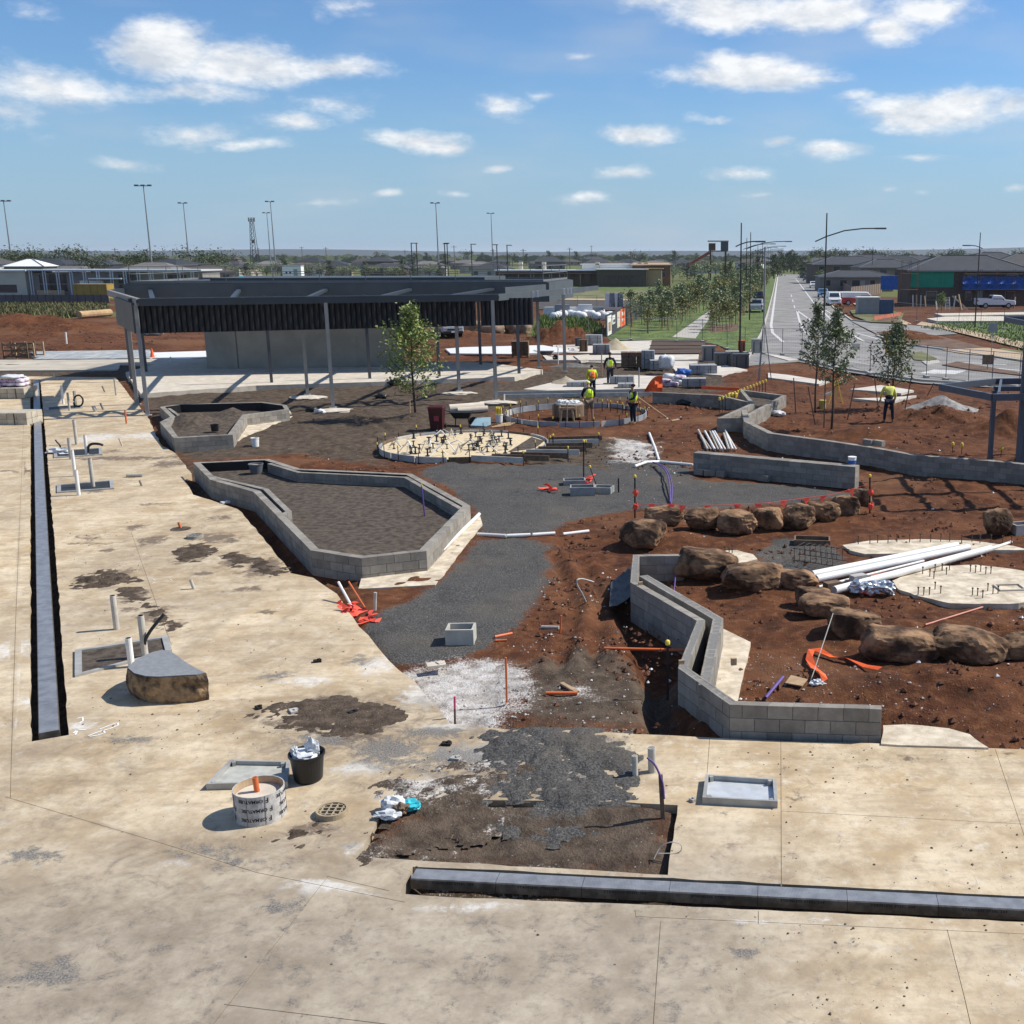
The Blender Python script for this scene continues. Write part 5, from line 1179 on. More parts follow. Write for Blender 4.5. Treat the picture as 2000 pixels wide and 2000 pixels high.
scatter('white_litter', 'small white scraps of plastic and mortar littering the red dirt', 420, [gpoly([(1100,1050),(2000,1050),(2100,1460),(1240,1430),(1010,1400),(1000,1250)]), gpoly([(560,880),(1000,800),(1400,790),(2000,900),(2000,1000),(1100,1050)])], .008, .05, M_WPAINT, 9, EX, pw=4.0, clus=-.1)
# ------------------------------------------------------------------ pavilion
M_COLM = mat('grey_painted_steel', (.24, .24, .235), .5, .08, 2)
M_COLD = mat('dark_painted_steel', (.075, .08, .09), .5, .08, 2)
M_FASC = mat('slate_fascia', (.038, .046, .055), .45, .08, 1)
M_BATT = mat('charcoal_batten', (.019, .020, .023), .5, .15, 2, rnd=.25)
M_DECK = mat('roof_sheet', (.075, .088, .096), .65, .1, 1)
M_TILT = mat('tilt_panel_concrete', (.30, .285, .245), .88, .12, .8, bump=.1)
M_RAIL = mat('galvanised_rail', (.17, .17, .17), .5, .1)
PA, PB_, PC, PD = Vector((-23.85, 49.1)), Vector((-9.05, 54.75)), Vector((-6.0, 68.0)), Vector((-31.7, 62.0))
PV = thing('pavilion', 'flat roofed dark pavilion on thin grey posts with a hanging black screen', 'pavilion', (-18, 58, 0))
ZT, ZB = 5.18, 4.86
def beam(a, b, w, z0, z1, name, m, par):
    a, b = Vector(a[:2]), Vector(b[:2]); d = (b - a).normalized(); n = Vector((-d.y, d.x)) * w / 2
    return MB().prism([a - n, b - n, b + n, a + n], z0, z1).build(name, m, par)
ab = (PB_ - PA).normalized(); abn = Vector((-ab.y, ab.x))
beam(PA, PB_, .18, ZB, ZT, 'fascia', M_FASC, PV); beam(PB_ + abn * .1, PC, .18, ZB + .002, ZT - .002, 'fascia', M_DECK, PV)
beam(PA + abn * .1, PD, .18, ZB + .002, ZT - .002, 'fascia', mat('weathered_fascia', (.24, .235, .225), .6, .1), PV)
beam(PB_ + abn * 7 + Vector((1.8, 0)), PB_ + abn * 12 + Vector((5.0, 2)), .15, ZB + .1, ZT + .15, 'fascia', M_DECK, PV)
beam(PC, PC + Vector((.6, 3.2)), .16, ZB + .05, ZT - .01, 'outrigger', M_DECK, PV)
for k, t in enumerate((.35, .4, .72, .77, .81)):
    c = PB_.lerp(PC, t); MB().box((c.x + .08, c.y - .06, (ZT + ZB) / 2), (.12, .12, ZT - ZB + .02), .2).build('bracket', M_PVC, PV)
# zigzag roof frame in front of the deck
U0, U1 = PA + abn * 2.1 - ab * .6, PB_ + abn * 2.1 + ab * .4
V0, V1 = Vector((-32.3, 64.8)), Vector((-8.2, 69.0))
for k in range(5): beam(U0.lerp(U1, (k + .3) / 5), V0.lerp(V1, (k + .3) / 5), .22, ZB + .1, ZT - .07, 'main_beam', M_FASC, PV)
nz = 12; beam(PD, V0, .18, ZB, ZT, 'fascia', M_FASC, PV)
for k in range(nz):
    a = PA.lerp(PB_, k / nz); b = U0.lerp(U1, (k + .5) / nz); c = PA.lerp(PB_, (k + 1) / nz)
    beam(a, b, .20, ZB + .12, ZT - .06, 'rafter', M_FASC, PV); beam(b, c, .20, ZB + .115, ZT - .065, 'rafter', M_FASC, PV)
beam(U0, U1, .2, ZB + .1, ZT - .05, 'purlin', M_FASC, PV)
# raised deck with upstand and safety rail
dk = [V0, V1, Vector((-7.5, 77.0)), Vector((-33.0, 76.0))]
MB().prism([tuple(p) for p in dk], 4.25, 5.42).build('upstand', M_DECK, PV); MB().prism([tuple(p.lerp(sum(dk, Vector((0, 0))) / 4, .012)) for p in dk], 5.423, 5.46).build('roof_deck', mat('pale_roof_sheet', (.062, .072, .08), .7, .1, 1), PV)
cc = sum(dk, Vector((0, 0))) / 4; MB().prism([tuple(p.lerp(cc, .34)) for p in dk], 5.462, 5.72).build('plant_platform', M_DECK, PV)
ring = [p.lerp(cc, .03) for p in dk]
RL = thing('safety_rail', 'galvanised safety railing with thin posts round the pavilion roof', 'railing', (*ring[0], 5.46))
for i in range(4):
    a, b = ring[i], ring[(i + 1) % 4]; L = (b - a).length; n = max(2, int(L / 2.4))
    for zz in (5.98, 6.42): MB().tube([(*a, zz), (*b, zz)], .022, 6).build('rail', M_RAIL, RL)
    MB().box((*((a + b) / 2), 5.53), (L, .02, .12), math.atan2((b - a).y, (b - a).x)).build('toe_board', M_RAIL, RL)
    for k in range(n): p = a.lerp(b, k / n); MB().tube([(*p, 5.46), (*p, 6.46)], .022, 6).build('post', M_RAIL, RL)
# hanging screen of rounded battens
def battens(a, b, z0, z1, w=.24):
    L = (b - a).length; n = int(L / w); d = (b - a).normalized(); nn = Vector((-d.y, d.x)); rz = math.atan2(d.y, d.x)
    prof = [(w * .5 * math.cos(t), -.10 * math.sin(t)) for t in [i * math.pi / 6 for i in range(7)]]
    mb = MB(); mb.prism(prof + [(-w * .5, .03), (w * .5, .03)], z0, z1); o = mb.build('batten', M_BATT, PV, True); me = o.data; lo = WL[PV.name]
    first = True
    for k in range(n):
        c = a + d * (w * (k + .5))
        q = o if first else bpy.data.objects.new('batten', me)
        if not first: col.objects.link(q); q.parent = PV
        first = False; q.location = (c.x - lo.x, c.y - lo.y, 0); q.rotation_euler = (0, 0, rz)
E2, E3 = PA + abn * 1.2 - ab * .35, PB_ + abn * 1.3 - ab * .6
E1 = E2 + (PD - PA).normalized() * 8.5; E4 = Vector((-7.4, 56.6))
battens(E2, E3, 3.6, 4.95); battens(E3, E4, 3.6, 4.95); beam(E1, E2, .12, 3.6, 4.95, 'screen_panel', mat('grey_screen', (.10, .105, .10), .6, .1), PV)
# posts
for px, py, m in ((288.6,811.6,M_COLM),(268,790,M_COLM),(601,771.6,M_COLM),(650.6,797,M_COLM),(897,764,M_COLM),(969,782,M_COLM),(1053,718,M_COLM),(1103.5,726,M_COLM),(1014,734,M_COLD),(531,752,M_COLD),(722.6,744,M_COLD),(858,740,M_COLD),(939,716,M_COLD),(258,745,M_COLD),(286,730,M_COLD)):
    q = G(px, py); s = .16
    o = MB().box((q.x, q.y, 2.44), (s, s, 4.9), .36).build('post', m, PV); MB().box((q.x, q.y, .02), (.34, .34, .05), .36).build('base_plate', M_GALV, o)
wl = [G(409,722), G(468,726), G(600,723), G(700,721), G(790,720)]
for i in range(4):
    a, b = wl[i], wl[i + 1]; d = Vector((b - a)[:2]).normalized() * .02; beam(Vector(a[:2]) + (d if i else d * 0), Vector(b[:2]), .22, .1, 4.6, 'wall_panel', M_TILT, PV)
beam(Vector(wl[0][:2]), Vector(wl[0][:2]) + Vector((-2.5, 9)), .2, .1, 4.6, 'wall_panel', M_TILT, PV)
fl_ = gpoly([(245,727),(275,769),(500,753),(725,746),(888,740),(1005,736),(1060,722),(950,708),(420,700),(330,704)], .14)
fo = MB().prism(fl_, -.2, .14).build('pavilion_floor', M_CONCL, None); tag(fo, kind='structure')
for pts in ([(400,717),(790,712),(800,716),(405,722)],):
    MB().prism(gpoly(pts, .2), .142, .2).build('kerb', M_CONC, fo)
for i, (px, py) in enumerate(((601,775),(650,801),(897,767),(969,785))):
    q = G(px, py); mb = MB(); mb.blob((q.x, q.y, -.05), (1.0, .55, .1), 40 + i, 3, .25, 1.2); one('concrete_footing', 'lumpy pale concrete footing round a front pavilion post, ' + ('first', 'second', 'third', 'fourth')[i] + ' from the left', 'footing', mb, M_CONCL, 'footings of the front posts')

# ------------------------------------------------------------------ young trees
def leafmat(name, c, c2):
    m = mat(name, c, .6, .25, 6, c2=c2, spec=.25, rnd=.12); b = m.node_tree.nodes['Principled BSDF']
    b.inputs['Subsurface Weight'].default_value = 0.0
    return m
M_BARK = mat('bark', (.075, .058, .045), .95, .3, 9, bump=.4)
M_LEAF1 = leafmat('fresh_leaf', (.13, .18, .04), (.26, .30, .10)); M_LEAF2 = leafmat('grey_green_leaf', (.11, .14, .06), (.23, .26, .14)); M_LEAF3 = leafmat('dark_leaf', (.035, .05, .022), (.075, .095, .04)); M_LEAF4 = leafmat('olive_leaf', (.12, .13, .045), (.24, .225, .09))
def leaves(mb, pts, rad, n, size, r):
    for _ in range(n):
        p, k = r.choice(pts); d = Vector((r.gauss(0, 1), r.gauss(0, 1), r.gauss(0, .9)))
        c = p + d * (rad * k * .5)
        a = Vector((r.uniform(-1, 1), r.uniform(-1, 1), r.uniform(-1, .4))).normalized(); b = a.cross(Vector((r.uniform(-1, 1), r.uniform(-1, 1), r.uniform(-1, 1)))).normalized(); s = size * r.uniform(.6, 1.3)
        mb.v += [tuple(c - a * s), tuple(c + b * s * .42), tuple(c + a * s), tuple(c - b * s * .42)]; o = len(mb.v) - 4; mb.f.append((o, o + 1, o + 2, o + 3)); mb.m.append(0)
def young_tree(name, label, loc, h, w, z0, nb, nl, size, leaf, seed, group, trunk_r=.04, rad=.35, lean=(0, 0), taper=1.0):
    r = random.Random(seed); T = thing(name, label, 'tree', loc, 0, group)
    top = Vector((lean[0], lean[1], h)); tk = [Vector((0, 0, -.1))] + [Vector((lean[0] * t + .05 * math.sin(t * 5 + seed), lean[1] * t + .05 * math.cos(t * 4), h * t)) for t in (.2, .4, .6, .8, 1.0)]
    o = MB().tube(tk, [trunk_r, trunk_r, trunk_r * .85, trunk_r * .6, trunk_r * .38, trunk_r * .12], 7).build('trunk', M_BARK, T, True, smooth=True)
    pts = []; br = MB()
    for k in range(nb):
        t = z0 + (1 - z0) * (k / nb) ** .9; b0 = Vector((lean[0] * t, lean[1] * t, h * t)); a = k * 2.4 + r.uniform(-.5, .5)
        shape = (math.sin(min(1, (t - z0) / (1 - z0) * 1.05 + .22) * math.pi)) ** .7 * taper + .12
        L = w / 2 * shape * r.uniform(.65, 1.15); e = b0 + Vector((math.cos(a) * L, math.sin(a) * L, L * r.uniform(.7, 1.5) * .8)); mid = b0.lerp(e, .5) + Vector((0, 0, -L * .08))
        br.tube([b0, mid, e], [trunk_r * .3, trunk_r * .2, trunk_r * .08], 5, False)
        for q, kk in ((.45, .6), (.7, .9), (.9, 1.0), (1.05, .8)): pts.append((b0.lerp(e, q), kk))
    for t in (.8, .9, .97): pts.append((Vector((lean[0] * t, lean[1] * t, h * t)), .5))
    br.build('limb', M_BARK, o, True); mb = MB(); leaves(mb, pts, rad, nl, size, r); mb.build('crown', leaf, T, True)
    return T
def stakes(label, locs, h, m=None, thick=.045, group='tree stakes'):
    for k, (a, b) in enumerate(locs): one('stake', label % ('first', 'second', 'third', 'fourth')[k], 'stake', MB().bar(a, b, thick), m or M_TIMBERD, group)
young_tree('young_tree', 'young leafy green tree in front of the pavilion screen', GG(812, 815), 4.75, 2.1, .17, 38, 4200, .085, M_LEAF1, 3, 'young trees on the site', .055, .42)
young_tree('young_tree', 'slim young tree with dark trunk at the left of the pair by the street lamp', GG(1592, 806), 5.0, 1.25, .36, 30, 1900, .08, M_LEAF2, 5, 'young trees on the site', .045, .27)
young_tree('young_tree', 'slim young tree at the right of the pair, with white tied guards', GG(1624, 838), 4.9, 1.45, .36, 32, 2300, .08, M_LEAF2, 8, 'young trees on the site', .05, .28, (.1, 0))
young_tree('young_tree', 'young bushy tree behind the bending worker, beside the yellow sign', GG(1738, 800), 3.9, 1.8, .26, 34, 2800, .085, M_LEAF2, 13, 'young trees on the site', .045, .38, (.25, .2))
def stk(px, yb, yt, dx): b = GG(px, yb); return (b, at(px + dx, yt, b.y))
stakes('dark timber stake around the tree pair by the street lamp, %s from the left', [stk(1592,829,755,-14), stk(1609,836,740,3), stk(1554,805,738,-4), stk(1655,820,752,14)], 1.5)
stakes('leaning dark stake around the bending worker, %s from the left', [stk(1716,802,730,-9), stk(1766,806,728,16), stk(1810,775,748,14)], 1.4)
one('tree_guard', 'yellow plastic tree guard bucket beside the tree pair', 'tree guard', MB().lathe(GG(1606, 798), [(.16, 0), (.18, .4), (.16, .41)], 14), mat('dull_yellow', (.42, .33, .08), .6, .1))
q = GG(1622, 790); T = thing('white_guard', 'white strap frame between the tree pair stakes', 'strap', q); MB().bar(at(1610,772,q.y), at(1625,766,q.y), .06, .1).build('strap', M_PVC, T); MB().bar(at(1612,795,q.y), at(1612,780,q.y), .1).build('guard', mat('guard_yellow', (.6, .5, .2), .7, .1), T)

# ------------------------------------------------------------------ people
M_SKIN = mat('skin', (.36, .20, .13), .6, .08); M_HIVIS = mat('hi_vis_yellow', (.60, .82, .02), .7, .06); M_HIVIS2 = mat('hi_vis_pale_yellow', (.72, .72, .16), .7, .06); M_HVOR = mat('hi_vis_orange', (.90, .20, .03), .7, .06)
M_NAVY = mat('navy_cloth', (.012, .015, .03), .9, .2); M_KHAKI = mat('khaki_cloth', (.17, .13, .09), .9, .15); M_BOOT = mat('tan_boot', (.30, .20, .11), .8, .1); M_DKBOOT = mat('dark_boot', (.03, .025, .02), .8, .1); M_REFL = mat('reflective_tape', (.72, .74, .74), .35, .05); M_HAIR = mat('dark_hair', (.012, .01, .009), .8, .2)
def skin_obj(name, m, par, chains, roots=(0,), sub=1):
    """one continuous skin grown round connected joints; chains = lists of (point, radius) sharing equal points"""
    bm = bmesh.new(); idx = {}; lay = bm.verts.layers.skin.verify()
    def vert(p, r):
        k = (round(p[0], 4), round(p[1], 4), round(p[2], 4))
        if k not in idx:
            v = bm.verts.new(p); rr = r if isinstance(r, tuple) else (r, r); v[lay].radius = rr; v[lay].use_root = len(idx) == 0; idx[k] = v
        return idx[k]
    for ch in chains:
        prev = None
        for p, r in ch:
            v = vert(p, r)
            if prev is not None and prev is not v and not bm.edges.get((prev, v)): bm.edges.new((prev, v))
            prev = v
    me = bpy.data.meshes.new(name); bm.to_mesh(me); bm.free(); me.materials.append(m)
    o = bpy.data.objects.new(name, me); col.objects.link(o); o.parent = par; WL[o.name] = Vector((0, 0, 0))
    o.modifiers.new('skin', 'SKIN').use_smooth_shade = True; s = o.modifiers.new('sub', 'SUBSURF'); s.levels = sub; s.render_levels = sub; return o
def person(label, loc, rz, H=1.75, top=M_NAVY, vest=None, legs=M_NAVY, boots=M_BOOT, shorts=False, hat=None, lean=0.0, la=((-.30, .02, 1.15), (-.30, .14, .95)), ra=((.30, .02, 1.15), (.30, .14, .95)), stance=.11, step=0.0, head_dn=0.0, lower=None):
    T = thing('person', label, 'person', loc, rz); k = H / 1.75
    def P(x, y, z): return (x * k, (y + lean * max(0, z - .95)) * k, (z - abs(lean) * .12 * max(0, z - .95)) * k)
    pel = (P(0, 0, .95), (.155 * k, .115 * k)); sp = (P(0, .0, 1.14), (.145 * k, .11 * k)); che = (P(0, .01, 1.34), (.17 * k, .12 * k)); nk0 = (P(0, .0, 1.47), (.085 * k, .075 * k)); nk = (P(0, .015, 1.53), .052 * k)
    hd = head_dn; chin = (P(0, .045 + hd * .6, 1.58 - hd * .3), .062 * k); head = (P(0, .02 + hd, 1.655 - hd * .5), (.082 * k, .098 * k)); crown_ = (P(0, .0 + hd, 1.72 - hd * .6), (.068 * k, .08 * k)); nose = (P(0, .125 + hd * 1.1, 1.635 - hd * .8), .014 * k)
    def arm(s, j):
        sh = (P(s * .185, 0, 1.42), .065 * k); el = (P(*j[0]), .045 * k); wr = (P(*j[1]), .030 * k); d = (Vector(j[1]) - Vector(j[0])).normalized()
        palm = Vector(j[1]) + d * .07; hnd = (P(*palm), (.038 * k, .022 * k)); sd = d.cross(Vector((0, 1, 0.2))).normalized()
        out = [[che, sh, el, wr, hnd]]
        for f in range(4):
            b = palm + sd * (.028 * (f - 1.5) * .9) + d * .03; L = (.045, .055, .052, .04)[f]; m1 = b + d * L * .6 + Vector((0, .012, 0)); e = b + d * L + Vector((0, .03, -.01)); out.append([hnd, (P(*b), .011 * k), (P(*m1), .010 * k), (P(*e), .008 * k)])
        th = palm + sd * (.045 * s) + Vector((0, .03, 0)); out.append([hnd, (P(*th), .012 * k), (P(*(th + d * .04)), .010 * k)])
        return out, sh, el, wr
    A1, sl, ell, wl_ = arm(-1, la); A2, sr, elr, wr_ = arm(1, ra)
    def leg(s):
        y = step * s; hip = (P(s * .09, 0, .88), .092 * k); kn = ((s * stance * 1.0 * k, (y * .5 + .02) * k, .49 * k), .062 * k); an = ((s * stance * 1.15 * k, (y - .01) * k, .10 * k), .042 * k); toe = ((s * stance * 1.25 * k, (y + .14) * k, .045 * k), (.045 * k, .03 * k)); return hip, kn, an, toe
    L1, L2 = leg(-1), leg(1)
    skin_obj('body', M_SKIN, T, [[pel, sp, che, nk0, nk, chin, head, crown_], [head, nose], *A1, *A2, [pel, *L1], [pel, *L2]])
    def gr(v, g): r = v[1]; return (v[0], tuple(x + g for x in r) if isinstance(r, tuple) else r + g)
    def lerp(a, b, t): return (tuple(x + (y - x) * t for x, y in zip(a[0], b[0])), max(a[1]) if isinstance(a[1], tuple) else a[1])
    sl_l = [gr(che, .012), gr(sl, .014), gr(ell, .014), gr(wl_, .012)]; sl_r = [gr(che, .012), gr(sr, .014), gr(elr, .014), gr(wr_, .012)]
    skin_obj('shirt', top, T, [[gr(pel, .012), gr(sp, .014), gr(che, .012), gr(nk0, .008)], sl_l, sl_r])
    if vest is not None:
        vs = lambda s, v: (lerp(v, che, .25)[0], .075 * k)
        skin_obj('vest', vest, T, [[gr((P(0, 0, .98), (.155 * k, .115 * k)), .045), gr(sp, .05), gr(che, .045), gr(nk0, .03)], [gr(che, .045), gr(vs(-1, sl), .035)], [gr(che, .045), gr(vs(1, sr), .035)]])
        for x in (-.09, .09):
            for y in (-.155, .17): MB().box(P(x, y, 1.27), (.04 * k, .02, .28 * k)).build('reflective_stripe', M_REFL, T, True)
    if lower is not None: skin_obj('shirt_hem', lower, T, [[gr((P(0, 0, .93), (.155 * k, .115 * k)), .03), gr((P(0, 0, 1.05), (.15 * k, .115 * k)), .03), gr((P(0, 0, 1.17), (.15 * k, .115 * k)), .028)]])
    def tro(s, L):
        c = [gr(pel, .014), gr(L[0], .016), gr(L[1], .018)]
        if not shorts: c.append((L[2][0], .056 * k))
        else: c[-1] = (lerp(L[0], L[1], .95)[0], .085 * k)
        return c
    skin_obj('shorts' if shorts else 'trousers', legs, T, [tro(-1, L1), tro(1, L2)])
    for L in (L1, L2): skin_obj('boot', boots, T, [[((L[2][0][0], L[2][0][1], .17 * k), .052 * k), gr(L[2], .014), (L[3][0], (.055 * k, .042 * k))]])
    hp = Vector(crown_[0]); mb = MB(); mb.blob((hp.x, hp.y - .01, hp.z - .005), (.092 * k, .112 * k, .075 * k), 2, 2, .05, 2)
    o = mb.build('cap' if hat else 'hair', hat or M_HAIR, T, True, smooth=True)
    if hat: MB().prism([(hp.x + .08 * math.cos(a), hp.y + .08 + .08 * math.sin(a)) for a in [i * math.pi / 6 for i in range(7)]], hp.z - .03, hp.z - .018).build('peak', hat, o, True)
    return T
person('person in yellow vest and dark trousers standing at the right rim of the round formwork', GG(1237, 829), 2.2, 1.72, M_NAVY, M_HIVIS, M_NAVY, M_BOOT, la=((-.26, .12, 1.18), (-.12, .3, 1.12)), ra=((.28, .05, 1.15), (.25, .18, .95)))
person('person in yellow shirt and khaki shorts leaning over the round plinth, seen from behind', GG(1152, 824), .25, 1.80, M_NAVY, M_HIVIS, M_KHAKI, M_BOOT, True, M_HIVIS2, lean=.25, la=((-.27, .2, 1.15), (-.2, .42, 1.02)), ra=((.27, .2, 1.15), (.2, .42, 1.02)), head_dn=.08)
person('person in yellow top with an orange back panel crouching forward behind the plinth worker', GG(1157, 777), .1, 1.70, M_HIVIS, M_HVOR, M_NAVY, M_DKBOOT, lean=.45, la=((-.26, .2, 1.12), (-.16, .4, .9)), ra=((.26, .2, 1.12), (.16, .4, .9)), head_dn=.1)
person('person in pale green vest with dark sleeves walking on the far concrete', GG(1192, 753), .1, 1.82, M_NAVY, M_HIVIS, M_NAVY, M_BOOT, step=.12, la=((-.30, -.02, 1.15), (-.30, .1, .93)), ra=((.31, .06, 1.16), (.30, .18, .96)))
person('person in pale yellow shirt bent over by the staked trees, seen from behind', GG(1735, 826), .05, 1.88, M_HIVIS2, None, M_NAVY, M_BOOT, lean=.32, la=((-.3, .16, 1.12), (-.26, .4, .92)), ra=((.3, .14, 1.1), (.28, .3, .86)), head_dn=.1, stance=.15, lower=M_NAVY)

# ------------------------------------------------------------------ round formwork
def disc_ring(label, c, r, h, segs, m, name='round_formwork'):
    T = thing(name, label, 'formwork', c)
    for k in range(segs):
        a0 = 2 * math.pi * k / segs + .01; a1 = 2 * math.pi * (k + 1) / segs - .01; pts = []
        for i in range(4): a = a0 + (a1 - a0) * i / 3; pts.append((c[0] + r * math.cos(a), c[1] + r * math.sin(a)))
        for i in range(3, -1, -1): a = a0 + (a1 - a0) * i / 3; pts.append((c[0] + (r - .05) * math.cos(a), c[1] + (r - .05) * math.sin(a)))
        MB().prism(pts, c[2] - .08, c[2] + h).build('form_board', m[k % len(m)] if isinstance(m, list) else m, T)
    return T
def peg(par, x, y, z, h, cap=True, r=.02):
    o = MB().tube([(x, y, z - .1), (x, y, z + h)], r, 5).build('form_peg', M_PICKET, par)
    if cap: MB().lathe((x, y, z + h - .03), [(r * 1.3, 0), (r * 1.6, .03), (r * 1.5, .08), (r * .7, .1)], 7).build('cap', M_YCAP, o)
M_FORM = mat('steel_form', (.34, .36, .38), .5, .15, 2, metal=.3); M_FORMW = mat('pale_form', (.52, .49, .43), .7, .15, 3)
c1_ = G(908, 872, -.03); F1 = disc_ring('round formwork bed full of black pedestals and conduits on pale sand', c1_, 3.15, .15, 16, [M_FORM, M_FORMW, M_TIMBERD, M_FORM, M_FORMW])
mb = MB(); mb.lathe((c1_.x, c1_.y, c1_.z), [(3.05, .06), (1.6, .075), (.01, .08)], 40, False, False); mb.build('sand_bed', mat('pale_sand', (.62, .50, .32), .95, .12, 8, bump=.3), F1)
mb = MB(); q = [(c1_.x + 1.9, c1_.y - 1.6), (c1_.x + 2.75, c1_.y - .8), (c1_.x + 2.9, c1_.y + .8), (c1_.x + 2.3, c1_.y + 1.7)]; mb.prism(q, c1_.z + .03, c1_.z + .09); mb.build('dark_bay', M_SOILMIX, F1)
for k in range(22):
    a = k / 22 * 2 * math.pi + .1; peg(F1, c1_.x + 3.22 * math.cos(a), c1_.y + 3.22 * math.sin(a), c1_.z, .30 + .06 * (k % 3), k % 2 == 0, .016)
rr = random.Random(4); pm = MB().lathe((0, 0, 0), [(.09, 0), (.09, .02), (.035, .04), (.03, .24), (.095, .26), (.095, .29), (.05, .30)], 10).build('pedestal', M_BLKPL, None); pm.parent = F1; first = True
for k in range(58):
    a = rr.uniform(0, 6.28); r_ = 2.75 * math.sqrt(rr.random()); x, y = r_ * math.cos(a), r_ * math.sin(a)
    if x > 1.9: x -= 1.6
    o = pm if first else bpy.data.objects.new('pedestal', pm.data)
    if not first: col.objects.link(o); o.parent = F1
    first = False; o.location = (x, y, .075); o.scale = (rr.uniform(.6, .95),) * 3
for k in range(26):
    a = rr.uniform(0, 6.28); r_ = 2.3 * math.sqrt(rr.random()); p0 = Vector((c1_.x + r_ * math.cos(a) - .2, c1_.y + r_ * math.sin(a), c1_.z + .1)); d = Vector((rr.uniform(-.8, .8), rr.uniform(-.6, .6), 0))
    MB().tube([p0, p0 + d * .4 + Vector((0, 0, rr.uniform(.1, .4))), p0 + d], .022, 6).build('conduit', rr.choice((M_PVC, M_PVCD, M_GALV)), F1)
for k in range(8):
    a = math.radians(-75 + k * 13); p0 = Vector((c1_.x + 3.2 * math.cos(a), c1_.y + 3.2 * math.sin(a), c1_.z + .12)); e = p0 + Vector((1.9 + .2 * math.sin(k), -.5 + k * .13, .0)); MB().bar(p0, e, .04, .2).build('bay_board', M_TIMBERD if k % 3 else M_FORMW, F1)
    if k % 2 == 0: peg(F1, e.x, e.y, c1_.z, .4)
c2_ = G(1125, 812, -.03); F2 = disc_ring('round steel formwork ring with yellow capped pegs and a timber boxed plinth', c2_, 3.2, .18, 22, [M_FORM, M_FORM, M_FORMW, M_FORM])
for k in range(34):
    a = k / 34 * 2 * math.pi + .05; peg(F2, c2_.x + (3.27 if k % 2 else 3.1) * math.cos(a), c2_.y + (3.27 if k % 2 else 3.1) * math.sin(a), c2_.z, .32 + .05 * (k % 3), k % 3 != 1, .016)
for k in range(9): a = math.radians(15 + k * 12); peg(F2, c2_.x + 2.3 * math.cos(a), c2_.y + 2.3 * math.sin(a), c2_.z, .4)
q = G(1112, 812); PLN = thing('round_plinth', 'round concrete plinth boxed in brown formwork inside the ring', 'plinth', q); MB().lathe(q, [(.68, 0), (.68, .52), (.65, .54)], 28).build('drum', M_TIMBERD, PLN); MB().lathe(q, [(.62, .50), (.62, .58), (.01, .58)], 28, False, False).build('top', M_CONC, PLN)
for k in range(6): a = k * 1.05; MB().box((q.x + .71 * math.cos(a), q.y + .71 * math.sin(a), .26), (.09, .06, .52), a).build('brace', M_TIMBER, PLN)
mb = MB(); mb.blob((q.x - .3, q.y - .1, .64), (.25, .22, .1), 3, 3, .5, 2.2); mb.blob((q.x + .2, q.y + .1, .62), (.32, .25, .07), 5, 3, .5, 2.2); one('plastic_wrap', 'white plastic film heaped on top of the round plinth', 'plastic bag', mb, M_BAG)
T = thing('sawhorse', 'timber trestle with a pale post standing in front of the plinth', 'trestle', GG(1108, 833)); w_ = WL[T.name]
for s in (-1, 1): MB().bar((w_.x + s * .32, w_.y, w_.z), (w_.x + s * .22, w_.y, w_.z + .75), .07).build('leg', M_TIMBER, T)
MB().bar((w_.x - .35, w_.y, w_.z + .76), (w_.x + .35, w_.y, w_.z + .78), .07, .1).build('top_rail', M_TIMBER, T); MB().bar((w_.x, w_.y - .12, w_.z - .05), (w_.x + .03, w_.y - .12, w_.z + 1.0), .05).build('post', M_TIMBER, T)
T = thing('wheelie_bin', 'dark red wheelie bin standing beside the round pedestal bed', 'bin', GG(855, 838)); w_ = WL[T.name]
MB().prism([(w_.x - .24, w_.y - .27), (w_.x + .24, w_.y - .27), (w_.x + .22, w_.y + .25), (w_.x - .22, w_.y + .25)], w_.z, w_.z + .92, [(w_.x - .3, w_.y - .34), (w_.x + .3, w_.y - .34), (w_.x + .3, w_.y + .32), (w_.x - .3, w_.y + .32)]).build('bin_body', mat('maroon_plastic', (.055, .009, .010), .5, .1), T)
MB().prism([(w_.x - .33, w_.y - .37), (w_.x + .33, w_.y - .37), (w_.x + .33, w_.y + .36), (w_.x - .33, w_.y + .36)], w_.z + .92, w_.z + .97, [(w_.x - .3, w_.y - .33), (w_.x + .3, w_.y - .33), (w_.x + .3, w_.y + .32), (w_.x - .3, w_.y + .32)]).build('lid', mat('maroon_lid', (.06, .009, .012), .5, .1), T)
for s in (-1, 1): MB().tube([(w_.x + s * .24, w_.y + .28, w_.z + .1), (w_.x + s * .30, w_.y + .28, w_.z + .1)], .1, 12).build('wheel', M_BLKPL, T)
MB().box((w_.x + .03, w_.y - .31, w_.z + .5), (.2, .01, .24)).build('emblem', mat('faded_red_print', (.34, .05, .06), .6, .1), T)
q = GG(912, 805); one('carpet_roll', 'pale rolled tube lying behind the wheelie bin', 'roll', MB().pipe((q.x - .75, q.y - .3, q.z + .2), (q.x + .75, q.y + .3, q.z + .24), .2, .25, 18), mat('pale_roll', (.70, .62, .50), .8, .08)); one('carpet_roll', 'second pale roll lying under the first behind the bin', 'roll', MB().pipe((q.x - .35, q.y - .45, q.z + .12), (q.x + .95, q.y + .1, q.z + .15), .15, .25, 16), mat('pale_roll_b', (.60, .52, .42), .8, .08))
T = thing('wheelbarrow', 'black wheelbarrow tray standing right of the wheelie bin', 'wheelbarrow', GG(903, 832)); w_ = WL[T.name]
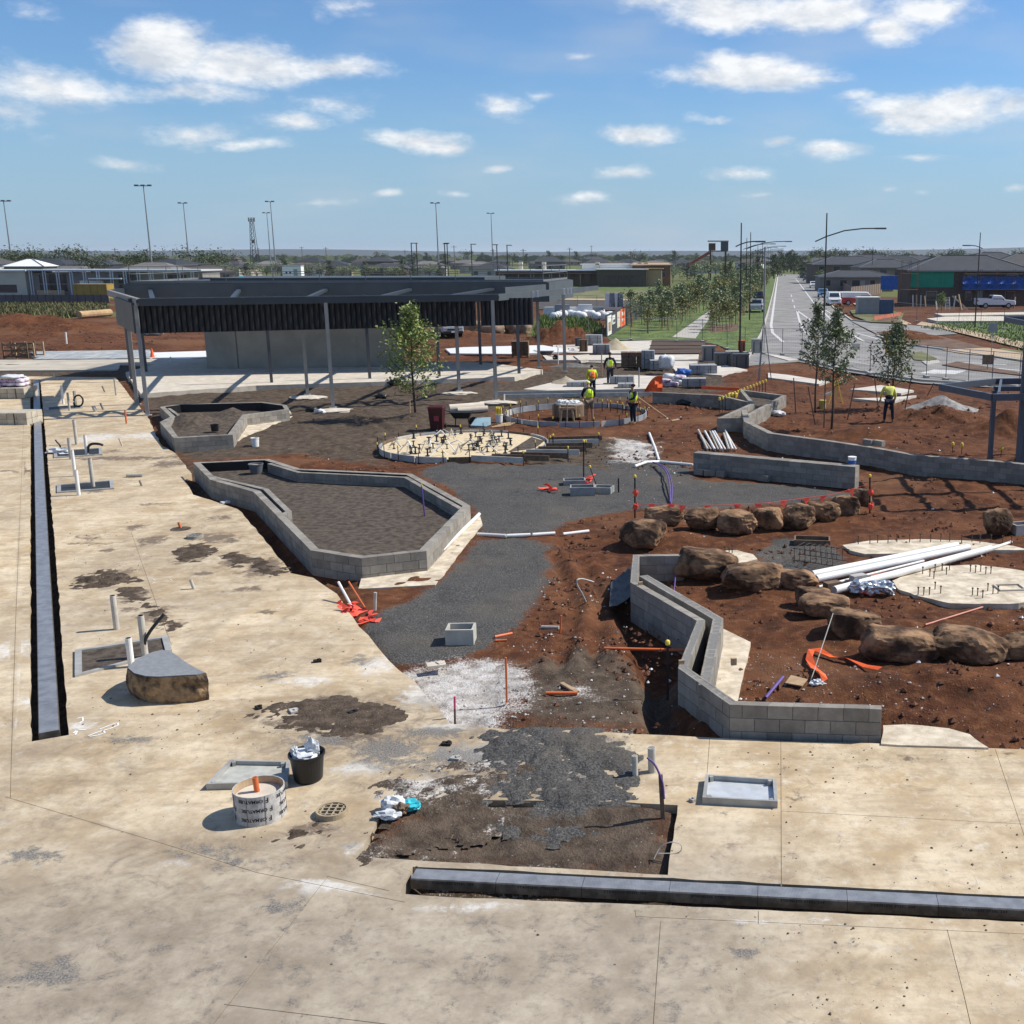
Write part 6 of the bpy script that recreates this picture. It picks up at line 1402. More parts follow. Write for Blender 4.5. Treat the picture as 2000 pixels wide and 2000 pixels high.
MB().prism([(w_.x - .3, w_.y - .22), (w_.x + .3, w_.y - .22), (w_.x + .3, w_.y + .22), (w_.x - .3, w_.y + .22)], w_.z + .35, w_.z + .62, [(w_.x - .45, w_.y - .33), (w_.x + .45, w_.y - .33), (w_.x + .45, w_.y + .33), (w_.x - .45, w_.y + .33)]).build('tray', M_BLKPL, T)
for s in (-1, 1): MB().bar((w_.x + s * .3, w_.y, w_.z), (w_.x + s * .26, w_.y, w_.z + .4), .04).build('leg', M_BLKPL, T)
MB().tube([(w_.x + .5, w_.y - .04, w_.z + .2), (w_.x + .5, w_.y + .04, w_.z + .2)], .2, 14).build('wheel', M_BLKPL, T); MB().tube([(w_.x + .5, w_.y + .2, w_.z + .25), (w_.x - .8, w_.y + .25, w_.z + .65)], .02, 6).build('handle', M_BLKPL, T)
q = GG(937, 833); one('metal_sheet', 'pale blue metal sheet leaning near the pedestal bed', 'sheet', MB().prism([(q.x - .35, q.y - .2), (q.x + .3, q.y - .25), (q.x + .42, q.y + .35), (q.x - .2, q.y + .3)], q.z + .03, lambda p: q.z + .08 + (p[1] - q.y + .2) * .5), mat('pale_blue_sheet', (.28, .40, .45), .4, .1))
for k in range(4): lie('short timber offcut beside the pedestal bed, ' + ('first', 'second', 'third', 'fourth')[k] + ' of a small pile', (960 + k * 6, 836 - k * 2), (998 + k * 4, 832 - k * 2), .035, M_TIMBER, 'timber_offcut', 'timber', 'timber offcuts by the pedestal bed', open_=False)
bucket('white bucket full of yellow caps left of the formwork ring', 975, 825, .17, .36, M_PVC); q = GG(975, 824); mb = MB()
for k in range(9): mb.lathe((q.x + RND.uniform(-.12, .12), q.y + RND.uniform(-.1, .1), q.z + .33), [(.03, 0), (.04, .1 + RND.uniform(0, .2)), (.015, .34)], 6)
tag(one('yellow_caps', 'bunch of yellow peg caps sticking out of the white bucket', 'caps', mb, M_YCAP), kind='stuff')
q = GG(1222, 833); rod('long timber prop leaning behind the right hand worker', GG(1305, 818), at(1238, 770, q.y + 2.0), .03, M_TIMBER, 'prop', 'timber'); one('plank', 'short pale plank on dirt right of the formwork ring', 'plank', MB().bar(GG(1311, 824, .05), GG(1325, 821, .05), .1, .04), M_TIMBER)
# ------------------------------------------------------------------ roads, paths and lawns beyond the site
def sheet(name, pts, z, m, kind='structure', t=.03, par=None):
    o = MB().prism(gpoly(pts, z), z - t, z).build(name, m, par)
    if par is None: tag(o, kind=kind)
    return o
def roadmat():
    m = mat('road_asphalt', (.205, .196, .182), .9, .12, .35, c2=(.27, .258, .24), bump=.1, bscale=12); return m
M_ROAD = roadmat(); M_LINE = mat('white_road_paint', (.56, .55, .52), .7, .1, 2); M_LAWN = mat('lawn', (.07, .112, .028), .95, .3, .6, c2=(.12, .16, .045), bump=.6, bscale=6); M_LAWND = mat('dry_lawn', (.115, .125, .05), .95, .25, .25, c2=(.16, .155, .07), bump=.5, bscale=5)
M_PATH = mat('concrete_path', (.42, .39, .345), .9, .1, .7); M_TAN = mat('tan_footpath', (.44, .33, .22), .9, .1, .7); M_VERGE = mat('bare_verge', (.14, .085, .055), .95, .3, .9, bump=.6, bscale=6)
M_WET = mat('dark_clay_bay', (.085, .058, .043), .95, .15, .5)
sheet('road', [(1470,694),(1490,650),(1502,610),(1511,575),(1519,536),(1567,536),(1585,552),(1602,575),(1627,602),(1665,630),(1712,655),(1800,678),(1850,700),(1760,705),(1600,700)], -.02, M_ROAD)
sheet('road', [(1440,716),(1468,692),(1600,694),(1700,668),(1760,672),(1850,684),(2000,706),(2300,752),(2300,812),(2000,760),(1800,748),(1640,724),(1560,706)], -.014, M_ROAD)
sheet('road', [(1660,626),(1700,631),(1770,634),(1835,640),(1870,652),(1780,657),(1715,653)], -.017, M_ROAD)
def marking(pts, w, z=-.006):
    ps = [G(x, y, z) for x, y in pts]; mb = MB()
    for a_, b_ in zip(ps[:-1], ps[1:]):
        d = (b_ - a_); d.z = 0
        if d.length < .01: continue
        d.normalize(); nn = Vector((-d.y, d.x, 0)) * w / 2; mb.prism([tuple((a_ - nn)[:2]), tuple((b_ - nn)[:2]), tuple((b_ + nn)[:2]), tuple((a_ + nn)[:2])], z - .006, z)
    o = mb.build('road_marking', M_LINE, None); tag(o, kind='structure')
marking([(1519,540),(1512,592),(1506,635),(1509,650),(1530,668)], .28); marking([(1554,544),(1590,592),(1640,640),(1690,668)], .22); marking([(1556,605),(1563,632),(1570,646),(1580,655)], .25); marking([(1556,606),(1582,624),(1600,640)], .25)
for y0, y1 in ((575,580),(585,590),(596,602)): marking([(1541 + (y0 - 560) * .27, y0), (1541 + (y1 - 560) * .27, y1)], .15)
marking([(1565,618),(1575,618)], .2); marking([(1567,627),(1590,627)], .2); marking([(1672,650),(1735,668)], .22); marking([(1602,600),(1640,622)], .18)
for k in range(4): marking([(1802 + k * 18, 729 + k * .5), (1832 + k * 16, 722 + k * .5)], .5)
marking([(1880,708),(1965,712)], .35); marking([(1930,718),(2000,724)], .35); marking([(1650,704),(1700,712)], .15)
KM = mat('kerb_concrete', (.46, .43, .38), .9, .1, 1)
def kerb(pts, label=None):
    ps = [Vector(p) for p in gpoly(pts)]; A = offs(ps, .1, False); B = offs(ps, -.1, False); mb = MB()
    for i in range(len(ps) - 1): mb.prism([A[i], A[i + 1], B[i + 1], B[i]], -.1, .1)
    tag(mb.build('kerb', KM, None), kind='structure')
kerb([(1460,700),(1488,650),(1500,610),(1509,575),(1517,536)]); kerb([(1569,536),(1587,552),(1604,575),(1629,602),(1664,626),(1700,629)]); kerb([(1712,656),(1760,672),(1850,684),(2000,706),(2200,738)])
for pts in ([(1560,702),(1640,720),(1800,744),(2000,756),(2200,784)],): kerb(pts)
sheet('traffic_island', [(1778,690),(1800,686),(1830,700),(1815,705),(1785,702)], .05, M_LAWND, t=.15); sheet('traffic_island', [(1840,712),(1870,706),(1985,726),(2000,733),(1900,722)], .05, M_VERGE, t=.15); sheet('traffic_island', [(1800,705),(1832,703),(1838,708),(1810,712)], .05, M_PATH, t=.15)
sheet('lawn', [(1150,668),(1178,655),(1255,604),(1330,565),(1420,535),(1505,520),(1516,536),(1507,575),(1498,610),(1486,650),(1455,700),(1400,672),(1300,664)], .0, M_LAWN)
sheet('verge_dirt', [(1376,640),(1392,636),(1442,632),(1440,645),(1390,650)], .012, M_VERGE, t=.02)
sheet('footpath', [(1313,658),(1358,661),(1392,612),(1440,575),(1500,540),(1496,538),(1432,574),(1379,611)], .02, M_PATH)
sheet('sports_field', [(1010,585),(1130,562),(1300,562),(1330,566),(1240,583)], .02, M_LAWND); sheet('sports_field', [(1040,563),(1130,558),(1330,558),(1330,565),(1130,568)], .04, M_LAWN); sheet('footpath', [(1050,582),(1240,584),(1240,587),(1050,585)], .03, M_TAN)
sheet('sealed_yard', [(1050,586),(1240,588),(1205,606),(1050,604)], .01, mat('dark_yard', (.075, .068, .06), .9, .2, .5)); sheet('sealed_yard', [(-400,570),(215,570),(215,590),(-400,592)], .01, mat('dark_road', (.085, .087, .09), .9, .15, .4))
sheet('lawn', [(210,556),(1040,548),(1040,576),(215,585)], .0, M_LAWN); sheet('verge_dirt', [(420,553),(470,550),(490,556),(440,560)], .03, M_VERGE)
sheet('verge_dirt', [(1712,648),(1760,646),(1830,655),(1900,672),(1930,680),(1870,683),(1790,674),(1740,662)], .03, M_VERGE); sheet('footpath', [(1790,634),(1835,640),(1990,678),(2200,735),(2200,716),(2000,668),(1880,642),(1800,628)], .035, M_TAN); sheet('footpath', [(1840,683),(1930,679),(2000,690),(2100,712),(2000,702),(1880,690)], .04, M_TAN)
sheet('lawn', [(1800,636),(1880,620),(2300,630),(2300,730),(2000,672),(1890,648)], .02, M_LAWN); sheet('lawn', [(1895,690),(1960,680),(2100,700),(2100,722),(1960,700)], .03, M_LAWND)
sheet('verge_dirt', [(1598,560),(1625,556),(1650,560),(1668,575),(1628,577)], .02, M_VERGE); sheet('lawn', [(1575,543),(1600,540),(1612,552),(1610,560),(1596,561)], .015, M_LAWN); sheet('footpath', [(1596,540),(1604,540),(1660,572),(1700,598),(1780,632),(1768,634),(1680,602),(1640,574)], .04, M_TAN)
sheet('lawn', [(1660,606),(1720,601),(1765,612),(1758,630),(1700,629),(1668,617)], .05, M_LAWND); sheet('verge_dirt', [(1700,610),(1752,612),(1756,628),(1715,627)], .06, M_VERGE); sheet('verge_dirt', [(1663,563),(1700,553),(1730,553),(1720,575),(1685,580)], .01, M_VERGE)
M_FSLAB = mat('far_concrete', (.55, .50, .43), .9, .12, 1)
for nm, pts, z, m in (('concrete_path', [(1080,666),(1275,664),(1266,690),(1185,690),(1080,688)], .0, M_FSLAB), ('excavated_bay', [(1274,664),(1382,664),(1366,690),(1266,690)], .01, M_WET), ('concrete_path', [(1060,694),(1365,692),(1362,708),(1330,712),(1070,705)], .0, M_FSLAB), ('concrete_path', [(870,681),(905,678),(1060,674),(1130,686),(1000,691),(880,690)], .06, M_PVC),
                      ('concrete_path', [(1120,694),(1150,692),(1165,702),(1135,706)], .08, M_CONCL), ('concrete_path', [(1022,760),(1090,744),(1150,742),(1230,732),(1285,735),(1270,762),(1120,765)], .02, M_FSLAB), ('concrete_path', [(1310,712),(1400,710),(1460,722),(1410,733),(1320,725)], .02, M_FSLAB), ('concrete_path', [(1490,690),(1510,692),(1565,702),(1540,704)], .03, M_FSLAB), ('concrete_path', [(1500,728),(1540,732),(1620,745),(1600,750),(1500,737)], .02, M_FSLAB),
                      ('concrete_path', [(-200,725),(230,722),(235,712),(420,712),(420,700),(-200,704)], -.0, mat('left_concrete', (.46, .41, .33), .9, .15, .6)), ('concrete_path', [(280,689),(408,685),(412,697),(372,700),(280,698)], .05, M_PVC), ('concrete_path', [(1660,760),(1720,752),(1785,762),(1760,768)], .04, M_FSLAB), ('concrete_path', [(1665,778),(1740,776),(1790,772),(1740,785)], .04, M_FSLAB)):
    sheet(nm, pts, z, m, t=.12)
for y in (670, 677, 684): MB().bar(GG(1272 - (y - 664) * .25, y, .1), GG(1380 - (y - 664) * .5, y, .1), .12, .06).build('edge_form', M_TIMBERD, None)['kind'] = 'structure'
for k, (a_, b_) in enumerate((((970,772),(1280,766)),((985,778),(1275,773)),((1060,709),(1365,708)))): one('edge_board', 'long pale edge board, ' + ('behind the formwork ring, upper one', 'behind the formwork ring, lower one', 'in front of the excavated bay')[k], 'board', MB().bar(GG(*a_, .1), GG(*b_, .1), .06, .2), M_FORMW)
# grey pavers at the far left
PV2 = tag(thing('paved_area', None, None, G(240, 695)), kind='structure'); base = G(240, 695); pvm = [mat('paver_%s' % n, c, .85, .08, 2) for n, c in (('blue', (.30, .33, .35)), ('grey', (.36, .36, .34)), ('pale', (.42, .42, .40)))]
p00, p10, p01 = G(72, 703, .0), G(300, 701, .0), G(62, 688, .0); p11 = G(288, 685, 0)
nx_, ny_ = 26, 7; bx_ = MB().box((0, 0, 0), (.9, .9, .08)); shared = [bx_.build('paver', m, PV2, True) for m in pvm]
sdat = [o.data for o in shared]
for o in shared: bpy.data.objects.remove(o)
for i in range(nx_):
    for j in range(ny_):
        c = p00.lerp(p10, (i + .5 + .5 * (j % 2)) / nx_).lerp(p01.lerp(p11, (i + .5 + .5 * (j % 2)) / nx_), (j + .5) / ny_); o = bpy.data.objects.new('paver', RND.choice(sdat)); col.objects.link(o); o.parent = PV2
        lx = (p10 - p00).length / nx_ * .97; ly = (p01 - p00).length / ny_ * .97; o.location = (c.x - base.x, c.y - base.y, .02 + RND.uniform(0, .015)); o.scale = (lx / .9, ly / .9, 1); o.rotation_euler = (0, 0, math.atan2((p10 - p00).y, (p10 - p00).x))

# ------------------------------------------------------------------ vehicles
M_TYRE = mat('tyre_rubber', (.014, .014, .015), .85, .1); M_RIM = mat('alloy_rim', (.4, .4, .41), .4, .1, metal=.6); M_GLASS = glassmat('car_glass'); M_LAMPR = mat('red_lamp', (.35, .015, .01), .3, .05); M_LAMPW = mat('clear_lamp', (.7, .7, .68), .2, .05); M_TRIM = mat('black_trim', (.02, .02, .02), .6, .1)
def paint(n, c): return mat(n, c, .3, .04, 2, spec=.5, coat=.5)
PW, PS, PK, PBL, PRD, PDB = paint('white_paint', (.78, .78, .77)), paint('silver_paint', (.42, .44, .46)), paint('black_paint', (.02, .02, .023)), paint('blue_paint', (.05, .15, .28)), paint('red_paint', (.42, .03, .03)), paint('dark_blue_paint', (.02, .03, .06))
KIND = {'sedan': (4.5, 1.75, [(-2.25,.35),(2.25,.35),(2.25,.72),(1.95,.82),(.95,.92),(-1.6,.95),(-2.2,.92)], [(-1.75,.93),(1.0,.90),(.25,1.42),(-.95,1.44)]),
        'suv': (4.6, 1.85, [(-2.3,.4),(2.3,.4),(2.3,.85),(2.0,.98),(1.05,1.08),(-2.15,1.1),(-2.3,.9)], [(-2.15,1.08),(1.1,1.06),(.4,1.66),(-1.85,1.7)]),
        'van': (5.0, 1.9, [(-2.5,.35),(2.5,.35),(2.5,.9),(2.2,1.12),(-2.45,1.15),(-2.5,.9)], [(-2.46,1.13),(2.25,1.1),(1.45,1.92),(-2.38,1.98)]),
        'ute': (5.3, 1.87, [(-2.65,.5),(2.65,.5),(2.65,.95),(2.4,1.08),(1.25,1.16),(-2.65,1.14)], [(-.75,1.12),(1.3,1.14),(.62,1.76),(-.5,1.8)])}
def car(kind, label, loc, rz, pt, pt2=None, group='parked cars', rack=False):
    L, W, lo, up = KIND[kind]; T = thing('parked_car' if kind not in ('van', 'ute') else {'van': 'parked_van', 'ute': 'utility_truck'}[kind], label, {'van': 'van', 'ute': 'ute'}.get(kind, 'car'), loc, rz, group); h = W / 2
    def loft(prof, ys, name, m, par=T):
        mb = MB(); n = len(prof); vs = []
        cx = sum(p[0] for p in prof) / n; 
        for y, s, zs in ys: vs += [(cx + (x - cx) * s, y, prof[0][1] + (z - prof[0][1]) * zs) for x, z in prof]
        k = len(ys); mb.add(vs, [(i * n + j, (i + 1) * n + j, (i + 1) * n + (j + 1) % n, i * n + (j + 1) % n) for i in range(k - 1) for j in range(n)] + [tuple(range(n)), tuple(reversed(range((k - 1) * n, k * n)))]); return mb.build(name, m, par, True)
    bd = loft(lo, [(-h, .955, .97), (-h * .9, 1, 1), (h * .9, 1, 1), (h, .955, .97)], 'body', pt)
    if kind == 'ute':
        MB().box((-1.7, 0, 1.155), (1.75, W - .22, .04)).build('tray_floor', M_TRIM, T, True)
        for s in (-1, 1): MB().box((-1.7, s * (h - .06), 1.24), (1.9, .06, .2)).build('tray_side', pt, T, True)
        MB().box((-2.6, 0, 1.22), (.06, W - .1, .22)).build('tailgate', pt, T, True)
    cb = loft(up, [(-h * .92, .99, .86), (-h * .80, 1, 1), (h * .80, 1, 1), (h * .92, .99, .86)], 'cabin', pt2 or pt)
    z0, z1 = up[0][1], up[2][1]; (xr, _), (xf, _), (xtf, _), (xtr, _) = up
    def lx(x0, x1, t): return x0 + (x1 - x0) * t
    a, b = .18, .84; za, zb = z0 + (z1 - z0) * a, z0 + (z1 - z0) * b
    for s in (-1, 1):
        ya, yb = s * (h * .925 + .012), s * (h * .85 + .012); r0, r1 = lx(xr, xtr, a) + .12, lx(xr, xtr, b) + .1; f0, f1 = lx(xf, xtf, a) - .14, lx(xf, xtf, b) - .1
        if kind == 'van': r0, r1 = .35, .35
        nsp = 2 if kind != 'van' else 1
        for k in range(nsp):
            u0, u1 = k / nsp + .015, (k + 1) / nsp - .015; pts = [(lx(r0, f0, u0), ya, za), (lx(r0, f0, u1), ya, za), (lx(r1, f1, u1), yb, zb), (lx(r1, f1, u0), yb, zb)]; MB().add(pts + [(x, y - s * .03, z) for x, y, z in pts], [(0, 1, 2, 3), (4, 7, 6, 5), (0, 4, 5, 1), (1, 5, 6, 2), (2, 6, 7, 3), (3, 7, 4, 0)]).build('side_window', M_GLASS, cb, True)
        MB().box((xf - .45, s * (h + .08), z0 + .05), (.12, .16, .12)).build('mirror', M_TRIM, T, True)
        for wx in (L * .31, -L * .29):
            r = .34 if kind in ('sedan',) else .38
            w = MB().tube([(wx, s * (h - .2), r), (wx, s * (h + .012), r)], r, 20).build('wheel', M_TYRE, T, True); MB().tube([(wx, s * (h - .05), r), (wx, s * (h + .02), r)], r * .62, 14).build('rim', M_RIM, w, True)
        MB().box((L / 2 - .06, s * (h - .25), lo[2][1] - .04), (.16, .36, .15)).build('headlight', M_LAMPW, T, True); MB().box((-L / 2 + .04, s * (h - .14), lo[-1][1] - .06), (.12, .2, .22)).build('tail_light', M_LAMPR, T, True)
    for nm, xb, xt, sg in (('windscreen', xf, xtf, 1), ('rear_window', xr, xtr, -1)):
        x0, x1 = lx(xb, xt, a) + sg * .02, lx(xb, xt, b) + sg * .02; yw0, yw1 = h * .78, h * .68; p = [(x0, -yw0, za), (x0, yw0, za), (x1, yw1, zb), (x1, -yw1, zb)]; MB().add(p + [(x - sg * .04, y, z) for x, y, z in p], [(0, 1, 2, 3), (4, 7, 6, 5), (0, 4, 5, 1), (1, 5, 6, 2), (2, 6, 7, 3), (3, 7, 4, 0)]).build(nm, M_GLASS, cb, True)
    for sg in (-1, 1):
        MB().box((sg * (L / 2 - .02), 0, .48), (.16, W * .93, .2)).build('bumper', M_TRIM if kind == 'ute' else pt, T, True); MB().box((sg * (L / 2 + .066), 0, .52), (.012, .38, .11)).build('number_plate', M_PVC, T, True)
    MB().box((L / 2 - .01, 0, .72), (.07, W * .55, .14)).build('grille', M_TRIM, T, True)
    if rack:
        for x in (-1.6, 0, 1.2): MB().box((x, 0, 2.05), (.06, W * .9, .05)).build('roof_bar', M_TRIM, T, True)
    return T
RD = Vector(_ray(1540, 500)); RA = math.atan2(RD.y, RD.x)
car('suv', 'silver wagon parked at the left kerb of the road, nearest to the site', G(1477, 609), RA, PS); car('suv', 'black four wheel drive parked beyond the silver wagon', G(1480, 590), RA, PK); car('sedan', 'small dark car far down the left side of the road', G(1508, 534), RA, PK)
car('sedan', 'white sedan parked at the right kerb of the road', G(1589, 562), RA + math.pi, PW); car('sedan', 'dark blue sedan behind the white sedan down the road', G(1574, 549), RA + math.pi, PDB); car('suv', 'black car farthest down the right kerb', G(1568, 543), RA + math.pi, PK)
car('sedan', 'blue hatchback parked behind the lamp post', G(1607, 580), RA + math.pi, PBL); car('van', 'white van facing the site with a roof rack', G(1627, 596), RA + math.pi + .05, PW, rack=True)
vn = car('van', 'red and white van parked across the driveway', G(1672, 596), .12, PRD, PW)
MB().prism([(-1.2, -.965), (2.3, -.965), (2.3, -.955), (-1.2, -.955)], lambda p: 1.15 if p[0] < 0 else .62, 1.16).build('white_swoosh', PW, vn, True)
car('ute', 'white ute parked on the house slab behind the fence', G(1942, 602), .05, PW); car('ute', 'silver ute parked behind the pavilion posts', G(873, 656), -1.15, PS)
for k, (x, y, kd, p) in enumerate(((20,575,'sedan',PW),(523,556,'sedan',PW),(560,553,'suv',PS),(700,556,'suv',PK),(808,557,'suv',PK),(830,556,'suv',PBL),(866,556,'suv',PW),(640,553,'sedan',PS))): car(kd, 'car in the far car park behind the pavilion roof, ' + ('first', 'second', 'third', 'fourth', 'fifth', 'sixth', 'seventh', 'eighth')[k] + ' listed from the left building', G(x, y), .1 * k, p, group='cars in the far car park')

# ------------------------------------------------------------------ houses and buildings
M_ROOFS = [mat('roof_tile_%d' % i, c, .75, .12, .8, bump=.3, bscale=6) for i, c in enumerate(((.048, .052, .060), (.075, .072, .072), (.095, .078, .066), (.16, .15, .14), (.036, .040, .046)))]
M_WALLS = [mat('house_wall_%d' % i, c, .85, .1, .7) for i, c in enumerate(((.13, .10, .085), (.27, .22, .17), (.40, .36, .30), (.20, .18, .17), (.55, .52, .47)))]
M_WIN = glassmat('window_glass', (.03, .035, .045)); M_WFR = mat('window_frame', (.30, .30, .30), .5, .05)
M_RCAP = mat('ridge_tile', (.14, .145, .15), .8, .1)
def house(label, loc, w, d, rz, eave, rise, wm, rm, wins=4, ridge=None, storeys=1, group='houses', cat='house', over=.5, caps=True):
    T = thing('house', label, cat, loc, rz, group); MB().box((0, 0, eave / 2 - .1), (w, d, eave + .2)).build('wall', wm, T, True)
    e = over; rl = (w - d) / 2 if ridge is None else ridge; rl = max(rl, .3); X, Y_ = w / 2 + e, d / 2 + e
    o = MB().add([(-X, -Y_, eave), (X, -Y_, eave), (X, Y_, eave), (-X, Y_, eave), (-rl, 0, eave + rise), (rl, 0, eave + rise)], [(0, 1, 5, 4), (1, 2, 5), (2, 3, 4, 5), (3, 0, 4), (3, 2, 1, 0)]).build('roof', rm, T, True)
    if caps:
        for p_, q_ in (((-X, -Y_, eave), (-rl, 0, eave + rise)), ((X, -Y_, eave), (rl, 0, eave + rise)), ((-rl, 0, eave + rise), (rl, 0, eave + rise)), ((X, Y_, eave), (rl, 0, eave + rise)), ((-X, Y_, eave), (-rl, 0, eave + rise))): MB().bar(p_, q_, .3, .12).build('ridge_cap', M_RCAP, o, True)
    for s in (-1, 1): MB().box((0, s * (Y_ + .03), eave - .08), (2 * X + .12, .1, .2)).build('gutter', M_WFR, o, True)
    for st in range(storeys):
        zc = eave * (st + .55) / storeys
        for k in range(wins):
            x = -w / 2 + w * (k + .5) / wins + RND.uniform(-.3, .3); ww = RND.uniform(1.0, 1.9); f = MB().box((x, -d / 2 - .03, zc), (ww, .08, 1.3)).build('window', M_WFR, T, True); MB().box((x, -d / 2 - .08, zc), (ww - .14, .02, 1.16)).build('pane', M_WIN, f, True)
    MB().box((w * .08, -d / 2 - .03, 1.05), (.95, .07, 2.1)).build('door', wm if wins > 5 else M_WFR, T, True)
    return T
# house under construction with green wrap
gq = at(1879, 560, 168); gq.z = 0
GH = house('two storey house under construction with green wall wrap and blue tarpaulin', gq, 17.4, 10, -.02, 5.0, 2.1, mat('dark_brick', (.10, .08, .068), .9, .2, 3), M_ROOFS[0], 3, 3.4, 2)
MB().box((-5.5, -5.06, 3.75), (6.2, .1, 2.4)).build('green_wrap', mat('green_house_wrap', (.01, .27, .17), .6, .1, .6), GH, True)
for k in (-7.3, -5.6, -4.0): MB().box((k, -5.13, 3.75), (.05, .03, 2.2)).build('wrap_batten', mat('green_batten', (.02, .35, .24), .6, .05), GH, True)
mb = MB(); n = 40
for i in range(n + 1):
    x = -1.5 + 10.4 * i / n
    for j, z in enumerate((4.1, 3.6, 3.1, 2.6, 2.2)): mb.v.append((x, -6.0 - .18 * math.sin(i * .9 + j) - .25 * (j == 2), z + .05 * math.sin(i * 1.7 + j)))
for i in range(n):
    for j in range(4): mb.f.append((i * 5 + j, i * 5 + j + 1, (i + 1) * 5 + j + 1, (i + 1) * 5 + j)); mb.m.append(0)
o = one('tarpaulin', 'blue tarpaulin hung on the scaffold of the unfinished house', 'tarpaulin', mb, mat('blue_tarp', (.02, .11, .42), .5, .15, 2)); o.location = (o.location.x + gq.x, o.location.y + gq.y, o.location.z); o.modifiers.new('t', 'SOLIDIFY').thickness = .02
SC = thing('scaffold', 'steel pipe scaffold standing round the unfinished house', 'scaffold', gq)
for x in (-10.4, -9.2, -8.1, -1.3, 1.0, 3.3, 5.7, 8.2):
    for y in (-6.2, -7.2): MB().tube([(x, y, 0), (x, y, 5.2 + (1.2 if x < -8 else 0))], .03, 5).build('standard', M_RUST, SC, True)
for z in (2.3, 4.5): MB().bar((-1.4, -6.7, z), (8.3, -6.7, z), 1.0, .05).build('platform', M_TIMBERD, SC, True); MB().bar((-10.5, -6.7, z), (-8.0, -6.7, z), 1.0, .05).build('platform', M_TIMBERD, SC, True)
mb = MB().box((0, 0, 0), (2.4, .06, 1.9)); o = one('tarpaulin', 'small blue tarpaulin on the left scaffold tower', 'tarpaulin', mb, mat('blue_tarp_b', (.02, .10, .36), .5, .2, 2)); q = at(1737, 553, 158); o.location = (q.x, q.y, q.z - .9)
HS = [(1655,520,300,20,12,.05,4.9,2.0,0,0,5,2),(1695,520,315,18,12,.0,5.2,2.2,1,0,5,2),(1668,520,235,15,9,.0,2.9,1.2,3,0,5,1),(1728,520,250,13,9,.1,4.6,1.7,1,0,4,2),(1752,520,330,14,9,0,5.2,2.0,2,4,4,2),(1790,520,360,14,10,.1,5.2,2.0,0,0,4,2),(1622,520,380,15,10,.1,3.4,1.9,2,3,3,1),(1605,520,480,16,10,0,4.6,1.8,0,1,3,2),(1590,520,600,16,9,.2,3.0,1.8,1,3,3,1),
      (2010,530,230,16,11,-.1,5.2,2.3,3,1,4,2),(1850,525,330,15,10,.1,5.2,2.0,1,1,3,2),(1935,525,240,15,11,0,5.4,2.4,0,0,3,2),(1985,525,300,15,10,0,5.0,2.2,1,2,3,2),(1572,516,720,18,10,.1,3.2,1.7,2,2,3,1)]
for k, (px, py, Y, w, d, rz, ev, ri, wm, rm, wn, st) in enumerate(HS):
    q = at(px, py, Y); q.z = 0; house('dark roofed house in the %s right of the road, %s from the left' % (('front row', 'back rows')[0 if Y < 270 else 1], ('first', 'second', 'third', 'fourth', 'fifth', 'sixth', 'seventh', 'eighth', 'ninth', 'tenth', 'eleventh', 'twelfth', 'thirteenth', 'fourteenth')[sorted([h[0] for h in HS]).index(px)]), q, w, d, rz, ev, ri, M_WALLS[wm], M_ROOFS[rm], wn, None, st, 'houses right of the road')
r7 = random.Random(21); k = 0; used = []
for row, (Y0, n, a, b) in enumerate(((300, 9, -40, 420), (380, 11, -60, 1010), (480, 13, 0, 1450), (620, 15, -30, 1500), (820, 16, 0, 1520))):
    for i in range(n):
        px = a + (b - a) * (i + r7.uniform(.2, .8)) / n; Y = Y0 * r7.uniform(.96, 1.06); q = at(px, 520, Y); q.z = 0
        house('far low house in skyline row %s beyond the oval, %s from the left' % (('one', 'two', 'three', 'four', 'five')[row], ('first', 'second', 'third', 'fourth', 'fifth', 'sixth', 'seventh', 'eighth', 'ninth', 'tenth', 'eleventh', 'twelfth', 'thirteenth', 'fourteenth', 'fifteenth', 'sixteenth')[i]), q, r7.uniform(11, 17), r7.uniform(8, 11), r7.uniform(-.5, .5), r7.choice((2.9, 3.1, 3.2, 4.8 if row < 3 else 5.0)), r7.uniform(1.5, 2.2), r7.choice(M_WALLS), r7.choice(M_ROOFS), 3, None, 1, 'far houses on the skyline', caps=False)
q = at(58, 505, 250); q.z = 0; house('far house with a bright white hip roof above the cream building', q, 8, 7, .1, 4.8, 1.6, M_WALLS[3], mat('white_roof', (.8, .8, .8), .5, .05), 2, None, 1, 'houses')
# cream community building at the far left
M_CREAM = mat('cream_render', (.50, .46, .37), .85, .06, .5); M_PORCH = mat('pale_steel', (.52, .54, .56), .5, .05)
cq = at(30, 572, 205); cq.z = 0; CB = thing('community_building', 'long cream building with tall glazed porches at the left', 'building', cq); 
def bxp(name, x0, x1, y0, y1, z0, z1, m, par=None): return MB().box(((x0 + x1) / 2, (y0 + y1) / 2, (z0 + z1) / 2), (x1 - x0, y1 - y0, z1 - z0)).build(name, m, par or CB, True)
bxp('wall', -20, 2.2, 0, 9, 0, 4.3, M_CREAM); bxp('roof', -20.4, 2.6, -.4, 9.4, 4.3, 4.55, M_PVC); bxp('window', -4.2, 0.4, -.06, .06, .5, 1.9, M_WIN); bxp('wall', 2.2, 34, 1.2, 9, 0, 4.0, mat('taupe_panel', (.26, .23, .21), .8, .1, .5)); bxp('roof', 2.2, 34.4, -.2, 9.3, 4.35, 4.6, M_PORCH)
for k in range(13): x = 3.0 + k * 2.45; bxp('porch_post', x, x + .16, -.2, -.04, 0, 4.35, M_PORCH); bxp('porch_post', x + .45, x + .58, -.2, -.04, 0, 4.35, M_PORCH)
